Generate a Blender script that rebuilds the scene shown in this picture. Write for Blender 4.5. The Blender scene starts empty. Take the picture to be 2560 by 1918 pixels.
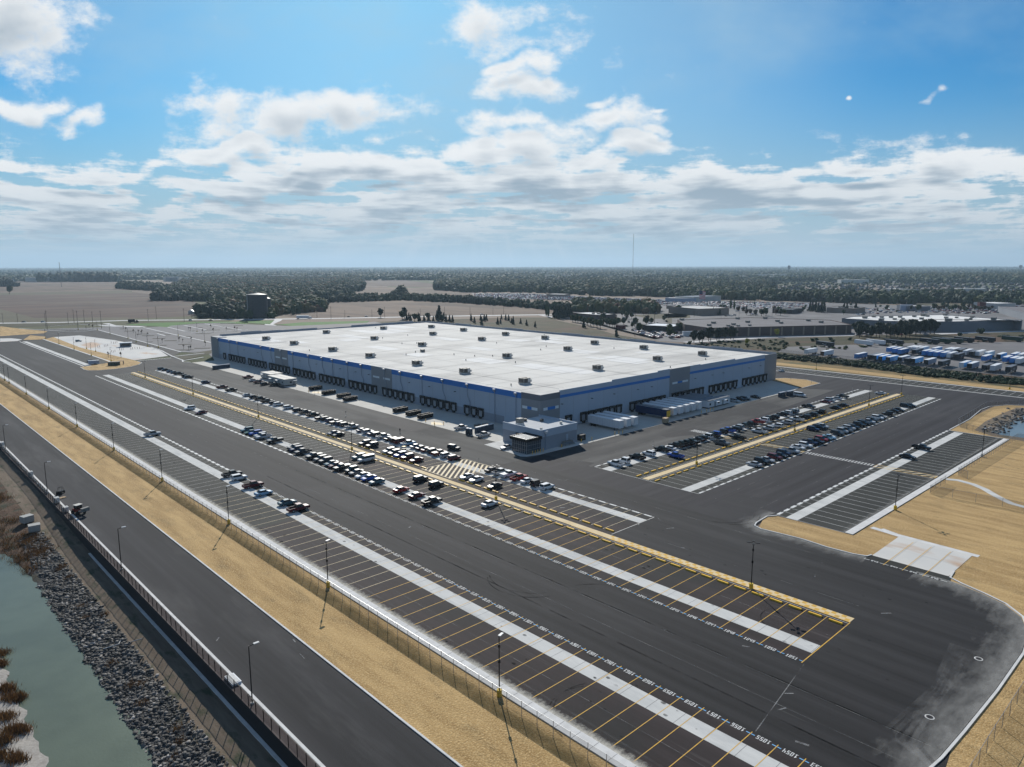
import bpy, math, random
import numpy as np
from mathutils import Matrix, Vector
HAZE_D=6.0e-5; SUN_E=5.0; SKY_K=8.8; SKY_S=0.090; SKY_TINT=(0.15,0.56,0.88); EXPO=0.08
random.seed(7); RNG=np.random.default_rng(7)
S=bpy.context.scene; COL=S.collection
D=bpy.data
# ---------------------------------------------------------------- survey camera (real drone position, 61.5 m up)
CAMH=61.5; F_PX=1795.0; ROLL=math.radians(0.083); PITCH=math.atan((959-665)/F_PX); HEAD=math.radians(43.3)
_F=Vector((math.sin(HEAD)*math.cos(PITCH),math.cos(HEAD)*math.cos(PITCH),-math.sin(PITCH)))
_R=Vector((math.cos(HEAD),-math.sin(HEAD),0)); _U=_R.cross(_F)
_R=(_R*math.cos(ROLL)-_U*math.sin(ROLL)); _U=_R.cross(_F)
def g(x,y,z=0.0):
    """ground position (metres) of a surveyed point of the site"""
    d=_F*F_PX+_R*(x-1280)-_U*(y-959); t=(z-CAMH)/d.z
    return (d.x*t,d.y*t)
K=2209/640.; Q=2209/320.
def G(ox,oy,s,*p,z=0.0): return [g(ox+a/s,oy+b/s,z) for a,b in p]
# ---------------------------------------------------------------- tagging
def tag(o,label=None,cat=None,group=None,kind=None):
    if label: o['label']=label
    if cat: o['category']=cat
    if group: o['group']=group
    if kind: o['kind']=kind
    return o
def empty(name,loc,rz=0.0,label=None,cat=None,group=None):
    o=D.objects.new(name,None); o.empty_display_size=0.5; COL.objects.link(o)
    o.location=loc; o.rotation_euler=(0,0,rz); return tag(o,label,cat,group)
_TREE={}
def tree_of(o):
    t=_TREE.get(o.name)
    if t is None: t=(o,[tree_of(c) for c in o.children]); _TREE[o.name]=t
    return t
def copy_tree(o,parent=None):
    t=o if isinstance(o,tuple) else tree_of(o)
    c=t[0].copy(); COL.objects.link(c); c.parent=parent
    for ch in t[1]: copy_tree(ch,c)
    return c
def place(proto,used,loc,rz=0.0,label=None,group=None,scale=None):
    """first use moves the prototype itself, later uses copy it with its parts"""
    if not proto.get('_u'): o=proto; proto['_u']=1
    else:
        o=copy_tree(proto)
    if '_u' in o and o is not proto: del o['_u']
    o.location=loc; o.rotation_euler=(0,0,rz)
    if scale: o.scale=(scale,)*3 if not isinstance(scale,tuple) else scale
    if label: o['label']=label
    if group: o['group']=group
    return o
ONES='zeroth first second third fourth fifth sixth seventh eighth ninth tenth eleventh twelfth thirteenth fourteenth fifteenth sixteenth seventeenth eighteenth nineteenth'.split()
TENS={2:'twent',3:'thirt',4:'fort',5:'fift',6:'sixt',7:'sevent',8:'eight',9:'ninet'}
def ordw(n):
    if n<20: return ONES[n]
    if n>=100: return 'hundredth' if n==100 else 'hundred and '+ordw(n-100)
    t,u=divmod(n,10); return TENS[t]+('ieth' if u==0 else 'y-'+ONES[u])
# ---------------------------------------------------------------- mesh builder
class MB:
    def __init__(s): s.v=[]; s.f=[]; s.m=[]
    def add(s,vs,fs,mi=0):
        b=len(s.v); s.v+=[tuple(v) for v in vs]; s.f+=[tuple(b+i for i in f) for f in fs]; s.m+=[mi]*len(fs); return s
    def box(s,x0,y0,z0,x1,y1,z1,mi=0):
        return s.add([(x0,y0,z0),(x1,y0,z0),(x1,y1,z0),(x0,y1,z0),(x0,y0,z1),(x1,y0,z1),(x1,y1,z1),(x0,y1,z1)],
          [(3,2,1,0),(4,5,6,7),(0,1,5,4),(1,2,6,5),(2,3,7,6),(3,0,4,7)],mi)
    def prism(s,pts,z0,z1,mi=0,top=None):
        n=len(pts); a=sum(pts[i][0]*pts[(i+1)%n][1]-pts[(i+1)%n][0]*pts[i][1] for i in range(n))
        if a<0: pts=pts[::-1]
        vs=[(x,y,z0) for x,y in pts]+[(x,y,z1) for x,y in pts]
        s.add(vs,[tuple(range(n))[::-1]]+[(i,(i+1)%n,n+(i+1)%n,n+i) for i in range(n)],mi)
        s.add([(x,y,z1) for x,y in pts],[tuple(range(n))],mi if top is None else top); return s
    def poly(s,pts,z,mi=0):
        n=len(pts); a=sum(pts[i][0]*pts[(i+1)%n][1]-pts[(i+1)%n][0]*pts[i][1] for i in range(n))
        if a<0: pts=pts[::-1]
        return s.add([(x,y,z) for x,y in pts],[tuple(range(n))],mi)
    def rect(s,x0,y0,x1,y1,z,mi=0): return s.poly([(x0,y0),(x1,y0),(x1,y1),(x0,y1)],z,mi)
    def strip(s,pts,w,z,mi=0,h=None):
        """band of width w along a line; with h it is a solid kerb from z to h"""
        n=len(pts); L=[];Rr=[]
        for i,(x,y) in enumerate(pts):
            a=pts[max(i-1,0)]; b=pts[min(i+1,n-1)]; dx,dy=b[0]-a[0],b[1]-a[1]; l=math.hypot(dx,dy) or 1
            nx,ny=-dy/l*w/2,dx/l*w/2; L.append((x+nx,y+ny)); Rr.append((x-nx,y-ny))
        for i in range(n-1):
            q=[Rr[i],Rr[i+1],L[i+1],L[i]]
            if h is None: s.poly(q,z,mi)
            else: s.prism(q,z,h,mi)
        return s
    def cyl(s,p,r,z0,z1,n=8,mi=0,r2=None):
        r2=r if r2 is None else r2
        vs=[(p[0]+r*math.cos(2*math.pi*i/n),p[1]+r*math.sin(2*math.pi*i/n),z0) for i in range(n)]+[(p[0]+r2*math.cos(2*math.pi*i/n),p[1]+r2*math.sin(2*math.pi*i/n),z1) for i in range(n)]
        return s.add(vs,[tuple(range(n))[::-1],tuple(range(n,2*n))]+[(i,(i+1)%n,n+(i+1)%n,n+i) for i in range(n)],mi)
    def tube(s,a,b,r,n=6,mi=0,r2=None):
        r2=r if r2 is None else r2
        a=Vector(a);b=Vector(b);d=(b-a).normalized(); u=d.orthogonal().normalized(); w=d.cross(u)
        vs=[a+(u*math.cos(2*math.pi*i/n)+w*math.sin(2*math.pi*i/n))*r for i in range(n)]+[b+(u*math.cos(2*math.pi*i/n)+w*math.sin(2*math.pi*i/n))*r2 for i in range(n)]
        return s.add(vs,[tuple(range(n))[::-1],tuple(range(n,2*n))]+[(i,(i+1)%n,n+(i+1)%n,n+i) for i in range(n)],mi)
    def loft(s,rings,mi=0,caps=True):
        n=len(rings[0]); b=len(s.v); s.v+=[tuple(v) for r in rings for v in r]; F=[]
        for k in range(len(rings)-1):
            for i in range(n): j=(i+1)%n; F.append((b+k*n+i,b+k*n+j,b+(k+1)*n+j,b+(k+1)*n+i))
        if caps: F.append(tuple(b+i for i in range(n))[::-1]); F.append(tuple(b+(len(rings)-1)*n+i for i in range(n)))
        s.f+=F; s.m+=[mi]*len(F); return s
    def build(s,name,mats,parent=None,smooth=False,**kw):
        me=D.meshes.new(name); me.from_pydata(s.v,[],s.f)
        for m in (mats if isinstance(mats,(list,tuple)) else [mats]): me.materials.append(m)
        me.polygons.foreach_set('material_index',s.m)
        if smooth: me.polygons.foreach_set('use_smooth',[True]*len(s.f))
        me.update(); o=D.objects.new(name,me); COL.objects.link(o)
        if parent is not None: o.parent=parent
        return tag(o,**kw) if kw else o
def mesh_np(name,verts,tris,mat,attr=None,parent=None):
    me=D.meshes.new(name); nv=len(verts); nf=len(tris)
    me.vertices.add(nv); me.vertices.foreach_set('co',verts.astype(np.float32).ravel())
    k=tris.shape[1]; me.loops.add(nf*k); me.loops.foreach_set('vertex_index',tris.astype(np.int32).ravel())
    me.polygons.add(nf); me.polygons.foreach_set('loop_start',np.arange(0,nf*k,k,dtype=np.int32))
    me.polygons.foreach_set('loop_total',np.full(nf,k,dtype=np.int32))
    me.materials.append(mat); me.update(calc_edges=True)
    if attr is not None:
        a=me.attributes.new('tone','FLOAT','POINT'); a.data.foreach_set('value',attr.astype(np.float32))
    o=D.objects.new(name,me); COL.objects.link(o); o.parent=parent; return o
# ---------------------------------------------------------------- materials
def mat(name,c1,c2=None,rough=0.8,scale=(1,1,1),detail=4,ramp=(0.35,0.65),metal=0.0,c3=None,s3=(1,1,1),r3=(0.5,0.7),bump=0.0,bs=10.0,coat=0.0,spec=0.18,vein=None,bd=None):
    m=D.materials.new(name); m.use_nodes=True; nt=m.node_tree; N=nt.nodes; L=nt.links; b=N['Principled BSDF']
    b.inputs['Roughness'].default_value=rough; b.inputs['Metallic'].default_value=metal
    b.inputs['Specular IOR Level'].default_value=spec
    if coat: b.inputs['Coat Weight'].default_value=coat; b.inputs['Coat Roughness'].default_value=0.06
    b.inputs['Base Color'].default_value=(*c1,1)
    geo=N.new('ShaderNodeNewGeometry')
    def noise(sc,det,lo,hi,rgh=0.6):
        mp=N.new('ShaderNodeMapping'); mp.inputs['Scale'].default_value=sc; L.new(geo.outputs['Position'],mp.inputs['Vector'])
        n=N.new('ShaderNodeTexNoise'); n.inputs['Scale'].default_value=1; n.inputs['Detail'].default_value=det; n.inputs['Roughness'].default_value=rgh
        L.new(mp.outputs[0],n.inputs['Vector'])
        r=N.new('ShaderNodeMapRange'); r.inputs['From Min'].default_value=lo; r.inputs['From Max'].default_value=hi; L.new(n.outputs['Fac'],r.inputs['Value']); return r.outputs[0]
    def mix(f,a,bb):
        x=N.new('ShaderNodeMix'); x.data_type='RGBA'; L.new(f,x.inputs[0])
        if isinstance(a,tuple): x.inputs[6].default_value=(*a,1)
        else: L.new(a,x.inputs[6])
        if isinstance(bb,tuple): x.inputs[7].default_value=(*bb,1)
        else: L.new(bb,x.inputs[7])
        return x.outputs[2]
    out=None
    if c2: out=mix(noise(scale,detail,*ramp),c1,c2)
    if c3: out=mix(noise(s3,5,*r3),out if out else c1,c3)
    if vein:  # extra layer: (colour, scale, (lo,hi))
        out=mix(noise(vein[1],6,*vein[2]),out if out else c1,vein[0])
    if out: L.new(out,b.inputs['Base Color'])
    if bump:
        tx=N.new('ShaderNodeTexNoise'); tx.inputs['Scale'].default_value=bs; tx.inputs['Detail'].default_value=5; L.new(geo.outputs['Position'],tx.inputs['Vector'])
        bp=N.new('ShaderNodeBump'); bp.inputs['Strength'].default_value=1; bp.inputs['Distance'].default_value=bump; L.new(tx.outputs['Fac'],bp.inputs['Height']); L.new(bp.outputs[0],b.inputs['Normal'])
    return m
def leafmat(name,cols,rough=0.75):
    m=D.materials.new(name); m.use_nodes=True; nt=m.node_tree; N=nt.nodes; L=nt.links; b=N['Principled BSDF']
    b.inputs['Roughness'].default_value=rough; b.inputs['Specular IOR Level'].default_value=0.25
    at=N.new('ShaderNodeAttribute'); at.attribute_name='tone'; r=N.new('ShaderNodeValToRGB')
    e=r.color_ramp.elements; n=len(cols)
    e[0].position=0; e[0].color=(*cols[0],1); e[1].position=1; e[1].color=(*cols[-1],1)
    for i in range(1,n-1): x=e.new(i/(n-1)); x.color=(*cols[i],1)
    L.new(at.outputs['Fac'],r.inputs['Fac']); L.new(r.outputs[0],b.inputs['Base Color'])
    tr=N.new('ShaderNodeBsdfTranslucent'); L.new(r.outputs[0],tr.inputs['Color']); ms=N.new('ShaderNodeMixShader'); ms.inputs[0].default_value=0.15
    L.new(b.outputs[0],ms.inputs[1]); L.new(tr.outputs[0],ms.inputs[2]); L.new(ms.outputs[0],N['Material Output'].inputs['Surface'])
    return m
M={}
# asphalt: paver streaks run with the lanes; pale dust patches
M['asphY']=mat('asphalt_lane_y',(0.011,0.011,0.012),(0.031,0.030,0.032),0.85,(0.28,0.006,1),6,(0.34,0.66),c3=(0.055,0.054,0.055),s3=(0.045,0.010,1),r3=(0.54,0.80),bump=0.012,bs=6,vein=((0.10,0.098,0.094),(0.7,0.035,1),(0.66,0.92)))
M['asphX']=mat('asphalt_lane_x',(0.012,0.011,0.014),(0.032,0.030,0.035),0.85,(0.006,0.28,1),6,(0.34,0.66),c3=(0.055,0.053,0.057),s3=(0.010,0.045,1),r3=(0.54,0.80),bump=0.012,bs=6,vein=((0.10,0.098,0.095),(0.035,0.7,1),(0.66,0.92)))
M['asph_dusty']=mat('asphalt_dusty',(0.050,0.049,0.047),(0.10,0.098,0.093),0.9,(0.22,0.012,1),6,(0.32,0.70),c3=(0.032,0.032,0.033),s3=(0.03,0.012,1),r3=(0.50,0.62),bump=0.01,bs=6)
M['asph_dustyX']=mat('asphalt_dusty_x',(0.050,0.049,0.048),(0.11,0.107,0.102),0.9,(0.012,0.22,1),6,(0.32,0.70),c3=(0.032,0.032,0.034),s3=(0.012,0.03,1),r3=(0.50,0.62),bump=0.01,bs=6)
M['asph_bay']=mat('asphalt_bay',(0.017,0.013,0.013),(0.040,0.030,0.031),0.85,(0.35,0.012,1),6,(0.3,0.7),c3=(0.018,0.018,0.018),s3=(0.06,0.03,1),r3=(0.48,0.66),bump=0.012,bs=6,vein=((0.105,0.095,0.092),(0.55,0.030,1),(0.62,0.90)))
M['asph_bay_new']=mat('asphalt_bay_new',(0.018,0.019,0.017),(0.036,0.037,0.033),0.85,(0.05,0.05,1),6,(0.3,0.7),bump=0.012,bs=6,vein=((0.075,0.075,0.07),(0.3,0.04,1),(0.62,0.88)))
M['asph_fresh']=mat('asphalt_patch',(0.020,0.019,0.022),(0.028,0.027,0.030),0.85,(0.2,0.05,1))
M['road']=mat('asphalt_old_road',(0.020,0.020,0.021),(0.042,0.041,0.044),0.88,(0.32,0.007,1),6,(0.32,0.68),c3=(0.085,0.083,0.083),s3=(0.12,0.02,1),r3=(0.54,0.82),bump=0.012,bs=6,vein=((0.15,0.15,0.15),(1.2,0.035,1),(0.66,0.95)))
M['concrete']=mat('concrete',(0.52,0.52,0.50),(0.66,0.65,0.62),0.9,(0.4,0.1,1),6,(0.3,0.7),c3=(0.42,0.425,0.42),s3=(0.35,0.08,1),r3=(0.50,0.72))
M['concrete_dock']=mat('concrete_dock',(0.46,0.44,0.40),(0.56,0.54,0.49),0.85,(0.1,0.1,1),5,(0.3,0.7))
M['kerb']=mat('kerb_concrete',(0.58,0.57,0.55),(0.70,0.69,0.67),0.9,(0.5,0.5,1))
M['plaza']=mat('plaza_concrete',(0.50,0.50,0.49),(0.62,0.60,0.56),0.85,(0.06,0.03,1),c3=(0.50,0.36,0.26),s3=(0.05,0.015,1),r3=(0.56,0.62))
M['walk']=mat('walkway_cream',(0.66,0.50,0.27),(0.74,0.60,0.38),0.85,(0.3,0.3,1))
M['yellow']=mat('yellow_paint',(0.74,0.43,0.06),(0.48,0.31,0.10),0.7,(1.2,1.2,1),6,(.4,.72))
M['cream']=mat('cream_paint',(0.74,0.60,0.36),(0.62,0.52,0.35),0.7,(0.8,0.8,1))
M['white']=mat('white_paint',(0.72,0.72,0.70),(0.42,0.42,0.41),0.7,(1.3,1.3,1),6,(.45,.75))
M['whitefaint']=mat('worn_white_paint',(0.58,0.58,0.54),(0.42,0.42,0.39),0.7,(0.5,0.5,1))
M['bluepaint']=mat('blue_paint',(0.16,0.42,0.72),None,0.7)
M['straw']=mat('straw_mulch',(0.30,0.185,0.072),(0.47,0.310,0.135),0.95,(0.35,0.045,1),10,(0.38,0.62),c3=(0.17,0.115,0.05),s3=(0.35,0.12,1),r3=(0.54,0.80),bump=0.10,bs=3.2,vein=((0.72,0.53,0.27),(4,4,4),(0.46,0.80)))
M['weeds']=mat('thin_weeds',(0.22,0.16,0.07),(0.10,0.10,0.05),0.95,(0.8,0.3,1),7,(0.35,0.65),bump=0.1,bs=3)
M['dirt']=mat('brown_dirt',(0.14,0.105,0.075),(0.21,0.165,0.12),0.95,(1.2,0.12,1),7,(0.3,0.7),bump=0.05,bs=3,c3=(0.07,0.075,0.045),s3=(0.5,0.2,1),r3=(0.52,0.66))
M['bank']=mat('russet_bank',(0.075,0.040,0.024),(0.13,0.085,0.055),0.95,(0.5,0.3,1),7,(0.3,0.7),bump=0.2,bs=2,c3=(0.05,0.05,0.03),s3=(0.3,0.3,1),r3=(0.5,0.62))
M['stone']=leafmat('riprap_stone',[(0.045,0.043,0.04),(0.13,0.125,0.118),(0.22,0.21,0.20),(0.55,0.53,0.51)],0.8)
M['stonebase']=mat('riprap_base',(0.035,0.035,0.036),(0.08,0.08,0.08),0.95,(2,2,2),6,(0.3,0.7),bump=0.15,bs=2.5,c3=(0.06,0.055,0.03),s3=(0.2,0.1,1),r3=(0.55,0.7))
M['gravel']=mat('pale_gravel',(0.24,0.22,0.20),(0.36,0.34,0.31),0.95,(2,2,2),6,(0.3,0.7),bump=0.05,bs=6)
M['reed']=leafmat('dry_reeds',[(0.05,0.03,0.015),(0.16,0.08,0.03),(0.30,0.17,0.06)])
M['fieldred']=mat('harvested_field',(0.042,0.027,0.021),(0.115,0.070,0.052),0.95,(0.004,0.035,1),5,(0.36,0.62),c3=(0.13,0.105,0.075),s3=(0.006,0.006,1),r3=(0.5,0.7))
M['fieldtan']=mat('stubble_field',(0.075,0.052,0.038),(0.150,0.103,0.074),0.95,(0.03,0.005,1),5,(0.36,0.62),c3=(0.17,0.12,0.085),s3=(0.01,0.006,1),r3=(0.5,0.7))
M['fieldolive']=mat('olive_field',(0.075,0.068,0.04),(0.12,0.105,0.065),0.95,(0.01,0.01,1),5,(0.3,0.7))
M['hillgrass']=mat('dry_hill_grass',(0.040,0.042,0.018),(0.080,0.064,0.034),0.95,(0.04,0.04,1),7,(0.35,0.65),c3=(0.095,0.055,0.034),s3=(0.012,0.02,1),r3=(0.52,0.65),bump=0.3,bs=0.6)
M['greengrass']=mat('green_grass',(0.035,0.12,0.008),(0.05,0.15,0.012),0.9,(0.03,0.03,1),6)
M['darkgrass']=mat('dark_grass',(0.045,0.045,0.022),(0.08,0.07,0.04),0.95,(0.08,0.05,1),6)
M['ochre']=mat('ochre_grass',(0.13,0.10,0.038),(0.25,0.165,0.07),0.95,(0.05,0.12,1),7,(0.3,0.7),c3=(0.10,0.10,0.045),s3=(0.03,0.08,1),r3=(0.5,0.65),bump=0.3,bs=0.8)
M['hwy']=mat('highway_concrete',(0.50,0.49,0.48),(0.58,0.57,0.56),0.85,(0.02,0.02,1))
M['lot']=mat('old_car_park',(0.13,0.125,0.125),(0.20,0.19,0.19),0.85,(0.02,0.02,1),5,(0.3,0.7))
M['emp']=mat('new_car_park',(0.115,0.11,0.115),(0.15,0.145,0.15),0.85,(0.04,0.01,1),5,(0.3,0.7))
# base land patchwork
def landmat():
    m=D.materials.new('farmland'); m.use_nodes=True; nt=m.node_tree; N=nt.nodes; L=nt.links; b=N['Principled BSDF']; b.inputs['Roughness'].default_value=0.95; b.inputs['Specular IOR Level'].default_value=0.1
    geo=N.new('ShaderNodeNewGeometry'); mp=N.new('ShaderNodeMapping'); mp.inputs['Scale'].default_value=(0.0011,0.0017,0.001); mp.inputs['Rotation'].default_value=(0,0,0.5); L.new(geo.outputs['Position'],mp.inputs['Vector'])
    vo=N.new('ShaderNodeTexVoronoi'); vo.distance='CHEBYCHEV'; vo.inputs['Scale'].default_value=1; L.new(mp.outputs[0],vo.inputs['Vector'])
    r=N.new('ShaderNodeValToRGB'); r.color_ramp.interpolation='CONSTANT'; cs=[(0.19,0.15,0.12),(0.075,0.085,0.04),(0.24,0.19,0.15),(0.06,0.07,0.035),(0.15,0.12,0.10),(0.10,0.10,0.055)]
    e=r.color_ramp.elements; e[0].color=(*cs[0],1); e[1].position=1/6; e[1].color=(*cs[1],1)
    for i in range(2,6): x=e.new(i/6); x.color=(*cs[i],1)
    sx=N.new('ShaderNodeSeparateColor'); L.new(vo.outputs['Color'],sx.inputs[0]); L.new(sx.outputs[0],r.inputs[0]); L.new(r.outputs[0],b.inputs['Base Color']); return m
M['land']=landmat()
def watermat(name,col,rough=0.12,b1=0.02,bs=1.2):
    m=mat(name,col,tuple(c*1.35 for c in col),rough,(0.05,0.05,1),4,(0.35,0.65),bump=b1,bs=bs,spec=0.28); return m
M['water']=watermat('pond_water',(0.105,0.122,0.085),0.22,0.02,2.4)
M['water2']=watermat('basin_water',(0.13,0.17,0.19),0.3,0.03,0.8)
M['wall_l']=mat('precast_light',(0.39,0.46,0.55),(0.43,0.50,0.59),0.7,(0.05,0.05,0.05))
M['wall_m']=mat('precast_mid',(0.25,0.265,0.285),(0.28,0.295,0.315),0.7,(0.05,0.05,0.05))
M['wall_d']=mat('precast_dark',(0.155,0.165,0.185),(0.175,0.185,0.205),0.7,(0.05,0.05,0.05))
M['wall_base']=mat('precast_base',(0.27,0.30,0.35),(0.31,0.34,0.39),0.7,(0.05,0.05,0.05))
M['blue']=mat('band_blue',(0.045,0.20,0.56),None,0.6)
M['accent']=mat('accent_white',(0.70,0.76,0.80),None,0.6)
M['roof']=mat('roof_membrane',(0.61,0.59,0.55),(0.69,0.67,0.625),0.9,(0.05,0.008,1),6,(0.3,0.7),c3=(0.50,0.485,0.455),s3=(0.02,0.05,1),r3=(0.48,0.64))
M['roofw']=mat('roof_patch_white',(0.74,0.73,0.705),None,0.9)
M['roofseam']=mat('roof_seam',(0.36,0.36,0.36),None,0.8)
M['metal']=mat('galvanised',(0.45,0.46,0.47),(0.38,0.39,0.40),0.45,(1,1,1),metal=0.6)
M['pipe']=mat('downpipe',(0.30,0.35,0.42),None,0.5)
M['unit']=mat('rooftop_unit_paint',(0.20,0.19,0.17),(0.26,0.25,0.23),0.6,(1,1,1))
M['unitd']=mat('rooftop_unit_louvre',(0.05,0.05,0.05),(0.14,0.13,0.12),0.6,(2,2,9))
M['dockblk']=mat('dock_seal_black',(0.022,0.022,0.024),(0.035,0.035,0.036),0.8,(1,1,1))
M['dockdoor']=mat('dock_door_panel',(0.42,0.43,0.45),(0.36,0.37,0.39),0.6,(0.2,0.2,3))
M['black']=mat('black_steel',(0.02,0.019,0.018),None,0.5)
M['brownsteel']=mat('bronze_steel',(0.035,0.022,0.018),None,0.5)
M['rubber']=mat('tyre_rubber',(0.016,0.016,0.017),None,0.85)
M['rim']=mat('alloy_rim',(0.45,0.45,0.46),None,0.35,metal=0.8)
M['glass']=mat('dark_glass',(0.008,0.009,0.011),None,0.08,spec=0.45)
M['lamp_head']=mat('lamp_head',(0.55,0.55,0.55),None,0.3)
M['mast']=mat('grey_mast',(0.10,0.11,0.12),None,0.5)
M['yellowc']=mat('yellow_concrete_base',(0.70,0.48,0.03),(0.62,0.42,0.04),0.6,(2,2,2))
M['ystop']=mat('yellow_wheel_stop',(0.95,0.56,0.05),(0.86,0.48,0.05),0.5,(1.5,1.5,1))
M['headl']=mat('headlight_lens',(0.75,0.77,0.8),None,0.1); M['taill']=mat('tail_light_lens',(0.35,0.02,0.02),None,0.2)
M['dump']=mat('dumpster_paint',(0.014,0.012,0.012),(0.024,0.020,0.020),0.5,(1,1,1))
M['toilet']=mat('toilet_plastic',(0.035,0.055,0.09),(0.05,0.07,0.10),0.5,(1,1,1)); M['toiletroof']=mat('toilet_roof',(0.55,0.57,0.60),None,0.5)
M['cabin']=mat('cabin_siding',(0.50,0.50,0.47),(0.46,0.46,0.43),0.7,(3,3,0.5)); M['cabinroof']=mat('cabin_roof',(0.52,0.50,0.45),(0.6,0.58,0.53),0.7,(1,1,1))
M['trw']=mat('trailer_white',(0.72,0.74,0.76),(0.64,0.66,0.69),0.4,(2,2,0.2)); M['trb']=mat('trailer_blue',(0.06,0.23,0.56),None,0.45)
M['trlb']=mat('trailer_light_blue',(0.11,0.42,0.78),None,0.45); M['trk']=mat('trailer_charcoal',(0.022,0.027,0.032),None,0.45); M['trg']=mat('trailer_dark_green',(0.025,0.06,0.038),None,0.45)
M['trnavy']=mat('trailer_navy',(0.014,0.035,0.10),None,0.45); M['trbrown']=mat('trailer_door_brown',(0.10,0.055,0.035),None,0.6); M['trlav']=mat('trailer_grey_blue',(0.34,0.40,0.52),None,0.45)
M['troof']=mat('trailer_roof_white',(0.78,0.79,0.80),None,0.45); M['troofd']=mat('trailer_roof_grey',(0.16,0.17,0.19),None,0.5)
M['brick']=mat('brown_brick',(0.11,0.082,0.075),(0.14,0.105,0.095),0.85,(0.1,0.1,0.3)); M['brickl']=mat('tan_brick',(0.27,0.21,0.17),(0.30,0.24,0.20),0.85,(0.1,0.1,0.3))
M['gravelroof']=mat('gravel_roof',(0.155,0.145,0.15),(0.19,0.18,0.185),0.9,(0.05,0.02,1)); M['darktrim']=mat('dark_fascia',(0.03,0.03,0.032),None,0.6)
M['gwall']=mat('grey_block_wall',(0.17,0.185,0.21),(0.20,0.215,0.24),0.8,(0.03,0.03,0.03)); M['palewall']=mat('pale_wall',(0.50,0.49,0.46),(0.55,0.54,0.52),0.8,(0.1,0.1,0.1))
M['hroof']=mat('shingle_roof',(0.075,0.078,0.088),(0.13,0.125,0.13),0.8,(0.02,0.02,0.02)); M['redwall']=mat('red_wall',(0.12,0.03,0.03),None,0.7)
M['teal']=mat('tower_teal',(0.12,0.28,0.34),None,0.6); M['silo']=mat('silo_stave',(0.030,0.036,0.045),(0.045,0.05,0.06),0.5,(0.3,0.3,1))
M['trunk']=mat('bark',(0.06,0.045,0.035),(0.09,0.07,0.055),0.9,(2,2,2))
M['blockw']=mat('white_block',(0.66,0.66,0.64),(0.58,0.58,0.56),0.8,(2,2,2)); M['crate']=mat('grey_crate',(0.42,0.42,0.40),(0.34,0.34,0.32),0.8,(2,2,6))
M['orange']=mat('machine_red',(0.22,0.03,0.02),None,0.5); M['wood']=mat('raw_timber',(0.42,0.30,0.18),(0.5,0.38,0.25),0.8,(3,3,3))
M['cloth']=mat('dark_clothing',(0.03,0.03,0.035),None,0.9); M['skin']=mat('skin',(0.42,0.26,0.19),None,0.6)
def fencemat(name,c,a):
    m=D.materials.new(name); m.use_nodes=True; nt=m.node_tree; N=nt.nodes; L=nt.links; b=N['Principled BSDF']; b.inputs['Base Color'].default_value=(*c,1); b.inputs['Roughness'].default_value=0.6; b.inputs['Alpha'].default_value=a; return m
M['mesh']=fencemat('chain_link_fabric',(0.10,0.10,0.10),0.26); M['meshd']=fencemat('steel_screen',(0.05,0.036,0.038),0.38)

def dustmat(name,c,a):
    m=D.materials.new(name); m.use_nodes=True; nt=m.node_tree; N=nt.nodes; L=nt.links; b=N['Principled BSDF']; b.inputs['Base Color'].default_value=(*c,1); b.inputs['Roughness'].default_value=.95; b.inputs['Specular IOR Level'].default_value=0.05
    geo=N.new('ShaderNodeNewGeometry'); n=N.new('ShaderNodeTexNoise'); n.inputs['Scale'].default_value=.22; n.inputs['Detail'].default_value=9; n.inputs['Roughness'].default_value=.65; L.new(geo.outputs['Position'],n.inputs['Vector'])
    r=N.new('ShaderNodeMapRange'); r.inputs['From Min'].default_value=.38; r.inputs['From Max'].default_value=.70; r.inputs['To Max'].default_value=a; L.new(n.outputs['Fac'],r.inputs['Value']); L.new(r.outputs[0],b.inputs['Alpha']); return m
M['dust']=dustmat('pale_dust',(0.46,0.45,0.43),0.13)
M['tyremark']=dustmat('tyre_marks',(0.008,0.008,0.008),0.75); M['scuff']=dustmat('pale_scuff',(0.5,0.5,0.49),0.75)

def falloff(name,c,a,sc=(.35,.35,1)):
    m=D.materials.new(name); m.use_nodes=True; nt=m.node_tree; N=nt.nodes; L=nt.links; b=N['Principled BSDF']; b.inputs['Base Color'].default_value=(*c,1); b.inputs['Roughness'].default_value=.95; b.inputs['Specular IOR Level'].default_value=0.05
    geo=N.new('ShaderNodeNewGeometry'); mp=N.new('ShaderNodeMapping'); mp.inputs['Scale'].default_value=sc; L.new(geo.outputs['Position'],mp.inputs[0]); n=N.new('ShaderNodeTexNoise'); n.inputs['Scale'].default_value=1; n.inputs['Detail'].default_value=9; n.inputs['Roughness'].default_value=.68; L.new(mp.outputs[0],n.inputs['Vector'])
    at=N.new('ShaderNodeAttribute'); at.attribute_name='tone'; s1=N.new('ShaderNodeMath'); s1.operation='MULTIPLY_ADD'; L.new(n.outputs['Fac'],s1.inputs[0]); s1.inputs[1].default_value=1.5; s1.inputs[2].default_value=-1.02
    s2=N.new('ShaderNodeMath'); s2.operation='MULTIPLY_ADD'; L.new(at.outputs['Fac'],s2.inputs[0]); s2.inputs[1].default_value=1.0; L.new(s1.outputs[0],s2.inputs[2])
    r=N.new('ShaderNodeMapRange'); r.inputs['From Min'].default_value=0; r.inputs['From Max'].default_value=.8; r.inputs['To Max'].default_value=a; L.new(s2.outputs[0],r.inputs['Value']); L.new(r.outputs[0],b.inputs['Alpha']); return m
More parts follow.
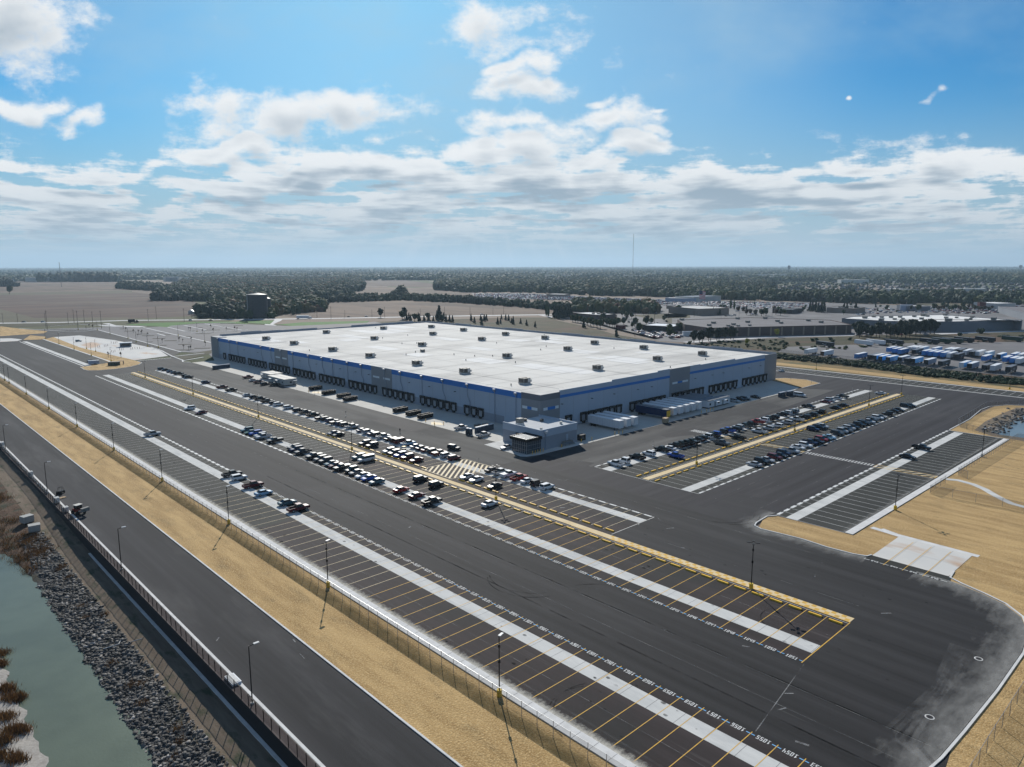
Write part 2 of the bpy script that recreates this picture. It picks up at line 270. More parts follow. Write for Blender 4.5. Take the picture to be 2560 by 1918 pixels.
M['dustfall']=falloff('kerb_dust',(0.42,0.41,0.385),.50,(.22,.5,1)); M['dustkerb']=falloff('concrete_splash',(0.60,0.57,0.50),.95,(1.2,1.2,1)); M['weedshade']=falloff('weeds_and_fence_shade',(0.13,0.105,0.05),.6,(.6,.3,1))  # last colour: weed tint darkened by painted fence shade
def drift(name,pts,width,z,m,n=8,side=1,power=1.0):
    """stain that is thickest along an edge line and thins out away from it"""
    q=[]
    for (xa,ya),(xb,yb) in zip(pts,pts[1:]):
        k=max(1,int(math.hypot(xb-xa,yb-ya)/4)); q+=[(xa+(xb-xa)*t/k,ya+(yb-ya)*t/k) for t in range(k)]
    q.append(pts[-1]); V=[];T=[]; N_=len(q)
    nr=[]
    for i in range(N_):
        a=q[max(i-2,0)]; b=q[min(i+2,N_-1)]; dx,dy=b[0]-a[0],b[1]-a[1]; l=math.hypot(dx,dy); nr.append((-dy/l*side,dx/l*side))
    for i,(x,y) in enumerate(q):
        for j in range(n+1): f=j/n; V.append((x+nr[i][0]*width*f,y+nr[i][1]*width*f,z)); T.append((1-f)**power)
    F=[(i*(n+1)+j,(i+1)*(n+1)+j,(i+1)*(n+1)+j+1,i*(n+1)+j+1) for i in range(N_-1) for j in range(n)]
    if side>0: pass
    o=mesh_np(name,np.array(V),np.array(F),m,np.array(T)); o['kind']='structure'; return o
# ================================================================= SETTING
def sheet(name,pts,z,m,**kw):
    return MB().poly(pts,z).build(name,m,kind='structure',**kw)
def sheets(name,polys,z,m):
    mb=MB()
    for p in polys: mb.poly(p,z)
    return mb.build(name,m,kind='structure')
B=30000.
mb=MB(); zl=-0.15
for (x0,y0,x1,y1) in [(36.5,-B,B,B),(-B,-B,-160,B),(-160,-B,36.5,-80),(-160,520,36.5,B)]: mb.rect(x0,y0,x1,y1,zl)
mb.build('ground',M['land'],kind='structure')
# --- bank, pond and dirt track below the retaining wall (real slope)
gx=np.concatenate([np.arange(-160,8,6),np.arange(8,36.6,0.75),[36.5]]); gy=np.concatenate([np.arange(-80,60,4),np.arange(60,235,1.1),np.arange(236,520.1,5)])
def hbank(x,y):
    nx=math.sin(x*1.7+y*0.9)*0.06+math.sin(x*0.6-y*1.3)*0.08
    pond=[(-200,-1.2),(0,-2.6),(11,-3.4),(15.5,-4.6),(20,-6.0),(23,-5.2),(24.6,-4.25),(30.6,-3.15),(31.5,-2.95),(36.5,-2.85)]
    for i in range(len(pond)-1):
        if x<=pond[i+1][0]: a,b=pond[i],pond[i+1]; t=(x-a[0])/(b[0]-a[0]); d=a[1]+(b[1]-a[1])*t; break
    else: d=-2.85
    t=min(max((y-165)/75.0,0),1); t=t*t*(3-2*t)
    dl=-1.0-1.2*max(0,min(1,(36.5-x)/12.0)); 
    return d*(1-t)+dl*t+nx*(0.3 if x>31 else 1)
V=[];Fq=[];FM=[]
nxx,nyy=len(gx),len(gy)
for j,y in enumerate(gy):
    for i,x in enumerate(gx): V.append((x,y,hbank(x,y)))
for j in range(nyy-1):
    for i in range(nxx-1):
        x=(gx[i]+gx[i+1])/2; y=(gy[j]+gy[j+1])/2; wob=0.5*math.sin(y*0.31)+0.35*math.sin(y*0.83+1)
        if x>30.4+wob*0.6: m_=0
        elif x>21 and y<182+3*math.sin(x): m_=1
        elif x<14.9+wob and y<170: m_=3
        else: m_=2
        Fq.append((j*nxx+i,j*nxx+i+1,(j+1)*nxx+i+1,(j+1)*nxx+i)); FM.append(m_)
mb=MB(); mb.v=V; mb.f=Fq; mb.m=FM; mb.build('bank_terrain',[M['dirt'],M['stonebase'],M['bank'],M['gravel']],kind='structure',smooth=True)
MB().rect(-120,-70,31,215,-4.22).build('pond_water',M['water'],kind='structure')
# --- whole site base of straw mulch, then paving laid on it
sheet('straw_ground',[(50.5,-60),(421,-60),(421,80),(165,82),(100,60),(64.6,60),(64.6,722),(50.5,722)],-0.03,M['straw'])
MB().rect(37.8,-60,50.4,722,-0.005).build('service_road',M['road'],kind='structure')
A=[(66.3,-20),(80,5),(90,21),(100,22.3),(117,21.5),(133,21.5),(141,22.4),(147,24.6),(150.6,28),(152.6,32),(154.5,38),(154.5,160.5),(165.5,160.5),(165.5,480),(163,484.5),(166.5,494.3),(165.4,515),(140,512),(128.3,560),(128.3,721),(66.3,718)]
sheet('site_asphalt',A,0.0,M['asphY'])
Bp=[(154.5,79.6),(163,80.6),(165.3,79),(165.9,61),(301,60),(300.6,79.3),(303,79.5),(330,79.7),(355,82),(366,81.5),(376,77),(381,70),(384,60),(420,60),(420,240),(371,240),(371,160.5),(154.5,160.5)]
sheet('east_asphalt',Bp,0.0,M['asphX'])
sheet('dock_lane',[(142.6,162),(148,161),(165.4,160.6),(165.4,470),(142.6,470)],0.008,M['asph_dusty'])
sheet('front_lane',[(165.6,140),(232,140),(300,143),(360,147),(352,160.4),(165.6,160.4)],0.008,M['asph_dustyX'])
# darker parking bays
sheets('parking_bays',[[(66.5,-10),(77,-10),(77,160),(66.5,160)],[(80.1,-10),(83,-10),(83,160),(80.1,160)],[(104.9,44.6),(122.6,44.6),(122.6,210),(104.9,210)],[(125.2,99.7),(142.3,99.7),(142.3,210),(125.2,210)]],0.008,M['asph_bay'])
sheets('parking_bays',[[(66.5,160),(77,160),(77,718),(66.5,718)],[(80.1,160),(83,160),(83,718),(80.1,718)],[(104.9,210),(122.6,210),(122.6,457),(104.9,457)],[(125.2,210),(142.3,210),(142.3,457),(125.2,457)],
  [(166.2,102.5),(372,102.5),(372,139),(166.2,139)],[(165.7,61.5),(300.8,61),(300.8,79.3),(165.7,79.6)],[(114.8,506),(128,514),(128,718),(114.8,718)],[(404.5,70),(418,70),(418,215),(404.5,215)]],0.008,M['asph_bay_new'])
sheets('asphalt_patches',[G(1280,1040,K,(1465,795),(1550,760),(1660,790),(1950,668),(2209,720),(2209,790),(1870,908)),G(1280,1040,K,(300,545),(345,535),(570,598),(430,642)),G(1280,1040,K,(420,435),(560,385),(715,405),(600,462)),
  G(640,1040,K,(1000,40),(1180,5),(1530,95),(1340,140)),G(1480,1000,Q,(1180,610),(1760,470),(2209,560),(1290,650)),G(1680,960,Q,(1330,375),(1660,430),(1900,390),(1600,300))],0.014,M['asph_fresh'])
# concrete strips (landing-gear pads), docks
cs=[(77,-10,80.1,718),(108.3,44.8,111.6,457),(136.3,99.8,139.4,457),(111.6,506,114.8,712)]
mb=MB()
for r in cs: mb.rect(*r,0.018)
for r in [(166.3,132.8,371,136.4),(166.2,104.9,372.5,108.0),(165.6,74.3,300,77.2)]: mb.rect(*r,0.018)
mb.rect(401.5,76,403.2,208,0.018)
mb.build('concrete_strips',M['concrete'],kind='structure')
sheet('dock_apron',[(165.5,166),(187,166),(187,500),(180,478),(165.5,478)],0.018,M['concrete_dock'])
sheet('front_apron',[(186,160.5),(345,160.5),(354,162),(361,174),(366,183),(186,183)],0.018,M['concrete_dock'])
sheet('office_apron',[(158.6,166.5),(158.2,163.8),(159.4,162.2),(164,161),(186,160.5),(186,184),(160,184)],0.05,M['concrete'])
sheet('trailer_pad',[(156.7,38.8),(172.1,38.6),(172.4,53.4),(156.6,53.4)],0.018,M['plaza'])
sheet('pad_apron_asphalt',[(153.5,37.6),(156.7,38.4),(156.7,53.6),(153.5,55)],0.004,M['asph_bay_new'])
# kerbs
kb=MB()
kb.strip([(50.5,-60),(50.5,722)],0.3,-0.03,h=0.13)
kb.prism([(64.5,-30),(66.45,-30),(66.45,719),(64.5,719)],-0.03,0.13)
kb.strip([(85,12),(90,21),(92.3,22.8),(95.7,22.4),(103.8,22.0),(117.8,21.5),(133,21.4),(141,22.2),(147.3,24.4),(151,27.8),(153,31.6),(154.8,36),(156.2,38.4),(160,38.8)],0.35,-0.03,h=0.13)
kb.strip([(156.8,53.6),(155.3,54),(154.4,56.5),(154.1,62),(154.8,68),(154.3,74),(153.9,77.5),(154.9,79.7),(157,80.4),(163.1,80.8),(165.4,79.4)],0.3,-0.03,h=0.13)
kb.prism([(165.8,61.1),(301,60),(301,61.7),(165.8,62.9)],-0.03,0.14)
kb.strip([(300.7,60.5),(300.9,79.3),(303.2,79.6),(330,80),(355,82.3),(366,81.8),(376.3,77.2),(381.4,70.2),(384.3,60)],0.35,-0.03,h=0.13)
kb.strip([(128.3,514),(128.3,721)],1.2,-0.03,h=0.14)
kb.strip([(107.6,503.8),(106.4,489),(107.5,483),(111.6,480.1),(121,479.8),(131,484),(137.5,491),(141.4,499),(142,510)],0.35,-0.03,h=0.14)
kb.strip([(165.4,479.6),(162.2,485),(165.3,494.2),(167.3,520),(173.5,562),(175.2,592)],1.0,-0.03,h=0.14)
kb.strip([(181,543),(185,709),(187.5,797),(150,840)],1.3,-0.03,h=0.14); kb.strip([(181,543),(203,542)],1.2,-0.03,h=0.14)
for p in [G(300,740,Q,(0,530),(400,545),(900,660),(1570,805)),G(300,740,Q,(820,540),(1120,612),(1300,620)),G(300,740,Q,(1100,510),(1500,590),(1700,585)),G(300,740,Q,(1460,482),(2100,592)),G(300,740,Q,(1220,640),(2209,590)),G(300,740,Q,(850,522),(1400,478),(2000,462)),
   G(300,740,Q,(500,655),(640,650),(780,690)),G(300,740,Q,(900,1048),(1450,990)),G(300,740,Q,(1090,1118),(1440,1060)),G(0,640,Q,(870,1215),(1350,1180),(2209,1228)),G(0,640,Q,(330,1255),(1100,1300),(1440,1300),(1680,1280))]:
    kb.strip(p,1.6,-0.03,h=0.13)
kb.strip([(373.5,184.9),(379.2,181.9),(381.8,171),(375.2,160.8),(354,160.8)],0.35,0,h=0.14)
kb.strip([(419.6,60),(419.6,210),(408,250)],1.4,-0.03,h=0.14)
kb.build('kerbs',M['kerb'],kind='structure')
sheet('straw_island',[(107.8,503.5),(106.7,489),(107.8,483.4),(111.7,480.4),(121,480.1),(131,484.4),(137.2,491.4),(141,499.2),(141.7,509),(141.9,520),(139.6,551),(135,628),(139,738),(128.9,720),(128.9,560),(126.5,514),(114,506.5)],0.12,M['straw'])
sheet('straw_corner',[(366.5,183.5),(373.5,184.5),(379,181.6),(381.4,171.2),(375,161.1),(354.5,161.1),(361.4,174.2)],0.12,M['straw'])
# north-west: plaza, access road, staff car park, grass, highway
sheet('plaza_paving',[(139.3,738.3),(159.8,740.5),(170.7,669.3),(174.6,592.3),(172.9,562.2),(166.2,525.4),(142.3,516.0),(139.6,551.0),(135,628.4)],0.02,M['plaza'])
sheet('access_road',[(129,722),(139,739),(160,741),(171,669),(175,592),(173,562),(166.4,525),(165.3,515),(167.5,520),(181,543),(185,709),(187.5,797),(150,839),(60,840),(60,722)],0.0,M['asphY'])
sheet('dirt_shoulder',G(0,640,Q,(0,1215),(330,1255),(820,1300),(760,1335),(0,1385)),0.03,M['straw'])
sheet('pale_yard',G(0,640,Q,(0,1425),(200,1422),(330,1435),(385,1445),(300,1470),(0,1485)),0.04,M['plaza'])
sheet('straw_verge',G(0,640,Q,(520,1370),(790,1395),(760,1440),(520,1450),(400,1450)),0.05,M['straw'])
sheet('staff_car_park',[(181,543),(192,520),(187,503),(187,501),(372,501),(405,560),(440,690),(345,703),(323,756),(300,800),(254,792),(229,792),(214,820),(165,838),(150,840),(187.5,797),(185,709)],-0.02,M['emp'])
hw=G(0,640,Q,(-400,1165),(0,1160),(1000,1147))+G(0,640,Q,(2209,1112))+G(640,640,K,(0,546),(500,541),(1200,528),(1700,518),(2209,511))+G(1280,640,K,(330,506))
MB().strip(hw,13.0,-0.06).build('highway',M['hwy'],kind='structure')
mb=MB(); mb.strip(G(1280,640,K,(250,512),(400,535),(700,577),(1000,657),(1260,718)),6.5,-0.05); mb.strip(G(1280,640,K,(330,504),(800,497),(1500,500),(1700,480)),9,-0.05); mb.strip(G(0,640,Q,(1760,1165),(1880,1205),(2100,1215))+G(300,740,Q,(400,530)),14,-0.05)
mb.strip(G(440,640,Q,(1700,1215),(1600,1180),(1740,1120),(1780,1085)),9,-0.04); mb.strip(G(1280,640,K,(1500,745),(2209,700))+G(1920,640,K,(740,686)),8,-0.04); mb.strip(G(1920,640,K,(1460,673),(1800,660),(2209,648)),9,-0.04)
mb.build('side_roads',M['hwy'],kind='structure')
sheets('green_grass',[G(300,740,Q,(130,490),(600,462),(1500,444),(2209,444),(2209,480),(1400,466),(1000,500),(810,538),(550,520),(140,500)),G(640,640,K,(200,590),(400,572),(980,560),(960,576),(300,605)),G(440,640,Q,(1050,1130),(1700,1110),(1620,1180),(1150,1150))],-0.015,M['greengrass'])
sheets('dark_verge',[G(0,640,Q,(-300,1180),(0,1178),(900,1165),(1700,1150),(1900,1195),(1350,1172),(850,1205),(330,1225),(0,1212),(-300,1215)),G(300,740,Q,(900,1045),(1580,935),(1580,990),(1090,1105))],-0.012,M['darkgrass'])
sheet('grass_hill',[(371,215),(371,501),(405,560),(440,690),(598,634),(631,600),(600,560),(567,496),(540,450),(513,406),(489,340),(482,316),(560,300),(700,230),(860,140),(900,60),(421,60),(421,215)],-0.06,M['hillgrass'])
sheet('ochre_meadow',[(421,60),(462,60),(455,120),(466,180),(478,225),(486,250),(440,262),(421,262),(408,252),(421,205)],-0.02,M['ochre'])
sheet('trailer_yard',[(480,20),(478,92),(479,127),(487,187),(492,243),(528,254),(553,241.6),(632,194),(703,138),(790,80),(800,20)],0.0,M['lot'])
# fields and distant paved areas
FE=lambda pts,d=0: [g(x,y) for x,y in pts]
sheet('field',FE([(-120,738),(330,730),(470,748),(500,760),(493,776),(486,790),(320,797),(75,795),(0,773),(-120,762)]),-0.10,M['fieldred'])
sheet('field',FE([(-120,740),(330,733),(330,726),(-120,734)]),-0.09,M['fieldolive'])
sheet('field',FE([(-120,733),(330,725.5),(470,725),(490,715),(300,706),(-120,712)]),-0.10,M['fieldtan'])
sheet('field',FE([(-120,711),(300,705),(300,700),(100,697),(-120,703)]),-0.10,M['fieldred'])
sheet('field',FE([(700,790),(813,778),(820,753),(1000,747),(1280,761),(1430,772),(1430,786),(1280,785),(1130,790),(980,792),(780,797)]),-0.10,M['fieldtan'])
sheet('field',FE([(880,741),(1000,744),(1180,751),(1400,757),(1380,749),(1200,738),(1120,722),(905,716)]),-0.10,M['fieldtan'])
sheet('field',FE([(870,713),(1120,720),(1100,712),(1000,699),(890,700)]),-0.09,M['fieldred'])
sheet('verge_field',G(0,640,Q,(-300,900),(0,915),(600,1070),(2209,1060),(2209,1100),(1000,1140),(-300,1155)),-0.09,M['fieldolive'])
sheet('retail_paving',FE([(1375,790),(1560,830),(1650,853),(1740,858),(1920,846),(2135,838),(2340,834),(2600,826),(2600,757),(2290,765),(2060,757),(1870,755),(1660,765),(1560,775),(1440,780)]),-0.05,M['lot'])
sheet('car_sales_paving',FE([(1180,733),(1310,733),(1520,744),(1800,752),(2070,757),(2290,765),(1700,769),(1560,758),(1400,748),(1190,750)]),-0.08,M['lot'])
sheets('lawns',[G(1280,640,K,(1030,512),(1300,498),(1530,500),(1540,535),(1350,540),(1210,543)),G(2240,640,Q,(320,800),(1250,830),(1200,870),(320,850)),G(1360,640,Q,(2100,1090),(2209,1080),(2209,1160),(2120,1160)),G(1660,640,Q,(0,1000),(440,980),(380,1060),(0,1070))],-0.03,M['fieldolive'])
# footpath & basin
MB().strip(G(1920,1040,K,(1535,545),(1640,555),(1770,590),(1870,632),(1950,680),(2030,722),(2100,755),(2209,785),(2330,795)),2.0,0.01).build('footpath',M['concrete'],kind='structure')
MB().strip([(174.5,58),(173.2,53.9)]+[(172.9,46),(172.6,37.5)],1.6,0.01).strip([(174,60),(172.9,53)],1.6,0.012).build('pad_walk',M['kerb'],kind='structure')
sheet('basin_bank',[(300,40),(303,66),(309,73),(330,74.5),(352,74),(372,73),(384,60),(384,20),(300,20)],-0.02,M['dirt'])
sheet('basin_water',[(306,20),(307.6,57),(307,65),(311,68),(340,67),(356,67),(372,66),(384,55),(430,20)],-0.01,M['water2'])
# --------------------------------------------------------------- painted markings
mk=MB(); MI={'yellow':0,'cream':1,'white':2,'whitefaint':3,'bluepaint':4,'walk':5}
def line(x0,y0,x1,y1,w,mi,z=0.026):
    if abs(x1-x0)>abs(y1-y0): mk.rect(min(x0,x1),(y0+y1)/2-w/2,max(x0,x1),(y0+y1)/2+w/2,z,mi)
    else: mk.rect((x0+x1)/2-w/2,min(y0,y1),(x0+x1)/2+w/2,max(y0,y1),z,mi)
def colfor(y): return 0 if y<112 else (1 if y<190 else 3)
SEG={'0':'abcdef','1':'bc','2':'abged','3':'abgcd','4':'fgbc','5':'afgcd','6':'afgedc','7':'abc','8':'abcdefg','9':'gfabcd'}
def digits(txt,cx,cy,rd,up,h=0.95,mi=2,z=0.030):
    """seven-stroke stencil numerals; rd = reading direction, up = upwards direction on the ground"""
    w=0.36; gap=0.13; t=0.11; h=h*.86; n=len(txt); tot=n*w+(n-1)*gap
    for k,ch in enumerate(txt):
        ox=-tot/2+k*(w+gap)
        if ch=='1': rs=[(w/2-t/2,0,w/2+t/2,h),(w/2-0.16,h-0.30,w/2-t/2,h-0.14),(w/2-0.17,0,w/2+0.17,0.08)]
        else:
            rs=[]
            for s_ in SEG[ch]:
                rs.append({'a':(0.0,h-t,w,h),'d':(0,0,w,t),'g':(0.0,h/2-t/2,w,h/2+t/2),'f':(0,h/2,t,h),'e':(0,0,t,h/2),'b':(w-t,h/2,w,h),'c':(w-t,0,w,h/2)}[s_])
        for q_,(a,b_,c,d_) in enumerate(rs):
            pts=[(cx+rd[0]*(ox+u)+up[0]*(v-h/2),cy+rd[1]*(ox+u)+up[1]*(v-h/2)) for u,v in((a,b_),(c,b_),(c,d_),(a,d_))]
            mk.poly(pts,z+q_*0.0015,mi)
P=3.66
# lot 1 (numbers read from the lane)
m0=-12
for m_ in range(m0,184):
    y=41.45+P*m_; line(66.6,y,83.1,y,0.12,colfor(y),0.026 if m_%2 else 0.027)
    yc=y+P/2; n=1056+m_
    line(82.6,y+0.06 if m_%2 else y+0.07,82.6,y+0.62,0.17,4 if y<105 else 2,0.029); line(82.6,y+P-0.62,82.6,y+P-0.1,0.17,4 if y<105 else 2,0.029)
    if 8<yc<210: digits(str(n),82.6,yc,(0,1),(-1,0))
    elif yc<718: mk.rect(82.2,yc-1.1,83.0,yc+1.1,0.03,2)
# lot 2
for m_ in range(-2,111):
    y=51.95+P*m_; 
    if m_==-2: line(104.4,y,123.0,y,0.16,0,0.026)
    else: line(104.6,y,122.4,y,0.12,0 if y<120 else (1 if y<200 else 3),0.026)
    yc=y+P/2
    line(104.9,y+0.08,104.9,y+0.62,0.17,4 if y<105 else 2,0.029); line(104.9,y+P-0.62,104.9,y+P-0.08,0.17,4 if y<105 else 2,0.029)
    n=round(1051-(yc-46.4)/P)
    if yc<215: digits(str(n),104.9,yc,(0,-1),(1,0))
    else: mk.rect(104.5,yc-1.1,105.3,yc+1.1,0.03,2)
line(122.5,44.7,122.5,457,0.10,2,0.028)
# lot 3
for m_ in range(0,98):
    y=99.75+P*m_
    if 159.0<y<174.5: continue
    line(127,y,142.4,y,0.12,1 if y<200 else 3,0.026)
    yc=y+P/2; mk.rect(141.9,yc-1.1,142.5,yc+1.1,0.03,2)
line(142.3,99.7,142.3,159,0.12,2,0.028); line(142.3,175,142.3,457,0.12,2,0.028); line(125.6,99.7,142.3,99.7,0.14,2,0.031)
# lot 4
line(110.0,506,110.0,713,0.7,2)
# right lots
for k in range(0,57):
    x=166.3+P*k
    if k in(17,): continue
    if x<372: line(x,102.6,x,117.2,0.12,3 if k else 2,0.026); line(x,124.8,x,139,0.12,3 if k else 2,0.026)
    if x<371: mk.rect(x+0.7,102.2,x+2.9,102.8,0.03,2); mk.rect(x+0.7,139.0,x+2.9,139.6,0.03,2)
line(166.3,102.4,372,102.4,0.14,2,0.028); line(166.3,139.3,371,139.3,0.14,2,0.028); line(166.3,102.4,166.3,139.3,0.16,2,0.031)
for k in range(0,37):
    x=165.8+P*k; line(x,63.0,x,79.6,0.12,2,0.026); mk.rect(x+0.6,79.2,x+2.9,80.0,0.03,2)
line(165.7,79.6,300.5,79.6,0.12,2,0.028)
for k in range(0,37): line(404.5,72+P*k,418,72+P*k,0.14,2,0.026)
for k in range(0,9): line(402.4,76,402.4,200,0.3,2,0.027)
# pad
line(153.6,38.2,153.6,54.0,0.16,2,0.028)
for y in (49.9,46.2,42.4): line(152.9,y,171,y,0.12,0,0.032)
for y,n in((51.8,'843'),(48.0,'844'),(44.3,'845'),(40.4,'846')):
    mk.rect(153.2,y-1.0,154.0,y+1.0,0.030,6); digits(n,153.6,y,(0,-1),(1,0),h=0.75,z=0.034)
# walkways
mk.rect(123.2,44.7,125.1,457,0.030,5)
for k in range(60): 
    mk.rect(123.25+(k%2)*0.95,45+k*0.9,124.1+(k%2)*0.95,45.8+k*0.9,0.034,0)
mk.rect(123.0,44.7,123.18,110,0.03,0); mk.rect(167,119.5,371.2,121.6,0.030,5); line(167,118.9,371,118.9,0.10,2); line(167,122.2,371,122.2,0.10,2)
mk.rect(143.5,511.6,164,513.2,0.03,2)
for k in range(20): mk.rect(143.8+k,511.8,144.3+k,513.0,0.034,6)
# hatch by the office
def hatch(quad,nst,wst,mi,z=0.032):
    a,b,c,d=[Vector((p[0],p[1],0)) for p in quad]
    for e0,e1 in((a,b),(b,c),(c,d),(d,a)):
        mk.strip([tuple(e0.xy),tuple(e1.xy)],0.22,z,mi)
    for k in range(nst):
        t0=(k+0.5)/nst; t1=min(t0+wst,1)
        mk.strip([tuple(a.lerp(d,t0).xy),tuple(b.lerp(c,t1).xy)],0.5,z+0.003,1)
hx=[(126.1,174.4),(143.1,173.8),(143.3,161.8),(137.4,159.5),(126.1,159.7)]
mk.strip(hx+[hx[0]],0.25,0.032,1)
for k in range(15):
    yy=147.2+k*1.95; xa=max(126.2,126.2+(160-yy)/.83); xb=min(142.9,126.2+(173.9-yy)/.83)
    if xb>xa+.5: mk.strip([(xa,yy+(xa-126.2)*.83),(xb,yy+(xb-126.2)*.83)],.62,0.035,1)
# pedestrian crossings of the right lots
hatch([(229.6,118.6),(232.6,118.6),(232.6,103),(229.6,103)],7,0.14,0)
hatch([(229,79.8),(232,79.8),(232,62.9),(229,62.9)],7,0.12,0); hatch([(229.6,139),(232.4,139),(232.4,123.5),(229.6,123.5)],7,0.14,0)
line(229.3,80.5,229.3,102,0.12,2); line(231.7,80.5,231.7,102,0.12,2)
for k in range(22): line(229.4,80.9+k*0.98,231.6,80.9+k*0.98,0.36,2,0.03)
line(230,140,230,146.5,0.12,2); line(233,140,233,146.5,0.12,2)
for k in range(7): line(230.1,140.5+k*0.9,232.9,140.5+k*0.9,0.4,2,0.03)
# apron yellow hatched squares at bollards
for (cx_,cy_) in ((167.5,222.5),(167.8,320)): mk.poly([(cx_-1.5,cy_),(cx_+1.5,cy_+4),(cx_+3.6,cy_),(cx_+1.5,cy_-4)],0.03,1)
mk.build('painted_markings',[M['yellow'],M['cream'],M['white'],M['whitefaint'],M['bluepaint'],M['walk'],M['asph_fresh']],kind='structure')
# asphalt joints and manholes
# slab joints, drips
sj=MB()
for x0,x1,y0,y1,st in ((77,80.1,-10,300,4.6),(108.3,111.6,45,300,4.6),(136.3,139.4,100,300,4.6),(64.5,66.4,-10,300,3.05)):
    y=y0
    while y<y1: sj.rect(x0,y-.03,x1,y+.03,.022 if x0>70 else .134); y+=st
x=170
while x<370: sj.rect(x-.03,132.8,x+.03,136.4,.022); sj.rect(x-.03,104.9,x+.03,108,.022); x+=4.6
for k in range(1,9): sj.rect(165.6,166+k*38,186.9,166.06+k*38,.022)
for k in range(1,30): sj.rect(190+k*5.5,160.6,190.05+k*5.5,183,.022)
for y in (46.1,42.4,49.8): sj.rect(156.8,y-.25,172,y-.2,.022)
sj.rect(164,38.8,164.05,53.4,.022); sj.build('slab_joints',M['lot'],kind='structure')
dr=MB(); rr=random.Random(12)
for k in range(420):
    x=rr.choice([rr.uniform(67,82),rr.uniform(106,121),rr.uniform(128,141)]); y=rr.uniform(30,320); r_=rr.uniform(.08,.34); dr.poly([(x+r_*rr.uniform(.7,1.2)*math.cos(t),y+r_*1.5*math.sin(t)) for t in (0,.9,1.8,2.7,3.6,4.5,5.4)],.038)
dr.build('oil_drips',M['tyremark'],kind='structure')
# tyre dust drifting along the outer bend, old scuffs and skid arcs
drift('dust_drift',[(86,17),(90,21.2),(92.3,23.0),(95.7,22.7),(103.8,22.3),(117.8,21.8),(133,21.7),(141,22.5),(147,24.6),(150.7,28),(152.7,31.8),(154.5,36),(154.6,44)],8.5,.024,M['dustfall'],10,1,1.2)
drift('dust_drift',[(154.5,53.8),(155.0,54.2),(154.1,56.5),(153.8,62),(154.5,68),(154.0,74),(153.6,77.5),(154.7,79.9),(157,80.7),(163.1,81.1),(167,80.5)],5.5,.026,M['dustfall'],8,1,1.3)
drift('dust_drift',[(66.46,640),(66.46,-10)],1.9,.036,M['dustkerb'],4,1,1.0)
drift('weeds_and_fence_shade',[(60.6,640),(60.6,-10)],3.2,.0,M['weedshade'],4,1,.3)  # weedy band beside the fence, with the fence's own shadow painted into it
drift('dust_drift',[(301,63),(166,63)],1.7,.036,M['dustfall'],5,-1,1.6)
MB().strip([(461,232),(453.5,200),(451,169),(443.5,117),(435.5,83),(431,50)],3.2,.01).build('ditch',M['darkgrass'],kind='structure'); MB().strip([(430,250),(433,215),(432.5,170),(428.5,117),(426,60)],11,.004).build('gravel_verge',M['straw'],kind='structure')
db=MB(); bend=[(98,25),(104,24.6),(117,24.3),(133,24.4),(141,25.6),(146.5,28.5),(149.8,32.5),(151.6,38),(152.6,45),(152.6,56),(152.3,66),(152.0,76),(154,83),(162,84.5),(170,84)]
for k in range(5): db.strip([(84+k*2.0,12+k*2),(96,25+k*1.1),(112,26.2+k*.5),(128,27+k*.8)],.7,.024+.001*k)
db.strip([(66.9,25),(66.9,260)],.8,.032); db.strip([(68.6,30),(68.9,230)],.35,.034); db.strip([(166,64.0),(298,64.2)],.5,.032); db.strip([(168,65.4),(240,65.3),(298,66.2)],.3,.034)
db.build('dust_drift',M['dust'],kind='structure')
tm=MB(); rr=random.Random(4)
for cx_,cy_,r_,a0,a1 in ((96,96,9,2.4,4.3),(97.4,97,9,2.5,4.2),(71,58,7,1,3.1),(72.2,58,7,1.1,3.0),(93,75,14,0.2,1.2),(158,89,8,3.0,5.2),(158,90.5,8,3.1,5.1),(116,52,5,0,2.6)):
    tm.strip([(cx_+r_*math.cos(a0+(a1-a0)*t/14),cy_+r_*math.sin(a0+(a1-a0)*t/14)) for t in range(15)],.22,.034)
for x in (88.4,97.6): tm.strip([(x+rr.uniform(-.3,.3),20+rr.uniform(0,20)),(x,90),(x+rr.uniform(-.6,.6),200)],.35,.012)
tm.build('tyre_marks',M['tyremark'],kind='structure')
sc_=MB()
for k in range(26): x=rr.choice([rr.uniform(84,103),rr.uniform(38,50),rr.uniform(127,150),rr.uniform(105,122)]); y=rr.uniform(28,140); l=rr.uniform(.4,2.2); a=rr.uniform(0,3.1); sc_.strip([(x,y),(x+l*math.cos(a),y+l*math.sin(a))],rr.uniform(.08,.4),.036)
sc_.build('scuffs',M['scuff'],kind='structure')
jt=MB(); jt.strip([(104.4,44.2),(83.5,41.2)],0.12,0.012)
for x,y0,y1 in ((91.4,24,600),(97.2,24,600),(116,45,99),(130.5,46,99),(72.5,-10,600),(148.5,60,160),(154.4,162,470)): jt.strip([(x,y0),(x,y1)],.05,.0225)
for y,x0,x1 in ((85,166,300),(91,166,360),(97,166,372),(146.5,166,330),(153.5,166,330)): jt.strip([(x0,y),(x1,y)],.05,.0225)
jt.build('pavement_joint',M['scuff'],kind='structure')
for i,(px,py) in enumerate([(1920+1817/K,1438+722/K),(1920+1395/K,1438+1225/K)]):
    x,y=g(px,py); o=MB().cyl((0,0),0.62,0,0.022,20,0).cyl((0,0),0.44,0.022,0.03,16,1).build('manhole_cover',[M['kerb'],M['asph_fresh']])
    o.location=(x,y,0.0); tag(o,['round manhole cover nearer the kerb bend','round manhole cover on dark asphalt closest to the numbered bays'][i],'manhole cover','manhole covers')
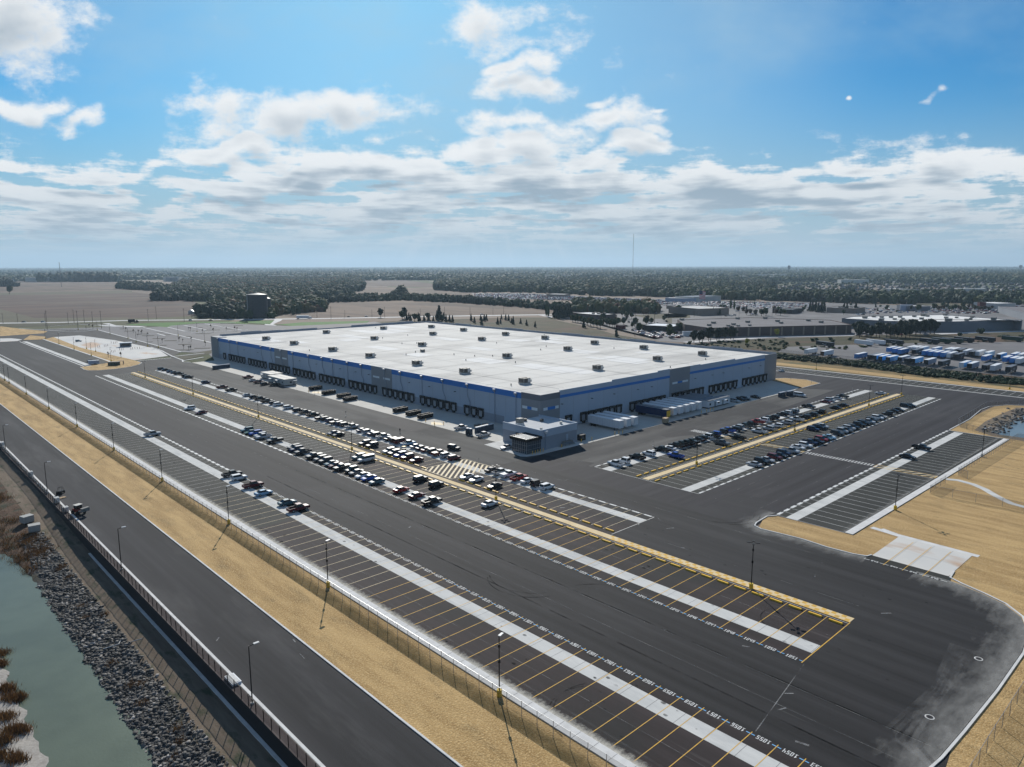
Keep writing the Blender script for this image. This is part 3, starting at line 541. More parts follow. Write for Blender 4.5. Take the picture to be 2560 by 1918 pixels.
# ================================================================= WAREHOUSE
W=empty('warehouse',(278,341,0),0,'huge white-roofed distribution warehouse with blue stripe round its grey walls','warehouse')
def part(mb,name,mats,parent,base,**kw):
    """part built in world coordinates, stored relative to its thing's base"""
    bx,by=base[0],base[1]; mb.v=[(x-bx,y-by,z) for x,y,z in mb.v]; return mb.build(name,mats,parent,**kw)
WB=(278,341)
X0,X1,Y0,Y1=187.0,370.0,183.2,500.0
w=MB(); w.box(X0,Y0,0,X1,Y1,13.6,0)
for k in range(1,34): w.box(X0-.012,Y0+k*9.4-.04,3.3,X0,Y0+k*9.4+.04,12.1,1)
for k in range(1,20): w.box(X0+k*9.2-.04,Y0-.012,0,X0+k*9.2+.04,Y0,11.7,1)
part(w,'wall',[M['wall_l'],M['wall_m']],W,WB)
tr=MB()
# left face (x=X0): base course, blue band, grey towers; proud by 6 cm
tr.box(X0-.06,203,0,X0+.1,Y1-12,3.3,0)
part(tr,'base_course',[M['wall_base']],W,WB)
bb=MB(); 
for a,b in ((193.2,280.5),(298,386),(403,488)): bb.box(X0-.05,a,11.6,X0+.1,b,13.92,0)
for a,b in ((197.5,270),(286,357.2)): bb.box(a,Y0-.05,11.8,b,Y0+.1,12.9,0)
part(bb,'blue_band',[M['blue']],W,WB)
GPM=[M['wall_m'],M['accent'],M['blue']]
for a,b in ((280.5,298),(386,403)):
    gp=MB(); gp.box(X0-.09,a,0,X0+.1,b,13.9,0)
    gp.box(X0-.13,a+1.5,8.4,X0,a+7,9.3,1); gp.box(X0-.13,b-7,8.4,X0,b-1.5,9.3,1); part(gp,'grey_panel',GPM,W,WB)
gp=MB(); gp.box(X0-.1,488,0,X0+6,500.1,14.1,0); part(gp,'grey_panel',GPM,W,WB)
for a,b,zt in ((270,286,15.7),(357.2,370.1,14.6)):
    gp=MB(); gp.box(a,Y0-.1,0,b,Y0+.3,zt,0); part(gp,'grey_panel',GPM,W,WB)
gp=MB(); gp.box(272,Y0-.14,8.6,276,Y0,9.5,1); gp.box(276.2,Y0-.14,8.6,279.8,Y0,9.5,2); gp.box(280,Y0-.14,8.6,284.5,Y0,9.5,1)
part(gp,'accent_stripe',GPM,W,WB)
tw=MB()
tw.box(X0-.12,Y0-.12,0,X0+10.6,Y0+.5,14.25,0); tw.box(X0-.12,Y0+.5,0,X0+.5,193.2,14.25,0)
for (a,b) in ((184.5,187.6),(187.6,189.9),(189.9,192.6)): tw.box(X0-.16,a,8.1,X0-.1,b,9.2,2 if a==187.6 else 1)
for (a,b) in ((188.6,190.8),(190.8,195),(195,196.9)): tw.box(a,Y0-.16,8.1,b,Y0-.1,9.2,2 if a==190.8 else 1)
tw.box(X0-.15,Y0-.15,12,X0+10.6,Y0-.1,14.25,3); tw.box(X0-.15,Y0-.1,12,X0-.1,193.2,14.25,3)
part(tw,'corner_tower',[M['wall_m'],M['accent'],M['blue'],M['wall_d']],W,WB)
# parapets (stepped)
pp=MB()
for a,b,z in ((197.6,229.2,14.8),(229.2,261,15.4),(261,270,15.9),(286,294.8,15.7),(294.8,326.5,15.4),(326.5,357.2,14.9)): pp.box(a,Y0,13.6,b,Y0+.3,z,0)
pp.box(X0,193.2,13.6,X0+.3,488,13.95,0)
for k in range(12):
    a=X0+6+k*14.8; b=a+14.8; z=15.0+0.5*math.sin(k*0.9)+ (0.5 if k%3==1 else 0); pp.box(a,Y1-.3,13.6,min(b,X1),Y1,z,1)
for k in range(16):
    a=Y0+.3+k*19.75; b=a+19.75; z=14.9+(0.55 if k%3==1 else 0.1); pp.box(X1-.3,a,13.6,X1,min(b,Y1-.3),z,1)
part(pp,'parapet',[M['wall_l'],M['wall_base']],W,WB)
rf=MB(); rf.rect(X0+.3,Y0+.3,X1-.3,Y1-.3,13.75,0)
rng=random.Random(3)
for k in range(26):
    x=rng.uniform(195,340); y=rng.uniform(200,470); lx=rng.uniform(6,14); ly=rng.uniform(12,34); rf.rect(x,y,min(x+lx,X1-2),min(y+ly,Y1-2),13.77+0.002*k,1)
for x in (204.4,255.8,303.4,338.6): rf.rect(x-.18,190,x+.18,494,13.86,2)
for k in range(17): 
    y=198+k*18.2; rf.rect(X0+2,y-.12,X1-4,y+.12,13.87,2 if k%2 else 3)
for k in range(11): rf.rect(X0+4+k*16.6-.06,190,X0+4+k*16.6+.06,494,13.88,3)
part(rf,'roof',[M['roof'],M['roofw'],M['roofseam'],M['lot']],W,WB)
# rooftop units
def roof_unit_mesh():
    m_=MB(); m_.box(-2.0,-1.7,0,2.0,1.7,.35,1); m_.box(-1.9,-1.6,.35,1.9,1.6,2.3,0)
    m_.box(-1.95,-1.2,.8,-1.9,1.2,2.0,2); m_.box(-1.4,-1.65,.6,.2,-1.6,2.1,2); m_.box(.5,-1.66,.6,1.6,-1.6,2.1,1)
    m_.box(1.9,-1.3,.5,3.0,1.3,1.5,1); m_.cyl((-.8,0),.6,2.3,2.45,10,2); m_.cyl((.8,0),.6,2.3,2.45,10,2); return m_
ru=None
for i,(x,y) in enumerate([(204.4,451.9),(256.5,467),(304,465.6),(339,451.7),(304,403.4),(338.6,411.8),(204.4,412.8),(256.5,404),(204.4,365.7),(256.5,351.4),(204.3,326.4),(204,284),(303.6,350.7),(338.7,366),(255.5,275),(203.7,247.2),(339,328),(302.3,274.5),(338.8,285.4),(338.6,248.3),(337.2,208.7),(302,212.7),(254.5,212.3),(203.3,208.3)]):
    if ru is None: ru=roof_unit_mesh().build('rooftop_unit',[M['unit'],M['kerb'],M['unitd']],W); o=ru
    else: o=ru.copy(); COL.objects.link(o)
    o.location=(x-WB[0],y-WB[1],13.9)
rv=None
for i in range(26):
    if rv is None: rv=MB().cyl((0,0),.22,0,.9,8).build('roof_vent',[M['unit']],W); o=rv
    else: o=rv.copy(); COL.objects.link(o)
    o.location=(rng.uniform(192,362)-WB[0],rng.uniform(190,492)-WB[1],13.8)
o=MB().box(-1,-1,0,1,1,1.4).build('exhaust_fan',[M['unit']],W); o.location=(239-WB[0],327-WB[1],13.9)
# dock doors (part: dock_door > door_panel, bumper)
def dock_mesh():
    f=MB(); f.box(-1.75,-.55,1.15,-1.25,0,3.9,0).box(1.25,-.55,1.15,1.75,0,3.9,0).box(-1.75,-.75,3.75,1.75,0,4.6,0)
    return f
dock0=dock_mesh().build('dock_door',[M['dockblk']],W)
dp=MB().box(-1.22,-.08,1.2,1.22,-.03,3.74,0).build('door_panel',[M['dockdoor']],dock0)
bp=MB().box(-1.1,-.5,.85,-.75,-.01,1.15,0).box(.75,-.5,.85,1.1,-.01,1.15,0).box(-.55,-.7,.3,.55,-.01,.95,0).build('dock_bumper',[M['black']],dock0)
used=[0]
def dock(x,y,rz):
    if used[0]==0: o=dock0
    else: o=copy_tree(dock0,W)
    used[0]+=1; o.location=(x-WB[0],y-WB[1],0); o.rotation_euler=(0,0,rz)
def grp(a,b,n): 
    w_=(b-a)/n; return [a+w_*(k+.5) for k in range(n)]
for a,b,n in ((214.6,227.4,3),(232,258.3,6),(262.2,288.6,6),(292.6,319.3,6),(322.7,349.8,6),(353.6,379.9,6),(383.5,410.5,6),(413.6,440.2,6),(444.4,470.6,6),(474.5,480,1)):
    for y in grp(a,b,n): dock(X0-.1,y,-math.pi/2)
for a,b,n in ((200.2,204.5,1),(208.9,235.6,6),(240.3,266.8,6),(271.2,298.1,6),(302.1,329.2,6),(333.8,359.8,6)):
    for x in grp(a,b,n): dock(x,Y0-.1,0)
# downpipes with hopper heads
dpp=MB()
dpp.tube((0,0,0),(0,0,6.2),.14,6).tube((0,0,6.2),(0,1.6,8.6),.14,6).tube((0,1.6,8.6),(0,1.6,12.4),.14,6)
dpp.loft([[(-.25+.0,1.45,12.3),(-.25,1.75,12.3),(0.05,1.75,12.3),(0.05,1.45,12.3)],[(-.7,1.1,13.1),(-.7,2.1,13.1),(.05,2.1,13.1),(.05,1.1,13.1)],[(-.7,1.1,13.5),(-.7,2.1,13.5),(.05,2.1,13.5),(.05,1.1,13.5)]],1)
dpp.box(-.75,1.05,13.5,.05,2.15,13.62,2)
d2=MB(); d2.tube((0,0,0),(0,0,12.4),.14,6); d2.loft([[(-.25,-.15,12.3),(-.25,.15,12.3),(.05,.15,12.3),(.05,-.15,12.3)],[(-.7,-.5,13.1),(-.7,.5,13.1),(.05,.5,13.1),(.05,-.5,13.1)],[(-.7,-.5,13.5),(-.7,.5,13.5),(.05,.5,13.5),(.05,-.5,13.5)]],1); d2.box(-.75,-.55,13.5,.05,.55,13.62,2)
pa=pb=None
for y,kind in ((196,0),(208.2,0),(225,1),(241.6,1),(256.5,0),(273.2,1),(286.3,1),(306.8,1),(319.9,0),(334.9,0),(345.8,1),(360.8,1),(379.3,0),(394.2,1),(407.3,1),(420.4,1),(455.4,0),(468.3,0),(487,1)):
    mats=[M['pipe'],M['pipe'],M['troof']]
    if kind:
        if pa is None: pa=dpp.build('downpipe',mats,W); o=pa
        else: o=pa.copy(); COL.objects.link(o)
        o.location=(X0-.3-WB[0],y-1.6-WB[1],0)
    else:
        if pb is None: pb=d2.build('downpipe',mats,W); o=pb
        else: o=pb.copy(); COL.objects.link(o)
        o.location=(X0-.3-WB[0],y-WB[1],0)
wl=None
for y in (233,251,266,300,312,327,352,371,425,445): 
    if wl is None: wl=MB().box(-.9,-.25,0,0,.25,.14).build('wall_lamp',[M['black']],W); o=wl
    else: o=wl.copy(); COL.objects.link(o)
    o.location=(X0-.06-WB[0],y-WB[1],9.3)
for x in (198.5,216,230,246,256,290,305,315,340,352):
    o=wl.copy(); COL.objects.link(o); o.location=(x-WB[0],Y0-.06-WB[1],9.4); o.rotation_euler=(0,0,math.pi/2)
# ================================================================= OFFICE BLOCK
OB=(177,173.6); O=empty('office_building',(OB[0],OB[1],0),0,'small flat-roofed grey office block in front of the warehouse corner','building')
ox0,ox1,oy0,oy1=168.0,186.2,164.2,183.0
w=MB(); w.box(ox0,oy0,0,ox1,oy1,4.6,1); w.box(ox0-.08,oy0-.08,4.6,ox1+.08,oy1,6.4,0)
for r in ((ox0-.08,oy0-.08,ox1+.08,oy0+.25),(ox0-.08,oy0+.25,ox0+.25,oy1),(ox1-.25,oy0+.25,ox1+.08,oy1)): w.box(r[0],r[1],6.4,r[2],r[3],7.15,0)
part(w,'wall',[M['wall_l'],M['wall_base']],O,OB)
part(MB().rect(ox0+.25,oy0+.25,ox1-.25,oy1,6.45),'roof',[mat('office_roof',(.45,.47,.49),(.55,.56,.57),.9,(.1,.1,1))],O,OB)
o=MB().box(-1.2,-1,0,1.2,1,.6,1).box(-1.1,-.95,.6,1.1,.95,2.2,0).build('rooftop_unit',[M['unit'],M['kerb']],O); o.location=(171.5-OB[0],178-OB[1],6.46)
for (x,y,n_) in ((176.5,180.5,'exhaust_fan'),(180.5,176,'exhaust_fan'),(182.5,168.5,'roof_hatch'),(170.5,166.5,'roof_vent')):
    o=MB().cyl((0,0),.7 if 'fan' in n_ else .5,0,.9,10,0).build(n_,[M['unitd'] if 'fan' in n_ else M['cabinroof']],O); o.location=(x-OB[0],y-OB[1],6.46)
part(MB().box(ox0-.12,174,1.2,ox0-.02,176.4,4.4,0).box(ox0-.14,175.1,1.2,ox0-.1,175.25,4.4,1),'window',[M['glass'],M['black']],O,OB)
part(MB().box(ox0-.12,171.6,2.2,ox0-.02,173.4,4.3,0),'window',[M['glass']],O,OB)
part(MB().box(180.5,oy0-.12,1.6,181.5,oy0-.02,3.8,0),'door',[M['wall_l']],O,OB)
st=MB(); st.box(178.5,oy0-1.6,1.5,182.5,oy0-.1,1.6)
for k in range(6): st.box(178.5-.3*(k+1),oy0-1.5,1.5-.25*(k+1),178.5-.3*k,oy0-.2,1.5-.25*(k+1)+.06)
for k in range(4): st.box(182.5+.35*k,oy0-1.5,1.5-.37*(k+1),182.5+.35*(k+1),oy0-.2,1.5-.37*(k+1)+.06)
for x in (178.6,180.5,182.4): st.tube((x,oy0-1.55,0),(x,oy0-1.55,2.6),.04,4)
st.tube((178.6,oy0-1.55,2.6),(182.4,oy0-1.55,2.6),.04,4).tube((176.7,oy0-1.55,1.1),(178.6,oy0-1.55,2.6),.04,4).tube((182.4,oy0-1.55,2.6),(184,oy0-1.55,1.1),.04,4)
part(st,'steel_stair',[M['unit']],O,OB)
M['pavglass']=mat('pavilion_glass',(0.05,0.065,0.085),None,0.08,spec=0.9)
# entrance pavilion of glass and black steel
v=MB(); vx0,vx1,vy0,vy1=161.2,167.9,164.0,171.0
v.box(vx0-.6,vy0-.5,4.25,vx1,vy1+.5,4.45,0)
for r in ((vx0-.7,vy0-.6,vx0-.3,vy1+.6),(vx1-.3,vy0-.6,vx1,vy1+.6),(vx0-.3,vy0-.6,vx1-.3,vy0-.2),(vx0-.3,vy1+.2,vx1-.3,vy1+.6)): v.box(r[0],r[1],4.45,r[2],r[3],5.3,0)
for k in range(6): v.box(vx0+.2+k*1.0,vy0-.2,4.9,vx0+.5+k*1.0,vy1+.2,5.15,1)
part(v,'canopy',[M['black'],M['metal']],O,OB)
gl=MB(); gl.box(vx0,vy0,.1,vx1-.02,vy0+.06,4.25,0); gl.box(vx0,vy0+.06,.1,vx0+.06,vy1,4.25,0); gl.box(vx0+.06,vy1-.06,.1,vx1-.02,vy1,4.25,0)
part(gl,'glazing',[M['pavglass']],O,OB)
fr=MB()
for k in range(8):
    y=vy0+k*(vy1-vy0)/7; fr.box(vx0-.08,y-.05,.05,vx0-.01,y+.05,4.25)
    x=vx0+k*(vx1-vx0)/7
    if k<7: fr.box(x-.05,vy0-.08,.05,x+.05,vy0-.01,4.25)
for z in (.1,1.5,2.9,4.15): fr.box(vx0-.1,vy0,z,vx0-.08,vy1,z+.09); fr.box(vx0,vy0-.1,z,vx1-.1,vy0-.08,z+.09)
part(fr,'window_frame',[M['metal']],O,OB)
o=MB().tube((0,0,0),(0,0,5.9),.14,6).build('downpipe',[M['pipe']],O); o.location=(170-OB[0],oy0-.3-OB[1],0)
hop=MB().loft([[(-.2,-.25,5.6),(.2,-.25,5.6),(.2,.1,5.6),(-.2,.1,5.6)],[(-.6,-.6,6.3),(.6,-.6,6.3),(.6,.15,6.3),(-.6,.15,6.3)],[(-.6,-.6,6.7),(.6,-.6,6.7),(.6,.15,6.7),(-.6,.15,6.7)]]).build('hopper',[M['troof']],o)
# ================================================================= PORTABLE CABINS
def cabin(name,x0,y0,x1,y1,h,label,doors,rz=0,roof='cabinroof',wallm='cabin'):
    b=((x0+x1)/2,(y0+y1)/2); r=empty(name,(b[0],b[1],0),0,label,'site cabin','temporary site cabins')
    part(MB().box(x0,y0,.5,x1,y1,h,0),'wall',[M[wallm]],r,b)
    rm=MB().box(x0-.15,y0-.15,h,x1+.15,y1+.15,h+.14,0)
    if x1-x0>5 and y1-y0>5: rm.box((x0+x1)/2-.05,y0,h+.14,(x0+x1)/2+.05,y1,h+.2,1)
    part(rm,'roof',[M[roof],M['roofseam']],r,b)
    part(MB().box(x0+.3,y0+.3,0,x1-.3,y1-.3,.5,0),'skirting',[M['darktrim']],r,b)
    for d in doors:
        kind,px,py,nx,ny=d; w_=.5 if kind=='door' else .55; z0,z1=(.55,2.6) if kind=='door' else (1.4,2.3)
        m_=MB()
        if nx: m_.box(px-.04,py-w_,z0,px+.04,py+w_,z1)
        else: m_.box(px-w_,py-.04,z0,px+w_,py+.04,z1)
        part(m_,kind,[M['darktrim'] if kind=='window' else M['wall_m']],r,b)
        if kind=='door':
            m_=MB(); 
            if nx: m_.box(px+nx*.9-.9,py-1,2.75,px+nx*.9+.9,py+1,2.82)
            else: m_.box(px-1,py+ny*.9-.9,2.75,px+1,py+ny*.9+.9,2.82)
            part(m_,'door_canopy',[M['troof']],r,b)
    return r
cabin('site_cabin',166,348,172.9,367.5,3.5,'long cream site cabin nearest the dock lane on the left apron',[('door',165.97,362,-1,0),('door',165.97,354.5,-1,0),('window',165.97,358,-1,0),('window',165.97,350.5,-1,0),('window',169.5,347.97,0,-1),('door',171.3,347.97,0,-1)])
cabin('site_cabin',169.5,371.5,176.5,384,3.3,'pale site cabin half hidden behind the long cream cabin',[('window',169.47,376,-1,0),('door',169.47,380,-1,0)])
cabin('site_cabin',272.2,164.4,289.8,168.0,3.4,'white site cabin with three windows on the front apron',[('window',273.6,164.37,0,-1),('door',277.6,164.37,0,-1),('window',280.6,164.37,0,-1),('door',284,164.37,0,-1),('window',287.8,164.37,0,-1)],roof='troofd',wallm='trw')
cabin('site_cabin',267.6,169.5,284,179.5,3.6,'wide grey-roofed site cabin behind the white cabin',[('window',270,169.47,0,-1)],roof='troofd',wallm='trlav')
# ================================================================= TRAILERS
def trailer_proto(name,side,front,roofm,length=15.6,smile=None):
    r=empty(name,(0,0,0)); r['category']='trailer'
    b=MB(); L=length; b.box(0,-1.28,1.1,L,1.28,3.98,0)
    for k in range(13): b.box(.3+k*(L/13),-1.30,1.15,.36+k*(L/13),-1.285,3.9,0); b.box(.3+k*(L/13),1.285,1.15,.36+k*(L/13),1.30,3.9,0)
    b.build('trailer_body',[M[side]],r)
    MB().box(-.03,-1.26,1.12,0.0,1.26,3.9,0).build('front_panel',[M[front]],r)
    MB().box(-.02,-1.3,3.98,L+.02,1.3,4.06,0).build('roof',[M[roofm]],r)
    if smile:
        s_=MB()
        pts=[(L*.55+t*4.2-2.1,2.55-.55*math.sin(t*math.pi)) for t in [k/8 for k in range(9)]]
        for (xa,za),(xb,zb) in zip(pts,pts[1:]):
            for sg in(-1,1): s_.add([(xa,sg*1.305,za),(xb,sg*1.305,zb),(xb,sg*1.305,zb+.22),(xa,sg*1.305,za+.22)],[(0,1,2,3)])
        s_.build('curved_emblem',[M['troof']],r)
    for i,x in enumerate((L-3.2,L-1.9)):
        m_=MB()
        for sy in(-1,1): m_.tube((x,sy*.75,.5),(x,sy*1.25,.5),.5,12)
        m_.build('axle_wheels',[M['rubber']],r)
    m_=MB().box(2.6,-1.0,.25,2.75,-.85,1.1).box(2.6,.85,.25,2.75,1.0,1.1).box(2.45,-1.05,.0,2.9,-.8,.1).box(2.45,.8,0,2.9,1.05,.1); m_.build('landing_gear',[M['black']],r)
    MB().box(L-4.6,-1.0,.75,L-.6,1.0,1.1).box(1,-.4,.95,L-4.6,.4,1.1).build('chassis',[M['black']],r)
    return r
TP={'b':trailer_proto('box_trailer','trb','trb','troof',smile=1),'k':trailer_proto('box_trailer','trk','trk','troofd',smile=1),'w':trailer_proto('box_trailer','trw','trw','troof'),
    'l':trailer_proto('box_trailer','trlb','trk','troof',smile=1),'v':trailer_proto('box_trailer','trlav','trk','troof'),'o':trailer_proto('box_trailer','trw','trbrown','troof'),
    'g':trailer_proto('box_trailer','trg','trw','troofd'),'c':trailer_proto('box_trailer','trlb','trw','troof'),'K':trailer_proto('box_trailer','trk','trw','troofd',smile=1)}
TN={'b':'blue trailer with a pale curved mark','k':'charcoal trailer with grey roof','w':'plain white trailer','l':'light blue trailer with dark front','v':'grey-blue trailer with dark front','o':'white trailer with brown front','g':'dark green trailer','c':'light blue trailer with white front','K':'charcoal trailer with white front edge'}
# docked at the front wall (noses away from the doors)
def front_trailer(x,kind,label):
    o=place(TP[kind],None,(x,164.0,0),math.pi/2,label,'trailers backed up to the front docks'); o['category']='trailer'; return o
for i,(x,l) in enumerate(((211.2,'first from the office'),(215.6,'middle of three'),(220.1,'third from the office'))):
    front_trailer(x,'w','white trailer at the front docks beside the office, '+l)
nt=trailer_proto('box_trailer','trnavy','trnavy','troofd'); nt.location=(241.6,164,0); nt.rotation_euler=(0,0,math.pi/2); tag(nt,'navy trailer with a yellow nose panel docked beside white trailers','trailer','trailers backed up to the front docks')
MB().box(-.10,-1.28,1.1,-.04,1.28,3.6,0).box(0,-1.33,1.1,1.6,-1.29,3.6,0).build('nose_panel',[M['ystop']],nt)
MB().box(9.2,-1.34,2.9,11.6,-1.30,3.3).build('side_lettering',[M['trw']],nt)
for i,x in enumerate((246.4,251.1,255.7,260.3,265.0)): front_trailer(x,'w','white trailer at the front docks, %s beyond the navy one'%ordw(i+1))
# trailer yard
def yard(px,py,ox,oy,kind,row,n,z=0.0,dx=0,dy=0):
    x,y=g(ox+px/Q,oy+py/Q,z)
    o=place(TP[kind],None,(x+dx,y+dy,0),0.0,'%s, %s from the left, %s row of the yard'%(TN[kind],ordw(n),row),'trailers parked in the neighbouring yard'); o['category']='trailer'
near=[(375,1300,0,'w'),(655,1335,0,'o'),(1240,1385,0,'b'),(1465,1402,0,'k'),(1555,1408,0,'l'),(1655,1425,0,'l'),(1785,1440,0,'l'),(1990,1440,0,'v')]
near=[(a,b,1960,700,k) for a,b,_,k in near]+[(a,b,2240,820,k) for a,b,k in ((170,640,'k'),(285,640,'l'),(510,662,'v'),(755,690,'k'),(1120,715,'c'),(1260,730,'v'),(1510,762,'k'),(1655,770,'w'),(1920,795,'k'))]
for i,(a,b,ox,oy,k) in enumerate(near): yard(a,b,ox,oy,k,'front',i+1)
mid=[(1790,1268,1960,700,'b'),(1885,1284,1960,700,'b'),(1985,1302,1960,700,'b')]+[(a,b,2240,820,k) for a,b,k in ((300,478,'k'),(470,497,'b'),(575,508,'b'),(672,520,'b'),(790,530,'b'),(902,542,'w'),(1020,560,'k'),(1180,492,'w'),(1285,512,'k'),(1395,508,'w'),(1500,595,'b'),(1760,560,'l'),(1865,615,'b'),(1990,630,'b'),(2090,645,'w'))]
for i,(a,b,ox,oy,k) in enumerate(mid): yard(a,b,ox,oy,k,'middle',i+1)
back=[(a,b,2240,820,k) for a,b,k in ((215,372,'w'),(310,378,'w'),(415,385,'w'),(640,395,'b'),(870,405,'w'),(962,412,'w'),(1075,420,'k'),(1560,470,'w'),(2010,495,'b'),(2130,505,'w'))]
for i,(a,b,ox,oy,k) in enumerate(back): yard(a,b,ox,oy,k,'back',i+1,z=2.2)
# parked side-on along the far kerb
far=[(580,1065,715,1960,700,'K'),(1240,1040,0,1960,700,'w'),(1440,1033,0,1960,700,'w'),(1755,1030,0,1960,700,'K')]
def far_t(pa,pb,kind,n):
    a=g(*pa,4.0); b=g(*pb,4.0); rz=math.atan2(b[1]-a[1],b[0]-a[0])
    o=place(TP[kind],None,(a[0],a[1],0),rz,'%s, %s from the left, far kerb of the yard'%(TN[kind],ordw(n)),'trailers parked in the neighbouring yard'); o['category']='trailer'
T2=lambda x,y:(1960+x/Q,700+y/Q); T3=lambda x,y:(2240+x/Q,820+y/Q)
for i,(pa,pb,k) in enumerate([(T2(575,1050),T2(862,1085),'k'),(T2(1235,1028),T2(1545,1062),'w'),(T2(1432,1018),T2(1748,1050),'w'),(T2(1745,1018),T2(2055,1050),'k'),(T3(425,172),T3(760,205),'K'),(T3(630,163),T3(960,196),'g'),(T3(790,165),T3(1140,190),'g'),(T3(1020,148),T3(1365,180),'K'),(T3(1385,142),T3(1740,175),'K'),(T3(1840,135),T3(2205,165),'g')]): far_t(pa,pb,k,i+1)
for k,p in TP.items():
    if not p.get('_u'):
        for c in list(p.children): D.objects.remove(c)
        D.objects.remove(p)
# ================================================================= VEHICLES
PAINT={'k':(.012,.012,.014),'d':(.04,.042,.046),'g':(.12,.125,.13),'l':(.42,.44,.46),'w':(.72,.73,.74),'r':(.30,.018,.02),'m':(.11,.012,.016),'b':(.02,.09,.42),'n':(.012,.025,.075),'e':(.02,.10,.06),'t':(.05,.13,.16),'c':(.25,.42,.58)}
CN={'k':'black','d':'charcoal','g':'grey','l':'silver','w':'white','r':'red','m':'dark red','b':'blue','n':'navy','e':'green','t':'teal','c':'pale blue'}
TYN={'s':'saloon','u':'family car','p':'open pickup','v':'van','j':'off-roader','q':'covered pickup'}
PM={k:mat('car_paint_'+CN[k].replace(' ','_'),v,None,0.33,metal=0.0,coat=0.0,spec=0.28) for k,v in PAINT.items()}
def ringx(x,w0,w1,z0,zm,z1,w2=None):
    w2=w1*.9 if w2 is None else w2
    return [(x,-w0,z0),(x,-w1,zm),(x,-w2,z1),(x,w2,z1),(x,w1,zm),(x,w0,z0)]
def car_meshes(t):
    b=MB(); gls=MB(); L=2.35; wb=1.4; wr=.34
    if t=='s':
        b.loft([ringx(-2.38,.72,.80,.35,.62,.92),ringx(-2.2,.84,.90,.25,.62,1.0),ringx(-1.2,.86,.92,.22,.62,1.02),ringx(0,.86,.92,.22,.62,.98),ringx(1.1,.86,.92,.22,.6,.93),ringx(1.95,.84,.88,.24,.55,.82),ringx(2.38,.66,.72,.32,.5,.66)])
        gls.loft([[(-1.75,-.74,1.0),(-1.75,.74,1.0),(-1.70,.70,1.02),(-1.70,-.70,1.02)],[(-.9,-.80,.98),(-.9,.80,.98),(-.9,.60,1.43),(-.9,-.60,1.43)],[(.35,-.80,.95),(.35,.80,.95),(.35,.60,1.43),(.35,-.60,1.43)],[(1.2,-.76,.92),(1.2,.76,.92),(1.15,.72,.94),(1.15,-.72,.94)]])
        b.box(-.95,-.58,1.42,.38,.58,1.47)
    elif t in 'uj':
        zt=1.72 if t=='u' else 1.88; L=2.3 if t=='u' else 2.05
        b.loft([ringx(-L,.78,.86,.35,.75,1.05),ringx(-L+.15,.86,.93,.28,.75,1.08),ringx(0,.88,.94,.26,.7,1.05),ringx(1.0,.88,.94,.26,.7,1.03),ringx(L-.3,.86,.90,.28,.65,.97),ringx(L,.74,.80,.35,.6,.82)])
        s0=.12 if t=='u' else .03; s1=.55 if t=='u' else .25
        gls.loft([[(-L+.08,-.82,1.05),(-L+.08,.82,1.05),(-L+.1,.80,1.07),(-L+.1,-.80,1.07)],[(-L+.1+s0*2,-.84,1.05),(-L+.1+s0*2,.84,1.05),(-L+.1+s0*2,.68,zt-.06),(-L+.1+s0*2,-.68,zt-.06)],[(.45,-.84,1.03),(.45,.84,1.03),(.35,.68,zt-.06),(.35,-.68,zt-.06)],[(.5+s1,-.80,1.0),(.5+s1,.80,1.0),(.48+s1,.78,1.02),(.48+s1,-.78,1.02)]])
        b.box(-L+.3,-.69,zt-.08,.38,.69,zt)
        b.box(-L+.16,-.87,1.03,-L+.34,-.80,zt-.1).box(-L+.16,.80,1.03,-L+.34,.87,zt-.1)
    elif t in 'pq':
        L=2.85; wb=1.75; wr=.4
        b.loft([ringx(-.62,.90,.97,.35,.8,1.12),ringx(.8,.90,.97,.35,.8,1.10),ringx(1.7,.90,.97,.36,.8,1.10),ringx(2.6,.88,.94,.38,.75,1.04),ringx(2.85,.80,.86,.42,.7,.92)])
        # open bed
        b.box(-2.85,-.95,.45,-.62,.95,.78).box(-2.85,-.95,.78,-.62,-.84,1.15).box(-2.85,.84,.78,-.62,.95,1.15).box(-2.85,-.84,.78,-2.74,.84,1.15)
        gls.loft([[(-.72,-.84,1.1),(-.72,.84,1.1),(-.70,.80,1.12),(-.70,-.80,1.12)],[(-.58,-.87,1.1),(-.58,.87,1.1),(-.52,.70,1.80),(-.52,-.70,1.80)],[(.75,-.87,1.08),(.75,.87,1.08),(.7,.70,1.80),(.7,-.70,1.80)],[(1.4,-.82,1.08),(1.4,.82,1.08),(1.38,.80,1.1),(1.38,-.80,1.1)]])
        b.box(-.58,-.70,1.79,.74,.70,1.85)
        if t=='q': b.box(-2.83,-.93,1.16,-.7,.93,1.3)
        else: gls.box(-2.7,-.83,.785,-.66,.83,.80)
    elif t=='v':
        L=2.75; wb=1.65; wr=.36
        b.loft([ringx(-2.75,.88,.96,.35,1.0,1.25),ringx(0,.90,.98,.32,1.0,1.25),ringx(1.9,.90,.96,.34,.9,1.15),ringx(2.75,.80,.88,.4,.8,1.0)])
        gls.loft([[(-2.70,-.9,1.22),(-2.70,.9,1.22),(-2.68,.76,1.98),(-2.68,-.76,1.98)],[(1.1,-.9,1.2),(1.1,.9,1.2),(1.0,.76,1.98),(1.0,-.76,1.98)],[(1.85,-.86,1.15),(1.85,.86,1.15),(1.82,.84,1.17),(1.82,-.84,1.17)]])
        b.box(-2.73,-.8,1.93,1.05,.8,2.04); b.box(-2.74,-.92,1.24,-2.4,-.80,1.95).box(-2.74,.80,1.24,-2.4,.92,1.95)
    return b,gls,L,wb,wr
WH=MB().tube((0,-.11,0),(0,.11,0),.34,14,0); WH.tube((0,-.125,0),(0,.125,0),.19,8,1)
wheel_me=None; CARS={}
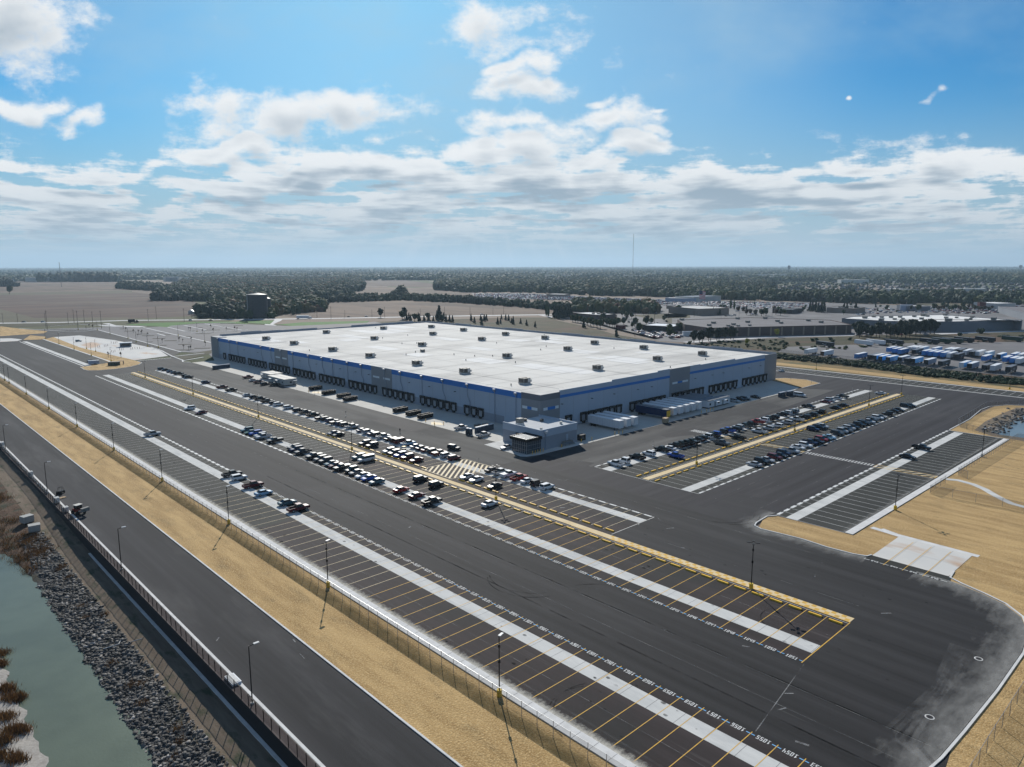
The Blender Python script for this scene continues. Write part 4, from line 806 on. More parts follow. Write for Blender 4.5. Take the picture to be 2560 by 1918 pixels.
def get_car(t,c):
    key=t+c
    if key in CARS: return CARS[key]
    base=next((v for k_,v in CARS.items() if k_[0]==t),None)
    nm={'s':'saloon_car','u':'family_car','p':'pickup_truck','v':'passenger_van','j':'off_road_car','q':'pickup_truck'}[t]
    r=D.objects.new(nm,None); COL.objects.link(r)
    b,gl,L,wb,wr=car_meshes(t)
    b.build('body',[PM[c]],r); gl.build('windows',[M['glass']],r)
    global wheel_me
    for sx in(-1,1):
        for sy in(-1,1):
            if wheel_me is None: o=WH.build('wheel',[M['rubber'],M['rim']],r); wheel_me=o.data
            else: o=D.objects.new('wheel',wheel_me); COL.objects.link(o); o.parent=r
            o.location=(sx*wb,sy*.84,wr); o.scale=(wr/.34,1,wr/.34)
    h=MB().box(L-.22,-.78,.66,L-.03,-.50,.80).box(L-.22,.50,.66,L-.03,.78,.80); h.build('headlights',[M['headl']],r)
    h=MB().box(-L-.02,-.86,.78,-L+.12,-.66,.98).box(-L-.02,.66,.78,-L+.12,.86,.98); h.build('tail_lights',[M['taill']],r)
    CARS[key]=r; return r
ROWS={}
def cars(row,ox,oy,txt,axis,face=0,s=Q):
    """surveyed positions 'x,y,type+colour[!]' ; ! turns the car round"""
    for it in txt.split():
        x,y,tc=it.split(','); rev=tc.endswith('!'); tc=tc.strip('!')
        ROWS.setdefault(row,[]).append([*g(ox+int(x)/s,oy+int(y)/s,0.8),tc,axis,face ^ (1 if rev else 0)])
cars('L3',360,880,'290,290,uk 400,300,sk 470,330,sn 545,345,sg 610,368,pk 680,418,jd 790,425,uk 1060,520,un 1355,600,pm 1480,655,pk 1770,740,sl 1880,775,uk 2000,800,pk','x')
cars('L3',600,900,'420,712,pk 575,742,ud 670,758,uw 820,815,uw 985,865,uk 1110,900,pd 1250,940,pk 1340,1010,qk 1455,1015,uk 1545,1045,un 1590,1085,qd 1700,1100,un 1800,1115,ud 1900,1150,pl 2060,1215,sn 2150,1245,ul','x')
cars('L3',700,1000,'1575,582,sn 1650,595,uk 1745,632,pl 1855,668,sk 1965,690,uk 2060,715,vm','x')
cars('L3',900,1040,'830,468,pc 945,520,sl 1045,548,sk 1130,580,sm 1262,600,ud 1350,640,qm 1500,670,ul 1600,722,um','x')
cars('L3b',1140,1060,'570,795,sk 730,835,pl 880,870,qw 1060,925,pr 1190,980,sw 1310,1045,jk 1515,1090,uw','x')
cars('L3s',700,1000,'905,565,sn 975,595,sk 1440,742,uk 1575,778,uk 1845,880,ul 1925,915,ud 2035,950,ub 2165,985,um','x',1)
cars('L3s',900,1040,'945,755,sm','x',1)
cars('L3s',1140,1060,'155,905,sl 335,950,sw 630,1065,sk','x',1)
cars('L2',360,880,'785,965,uw 1010,1032,sm','x',1)
cars('L2',600,900,'160,1195,ut 200,1240,se 300,1245,ub 375,1290,ul 425,1315,pl 650,1375,qk 1030,1485,uk 1010,1525,un','x',1)
cars('L2',700,1000,'420,880,pd 650,950,qk 740,1000,ug 825,1030,ud 895,1085,st 945,1115,sm 1030,1165,qk 1300,1190,jk 1400,1220,sg 1435,1290,sw 1545,1330,sb 1645,1400,st','x',1)
cars('L2',900,1040,'785,1240,sr! 1090,1328,sm! 1340,1435,pk!','x',1)
cars('L2s',700,1000,'1330,980,ut 1475,1020,vw','x',1)
cars('L2s',900,1040,'1045,1075,uk! 1315,1170,uk!','x',1)
cars('L2s',1140,1060,'540,1375,sw!','x',1)
cars('L1',0,1040,'1275,158,pl! 1990,500,pd! 2045,530,uw! 2145,600,pm! 2170,680,sc!','x',1,K)
cars('L1',640,1040,'245,745,st! 345,795,pm!','x',1,K)
cars('DA',600,900,'140,290,qm 230,345,sl 330,375,pm 430,408,uk 600,420,pk','x')
cars('DB',640,640,'1770,1478,pl! 1965,1540,pl!','x',1,K)
cars('LN',900,1040,'1620,540,uk','l')
cars('OF',1140,1060,'870,390,sl!','x')
cars('R1',1480,1000,'420,1095,pw 520,1035,jw 760,970,pk 960,910,uw 1170,835,pk 1375,830,sw 1440,775,pk 1560,750,pk 1655,745,pk 1750,720,qk','y',1)
cars('R1m',1480,1000,'1320,925,pb','y',1)
cars('R1',1680,960,'450,930,uk 520,945,sk 595,895,jw 665,850,ub 760,880,pk 870,820,jk 940,790,pb 1125,735,ul 1195,790,uk 1300,720,pd 1395,690,pk 1500,650,pr 1590,615,uw 1700,600,pk 1790,570,uk 1930,520,uk 2010,475,uw','y',1)
cars('R1m',1680,960,'1140,915,pk 910,1020,pg!','y',1)
cars('R1m',1680,960,'1565,820,pw 1740,770,ul 1890,725,uw 2060,670,ul','y',1)
cars('R1',1940,940,'230,615,uk 310,620,ul 590,525,pk! 890,440,sm 960,415,ul! 1090,385,sl 1160,350,pd','y',1)
cars('R1m',1940,940,'420,750,pw 600,712,uk 710,672,uk 860,628,jk 1100,548,sk 1240,507,sk 1870,297,sw','y',1)
cars('R2',1680,960,'1410,1370,sl 1570,1330,uk! 1665,1300,sl! 1835,1265,um! 1920,1228,sk! 1950,1185,un! 2110,1155,pl! 2140,1075,sw!','y',1)
cars('R2',1940,940,'530,1190,uw! 510,1125,pn! 770,1140,pk! 850,1090,ur! 925,1075,st! 985,1060,sc! 1110,990,ud! 1170,945,jl! 1275,940,ug! 1250,890,ul! 1370,880,uk! 1460,835,uk! 1545,810,uk! 1635,790,pl! 1695,760,ud! 1755,710,uw! 1835,705,sk! 1930,650,jk 1965,590,sk 2110,575,sk! 2110,490,uk!','y',1)
cars('R2',2240,820,'255,1330,sk!','y',1)
cars('R2m',1940,940,'645,910,un! 740,875,uk! 825,870,ul!','y',1)
cars('R3',1920,1040,'1325,268,pk! 1205,345,sk!','y',1,K)
cars('FA',1680,960,'1090,285,ul 1190,260,uk 1260,250,uk 1445,215,sk','y')
cars('EL',1940,940,'410,325,vw','y'); cars('EP',1920,640,'115,985,sw','x',0,K)
cars('PZ',100,780,'665,498,ul 880,840,sk','x')
RD={'L3':'dock-lane row','L3b':'short row facing the office entrance','L3s':'upper wheel-stop row of the left walkway','L2':'wide-aisle row','L2s':'lower wheel-stop row of the left walkway','L1':'fence-side strip','DA':'row beside the cream cabin','DB':'spaces by the office toilets','LN':'driving down the dock lane','OF':'glass office entrance','R1':'right car park, warehouse-side row','R1m':'far wheel stops of the right walkway','R2':'right car park, near number line','R2m':'near wheel stops of the right walkway','R3':'isolated right-hand strip','FA':'front apron past the white cabin','EL':'beside the toilets at the far right','EP':'far kerb beyond the warehouse','PZ':'pale plaza on the left'}
FIX={'L3':140.3,'L3b':140.2,'L3s':129.9,'L2':108.2,'L2s':118.6,'L1':81.0,'R1':135.6,'R1m':127.3,'R2':105.8,'R2m':114.5,'R3':None}
ncar=0
for row,lst in ROWS.items():
    ax=lst[0][3]; k=1 if ax in'xl' else 0
    lst.sort(key=lambda c:c[k])
    if row in FIX:
        for it in range(60):
            for a,b in zip(lst,lst[1:]):
                d=b[k]-a[k]
                if d<2.75: e=(2.75-d)/2; a[k]-=e; b[k]+=e
    rr=random.Random(len(row)*7+len(lst)); cnt={}
    for c in lst: cnt[c[2]]=cnt.get(c[2],0)+1
    for i,(x,y,tc,axis,face) in enumerate(lst):
        proto=get_car(tc[0],tc[1])
        if row in FIX and FIX[row] is not None:
            off=rr.uniform(-.35,.35)
            if ax=='x': x=FIX[row]*0.75+x*0.25+off*0.3
            else: y=FIX[row]*0.75+y*0.25+off*0.3
        if axis=='x': rz=(math.pi if face else 0)
        elif axis=='y': rz=(math.pi/2 if face else -math.pi/2)
        else: rz=-math.pi/2+.25
        rz+=rr.uniform(-.025,.025)
        nm='%s %s'%(CN[tc[1]],TYN[tc[0]])
        if row in('LN','EL'): lab='%s %s'%(nm,RD[row])
        elif row in('OF','EP','L1','DB','R3','FA','PZ','DA') and cnt[tc]==1: lab='%s parked at the %s'%(nm,RD[row])
        else: lab='%s, %s from the near end, %s'%(nm,ordw(i+1),RD[row])
        o=place(proto,None,(x,y,0.012),rz,lab,'vehicles on the warehouse site'); o['category']={'p':'pickup truck','q':'pickup truck','v':'van'}.get(tc[0],'car'); ncar+=1
# cars and lorry on the highway and retail roads
def hcar(px,py,tc,rz,lab,z=0.5,cat='car'):
    x,y=g(px,py,z); o=place(get_car(*tc),None,(x,y,0),rz,lab,'vehicles on the distant highway'); o['category']=cat
hd=math.atan2(-46,74)
for px,py,tc,lab in ((60,805,'sg','grey car on the highway at the far left'),(108,805,'ul','silver car on the highway just before the twin utility poles'),(477,801,'jw','white boxy car on the highway left of the dark trees'),(527,801,'sk','black car on the highway below the dark trees'),(617,799,'sl','silver car on the highway below the silos'),(628,797,'sk','black car on the highway just past the silos'),
    (872,792,'sk','black car on the highway above the roof, left of two trees'),(916,791,'sl','silver car on the highway left of the tree with a broad crown'),(1205,786,'sl','silver car on the highway above the hill of small conifers')):
    hcar(px,py,tc,hd,lab)
def lorry(px,py,rz,label,c1,c2,L=14):
    x,y=g(px,py,0); r=empty('lorry',(x,y,0),rz,label,'lorry')
    MB().box(-L,-1.28,1.1,0,1.28,4.0).build('trailer_body',[M[c1]],r); MB().loft([ringx(.6,1.15,1.2,.6,1.2,2.9),ringx(2.4,1.15,1.2,.6,1.2,2.8),ringx(3.4,1.1,1.15,.6,1.1,1.7)]).build('cab',[M[c2]],r)
    m_=MB(); 
    for xx in(-L+1.2,-L+2.5,-.6,.9,2.7): m_.tube((xx,-1.25,.5),(xx,-.8,.5),.5,10).tube((xx,.8,.5),(xx,1.25,.5),.5,10)
    m_.build('wheels',[M['rubber']],r); MB().box(-L,-.5,.7,2.8,.5,1.1).build('chassis',[M['black']],r); MB().box(1.9,-1.16,1.9,2.75,1.16,2.5).build('windscreen',[M['glass']],r)
lorry(772,797,hd,'long white articulated lorry driving past on the highway','trw','trw')
lorry(338,807,hd+.3,'dark tipper lorry at the highway junction','dump','black',7)
# ================================================================= WHEEL STOPS
ws=MB().prism([(-.24,-1.22),(.24,-1.22),(.24,1.22),(-.24,1.22)],0,.08); ws.loft([[(-.24,-1.22,.08),(.24,-1.22,.08),(.24,1.22,.08),(-.24,1.22,.08)],[(-.17,-1.15,.26),(.17,-1.15,.26),(.17,1.15,.26),(-.17,1.15,.26)]])
ws0=ws.build('wheel_stop',[M['ystop']]); ws0['category']='wheel stop'
def stops(x,y0,n,lab,axis='x',skip=()):
    for i in range(n):
        y=y0+P*i
        if i in skip: continue
        if axis=='x': loc,rz=(x,y,0.015),0
        else: loc,rz=(y,x,0.015),math.pi/2
        place(ws0,None,loc,rz,'yellow concrete wheel stop, %s from the near end, %s'%(ordw(i+1),lab),'yellow wheel stops')
stops(121.35,46.45,111,'left walkway, aisle side')
stops(127.3,101.6,98,'left walkway, warehouse side',skip=range(16,20))
stops(123.9,168.4,55,'right walkway, warehouse side','y',skip=(17,))
stops(117.3,168.4,55,'right walkway, near side','y',skip=(17,))
# ================================================================= LAMP POSTS
def lamp(kind):
    r=D.objects.new('lamp_post',None); COL.objects.link(r); r['category']='lamp post'
    if kind=='road':
        MB().tube((0,0,0),(0,0,8.9),.10,8,0,.07).tube((0,0,8.8),(1.0,0,8.95),.05,6).build('pole',[M['black']],r)
        MB().box(.7,-.2,8.88,1.5,.2,9.0).build('lamp_head',[M['lamp_head']],r)
        MB().cyl((0,0),.25,-.02,.25,10).build('base',[M['concrete']],r)
    else:
        MB().cyl((0,0),.38,-.02,1.05,14).build('base',[M['yellowc'] if kind!='grey' else M['concrete']],r)
        p=MB().tube((0,0,1.05),(0,0,9.3),.10,8,0,.07).box(-.14,-.14,5.2,.14,.14,5.7).box(-.12,-.12,7.6,.12,.12,8.1)
        p.build('pole',[M['black']],r)
        if kind=='quad':
            for a in range(4):
                c,s_=math.cos(a*math.pi/2+.5),math.sin(a*math.pi/2+.5)
                hd_=MB().tube((0,0,9.25),(c*.6,s_*.6,9.3),.04,5); 
                q_=[(c*.5-s_*.22,s_*.5+c*.22),(c*1.2-s_*.22,s_*1.2+c*.22),(c*1.2+s_*.22,s_*1.2-c*.22),(c*.5+s_*.22,s_*.5-c*.22)]
                hd_.prism(q_,9.28,9.4); hd_.build('lamp_head',[M['black']],r)
        else: MB().box(.0,-.2,9.28,1.0,.2,9.42).build('lamp_head',[M['lamp_head']],r)
    return r
LPR={k:lamp(k) for k in('road','single','quad','grey')}
def lp(kind,x,y,rz,lab): o=place(LPR[kind],None,(x,y,0),rz,lab,'lamp posts of the site')
for i,(px,py) in enumerate([(640+2085/K,1438+1052/K),(640+627/K,1438+100/K),(1975/K,1040+930/K),(1408/K,1040+562/K),(998/K,1040+295/K),(690/K,1040+92/K),(448/K,640+1318/K),(252/K,640+1195/K),(105/K,640+1100/K),(25,951)]):
    x,y=g(px,py); lp('single',64.0,y,0.3,'lamp post on a yellow base by the straw strip, %s from the near end'%ordw(i+1))
for i,y in enumerate((63.25,136.7,209.7,283,356.5,429.5)): lp('quad',122.9,y,0,'four-headed lamp post on the left walkway, %s from the near end'%ordw(i+1))
for i,(px,py) in enumerate([(1480+1780/Q,1000+1108/Q),(1680+2117/Q,960+815/Q),(1940+1620/Q,940+520/Q),(2240+125/Q,820+1160/Q)]):
    x,y=g(px,py); lp('quad',x,119.0,0,'four-headed lamp post on the right walkway, %s from the near end'%ordw(i+1))
x,y=g(1920+1097/K,1040+810/K); lp('quad',x,y,0,'lamp post on a yellow base at the edge of the straw field')
x,y=g(2240+1480/Q,1060+565/Q); lp('grey',x,y,0,'lamp post on a bare concrete base by the right-hand fence')
for i,(px,py) in enumerate([(2145/K,1438+1125/K),(1043/K,1040+1330/K),(440/K,1040+668/K),(75/K,1040+300/K)]):
    x,y=g(px,py); lp('road',37.2,y,0,'slim road lamp by the retaining wall, %s from the near end'%ordw(i+1))
for i,(px,py) in enumerate([(95,470),(330,560),(592,650),(888,760),(962,690),(806,640),(1228,855)]):
    x,y=g(100+px/Q,780+py/Q); lp('single',x,y,0,'distant lamp post by the pale plaza, %s of seven'%ordw(i+1))
for i,(px,py) in enumerate([(660,310),(990,315),(1210,385),(1520,460),(1860,600),(2045,620)]):
    x,y=g(100+px/Q,780+py/Q); lp('single',x,y,0,'lamp post on the edge of the staff car park, %s from the left'%ordw(i+1))
for i,(px,py) in enumerate([(280,800),(480,870),(665,890),(1005,690),(1462,795),(1330,620)]):
    x,y=g(300+px/Q,740+py/Q); lp('single',x,y,0,'lamp post among the planted islands of the staff car park, number %s'%ONES[i+1])
for i,(px,py) in enumerate([(1920+415/K,640+985/K),(2240+1960/Q,820+1060/Q)]):
    x,y=g(px,py); lp('single',x,y,math.pi,['lamp post on the far kerb behind the trailers, left one','lamp post on the far kerb with a yellow base, right one'][i])
# utility poles
up=D.objects.new('utility_pole',None); COL.objects.link(up); up['category']='utility pole'
MB().tube((0,0,0),(0,0,14),.22,6,0,.14).build('pole',[M['trunk']],up); MB().box(-1.1,-.08,13,1.1,.08,13.2).build('crossarm',[M['trunk']],up)
ups=[(820/Q,640+1275/Q,19),(795/Q,640+1240/Q,15),(1350/Q,640+1275/Q,19),(1280/Q,640+1160/Q,15),(1457/Q,640+1150/Q,14),(1755/Q,640+1255/Q,18),(305/Q,640+1150/Q,10),(55/Q,640+1165/Q,11),(1180/Q,640+1170/Q,12),(1600/Q,640+1150/Q,12)]
ups+=[(300+490/Q,740+440/Q,14),(300+630/Q,740+400/Q,15),(300+1110/Q,740+445/Q,15),(300+1245/Q,740+400/Q,12)]
ups+=[(640+a/K,640+b/K,h) for a,b,h in ((648,545,15),(527,530,9),(767,532,9),(1001,525,9),(1110,530,13),(1418,515,9),(1628,505,10),(1847,510,10),(2045,505,9),(2137,505,12))]
ups+=[(1280+a/K,640+b/K,h) for a,b,h in ((902,640,30),(1060,695,24),(1178,550,14),(1228,600,16),(1350,540,11))]
for i,(px,py,h) in enumerate(ups):
    x,y=g(px,py); place(up,None,(x,y,0),0.4,'dark utility pole by the highway, %s from the left'%ordw(sorted(ups).index((px,py,h))+1),'utility poles',scale=(1,1,h/14.))
# ================================================================= WALL, FENCES
def fence(name,pts,h,pitch,label,meshmat,postmat,z0=0.0,cat='fence',r=.045,maxposts=100,rails=True):
    b=pts[0]; root=empty(name,(b[0],b[1],z0),0,label,cat)
    pan=MB(); rail=MB(); posts=[]
    for (xa,ya),(xb,yb) in zip(pts,pts[1:]):
        L=math.hypot(xb-xa,yb-ya); n=max(1,round(L/pitch))
        pan.add([(xa-b[0],ya-b[1],.05),(xb-b[0],yb-b[1],.05),(xb-b[0],yb-b[1],h),(xa-b[0],ya-b[1],h)],[(0,1,2,3)])
        rail.tube((xa-b[0],ya-b[1],h),(xb-b[0],yb-b[1],h),r*.6,4)
        for k in range(n): t=k/n; posts.append((xa+(xb-xa)*t-b[0],ya+(yb-ya)*t-b[1]))
    posts.append((pts[-1][0]-b[0],pts[-1][1]-b[1]))
    pan.build('mesh_panel',[meshmat],root); rail.build('rail',[postmat],root)
    posts.sort(key=lambda p:(p[0]+b[0])**2+(p[1]+b[1])**2)
    pm=None; rest=MB()
    for i,(x,y) in enumerate(posts):
        if i<maxposts:
            if pm is None: o=MB().tube((0,0,0),(0,0,h+.1),r,5).build('post',[postmat],root); pm=o.data
            else: o=D.objects.new('post',pm); COL.objects.link(o); o.parent=root
            o.location=(x,y,0)
        else: rest.tube((x,y,0),(x,y,h+.1),r,4)
    if rest.v: rest.build('post',[postmat],root,kind='stuff')
    return root
rw=empty('retaining_wall',(36.7,80,0),0,'dark retaining wall with pale coping between the service road and the dirt track','wall')
def rel(mb,dx,dy): mb.v=[(x-dx,y-dy,z) for x,y,z in mb.v]; return mb
rel(MB().box(36.45,-60,-3.2,36.95,222,-.02).box(36.45,222,-2.2,36.95,520,-.02),36.7,80).build('wall_face',[M['darktrim']],rw)
rel(MB().box(36.4,-60,-.02,37.75,520,.06,1).box(37.75,-60,-.02,38.2,520,.14,0),36.7,80).build('coping',[M['kerb'],mat('coping_brown',(.075,.058,.056),(.11,.09,.085),.9,(1,.2,1))],rw)
rel(MB().box(35.9,-60,-3.0,36.4,222,-2.7),36.7,80).build('drain_strip',[M['kerb']],rw)
fence('railing_fence',[(36.55,20),(36.55,330)],1.75,2.45,'bronze steel railing fence along the top of the retaining wall',M['meshd'],M['brownsteel'],.1,'fence',.07,100)
fence('chain_link_fence',[(62.9,20),(62.9,520)],2.4,3.0,'chain-link fence along the straw strip beside the numbered bays',M['mesh'],M['metal'])
F_=lambda *p: G(1920,1040,K,*p)
fence('chain_link_fence',F_((1530,582),(1397,668),(1590,705),(1790,745),(2020,785),(2209,830),(2500,890)),2.3,5.2,'chain-link fence crossing the straw field below the curved footpath',M['mesh'],M['metal'])
fence('chain_link_fence',F_((1720,545),(1640,512),(2145,208),(2300,214)),2.3,2.6,'chain-link fence behind the isolated parking strip, above the curved footpath',M['mesh'],M['metal'])
fence('chain_link_fence',[(135,18.6),(119.9,18.7),(104.4,18.8),(80,18.8),(70,17)],2.3,3.6,'chain-link fence at the bottom right corner of the site',M['mesh'],M['metal'])
fence('chain_link_fence',G(1920,640,K,(2080,1580),(1820,1530),(1660,1480),(1640,1450),(1880,1305),(2209,1285)),2.3,3.0,'chain-link fence round the basin at the right edge',M['mesh'],M['metal'])
fence('chain_link_fence',[(479,20),(478,92),(478.5,127),(486,187),(491,243)],2.2,4.0,'chain-link fence in front of the trailer yard',M['mesh'],M['metal'],maxposts=80)
# block pallets on the coping
for i,(px,py,sx,sy,h) in enumerate([(70,110,1.3,2.0,1.7),(560,620,1.1,1.4,1.5),(1010,1075,1.2,1.6,1.5),(1180,1225,1.3,1.5,1.3)]):
    x,y=g(px/Q,1100+py/Q,.1); r=empty('block_pallet',(37.3,y,.06),0,'wrapped pallet of white blocks on the wall coping, %s from the far end'%ordw(i+1),'pallet','pallets of blocks on the coping')
    m_=MB(); 
    for a in range(3):
        for c in range(3): m_.box(-sx/2+a*sx/3+.02,-sy/2+c*sy/3+.02,.14,-sx/2+(a+1)*sx/3-.02,-sy/2+(c+1)*sy/3-.02,h-.05*((a+c)%2))
    m_.build('blocks',[M['blockw']],r); MB().box(-sx/2-.05,-sy/2-.05,0,sx/2+.05,sy/2+.05,.12).build('pallet_base',[M['wood']],r)
x,y=g(1900/K+100/K,1438+915/K,.1)
r=empty('flat_crate',(37.5,y,.1),0,'flat white crate lying on the coping by the nearest road lamp','crate'); MB().box(-.7,-1.5,0,.7,1.5,.35).build('crate_body',[M['trw']],r); MB().box(-.55,-1.3,.35,.55,1.3,.40).build('lid',[M['blockw']],r)
o=MB()
rr=random.Random(5)
for k in range(46):
    y=225+k*1.65; s_=rr.uniform(.25,.5); o.box(36.95,y,.1,36.95+s_,y+rr.uniform(.3,.8),.1+rr.uniform(.3,.9))
tag(o.build('edging_blocks',[M['blockw']]),'loose line of white blocks standing behind the railing at the far left','blocks',kind='stuff')
# two slatted crates on the bank
for i,(px,py,rz) in enumerate([(470,1400,.3),(595,1535,-.1)]):
    x,y=g(px/Q,1100+py/Q,-1.9); zz=hbank(x,y)
    r=empty('storage_crate',(x,y,zz-.1),rz,['grey storage crate on the russet bank, the wider and farther one','grey slatted crate on the russet bank, nearer the stones'][i],'crate','crates on the bank')
    m_=MB(); m_.box(-1.2,-1,.15,1.2,1,1.7,0); m_.box(-1.25,-1.05,1.7,1.25,1.05,1.8,0)
    for k in range(6): m_.box(-1.23,-1+k*.36,.2,-1.2,-.75+k*.36,1.65,0)
    m_.build('crate_body',[M['crate']],r); MB().box(-1.1,-.9,0,1.1,-.6,.15).box(-1.1,.6,0,1.1,.9,.15).build('skid',[M['darktrim']],r)
# machines on the service road
x,y=g(1330/Q,1100+1300/Q); r=empty('compact_loader',(x+.6,y+1.0,0.0),math.radians(110),'red compact loader standing on the service road by the wall','loader')
MB().box(-1.5,-.75,.55,.9,.75,1.35).loft([ringx(.9,.6,.7,.55,1.0,1.3),ringx(1.7,.5,.6,.6,.9,1.15)]).build('body',[M['orange']],r)
MB().box(-.5,-.7,1.35,.7,.7,2.3).build('cab',[M['glass']],r); MB().box(-.65,-.85,2.3,.85,.85,2.42).build('cab_roof',[M['cabinroof']],r)
MB().box(-3.1,-.95,1.1,-2.3,.95,2.0).box(-2.4,-.9,.9,-1.4,-.7,1.3).box(-2.4,.7,.9,-1.4,.9,1.3).build('bucket',[M['unit']],r)
for sx in(-1,1):
    for sy in(-1,1): o=MB().tube((0,-.18,0),(0,.18,0),.5,12).build('wheel',[M['rubber']],r); o.location=(sx*.95,sy*.9,.5)
x,y=g(1030/Q,1100+940/Q); r=empty('utility_buggy',(x+.3,y+.3,0),math.radians(60),'open black utility buggy parked on the service road near the wall','buggy')
MB().box(-1.3,-.6,.45,1.2,.6,.85).box(-1.3,-.6,.85,-.3,.6,1.1).build('body',[M['dump']],r)
rb=MB()
for sx,sy in((-.3,-.55),(-.3,.55),(.7,-.55),(.7,.55)): rb.tube((sx,sy,.85),(sx*.8,sy*.9,1.85),.04,5)
rb.tube((-.24,-.5,1.85),(-.24,.5,1.85),.04,5).tube((.56,-.5,1.85),(.56,.5,1.85),.04,5).tube((-.24,.5,1.85),(.56,.5,1.85),.04,5).tube((-.24,-.5,1.85),(.56,-.5,1.85),.04,5); rb.build('roll_cage',[M['black']],r)
for sx in(-1,1):
    for sy in(-1,1): o=MB().tube((0,-.13,0),(0,.13,0),.33,10).build('wheel',[M['rubber']],r); o.location=(sx*.9,sy*.6,.33)
x,y=g(1070/Q,1100+1003/Q); r=empty('timber_pallet',(x,y,0),.3,'bare timber pallet lying beside the utility buggy','pallet'); m_=MB()
for k in range(6): m_.box(-.9,-.6+k*.21,.12,.9,-.45+k*.21,.16)
m_.build('slats',[M['wood']],r); MB().box(-.9,-.6,0,-.75,.6,.12).box(.75,-.6,0,.9,.6,.12).build('bearer',[M['wood']],r)
# debris of white pipe on the track
tag(MB().tube((27.3,131.6,-3.4),(29.6,131.0,-3.15),.07,6).tube((29.6,131.0,-3.15),(30.4,132.4,-3.1),.07,6).tube((31,130.0,-2.95),(33,129.6,-2.85),.06,6).build('pipe_offcuts',[M['blockw']]),'broken white plastic pipe lying at the edge of the stones','pipe')
# ================================================================= DUMPSTERS, TOILETS, BOLLARDS, SIGNS
def dumpster():
    r=D.objects.new('dumpster',None); COL.objects.link(r); r['category']='dumpster'
    b=MB(); L=6.7; w_=1.2; h=1.75
    b.box(0,-w_,.25,L,w_,.32).box(0,-w_,.32,L,-w_+.08,h).box(0,w_-.08,.32,L,w_,h).box(0,-w_+.08,.32,.08,w_-.08,h).box(L-.08,-w_+.08,.32,L,w_-.08,h)
    for k in range(9): b.box(.35+k*.72,-w_-.09,.3,.47+k*.72,-w_,h).box(.35+k*.72,w_,.3,.47+k*.72,w_+.09,h)
    b.box(-.06,-w_-.1,h,L+.06,-w_+.1,h+.1).box(-.06,w_-.1,h,L+.06,w_+.1,h+.1)
    b.build('skip_body',[M['dump']],r)
    MB().box(.3,-.6,.0,L-.3,-.45,.25).box(.3,.45,0,L-.3,.6,.25).build('skid_rail',[M['black']],r); return r
dpt=dumpster()
for i,(x,y) in enumerate([(168.3,233.6),(168.4,242),(168.6,251.8),(166.6,289.4),(168.6,298.6),(167.6,311),(169.4,327.5)]):
    place(dpt,None,(x,y,.02),.10,'long black open-topped dumpster on the dock apron, %s from the office end'%ordw(i+1),'dumpsters on the dock apron')
def toilet():
    r=D.objects.new('portable_toilet',None); COL.objects.link(r); r['category']='portable toilet'
    MB().box(-.56,-.56,.1,.56,.56,2.1).box(-.6,-.6,0,.6,.6,.1).build('cabin',[M['toilet']],r)
    MB().loft([[(-.6,-.6,2.1),(.6,-.6,2.1),(.6,.6,2.1),(-.6,.6,2.1)],[(-.45,-.5,2.35),(.45,-.5,2.35),(.45,.5,2.35),(-.45,.5,2.35)]]).build('roof',[M['toiletroof']],r)
    MB().box(-.58,-.38,.2,-.55,.38,1.95).build('door',[M['unitd']],r); return r
tl=toilet()
for i in range(8): place(tl,None,(169.4+i*1.18,199.0+i*.12,.02),-math.pi/2,'dark blue portable toilet, %s in the row of eight near the office'%ordw(i+1),'portable toilets')
for i in range(2): place(tl,None,(166.0+i*.3,200.2-i*1.35,.02),0,'dark blue portable toilet standing apart before the row of eight, %s one'%('farther','nearer')[i],'portable toilets')
for i in range(9): place(tl,None,(163.6+i*1.2,436.6+i*.12,.02),-math.pi/2,'dark blue portable toilet, %s in the distant row at the far end of the apron'%ordw(i+1),'portable toilets')
for i in range(4): place(tl,None,(321.2+i*1.25,156.3-i*.1,.02),math.pi/2,'portable toilet, %s in the row by the front apron corner'%ordw(i+1),'portable toilets')
for i in range(4): place(tl,None,(327.4+i*1.25,155.4-i*.1,.02),math.pi/2,'portable toilet, %s in the farther row by the front apron corner'%ordw(i+1),'portable toilets')
bo=MB().cyl((0,0),.11,0,1.2,8).build('bollard',[M['ystop']]); bo['category']='bollard'
BL=[(167.3,227.8),(165.4,219.4),(169.4,219),(167.6,222.6),(166.5,323),(168.6,317.5)]
for i,(x,y) in enumerate(BL): place(bo,None,(x,y,.03),0,'yellow bollard on a hatched diamond of the dock apron, %s from the office end'%ordw(sorted(b[1] for b in BL).index(y)+1),'yellow bollards')
for i in range(5): place(bo,None,(162.8+i*1.25,162.9,.05),0,'slim bollard before the glass pavilion, %s from the left'%ordw(i+1),'yellow bollards')
for i,(x,y) in enumerate([(176.5,162.5),(187.2,163),(192,162.2),(204.5,161.8),(206.5,161.5),(208.5,161.3),(237,162),(262,161.4),(265.6,161.2),(268.6,161.2),(271.2,161.4)]): place(bo,None,(x,y,.03),0,'bollard along the front apron kerb, %s from the office'%ordw(i+1),'yellow bollards')
def sign(x,y,h,label,w_=.7,hh=.8,rz=0.0):
    r=empty('sign_post',(x,y,0),rz,label,'sign'); MB().tube((0,0,0),(0,0,h),.04,5).build('post',[M['metal']],r); MB().box(-w_/2,-.03,h-hh,w_/2,-.0,h).build('sign_plate',[M['unit']],r)
    MB().cyl((0,0),.22,0,.25,8).build('base',[M['concrete']],r)
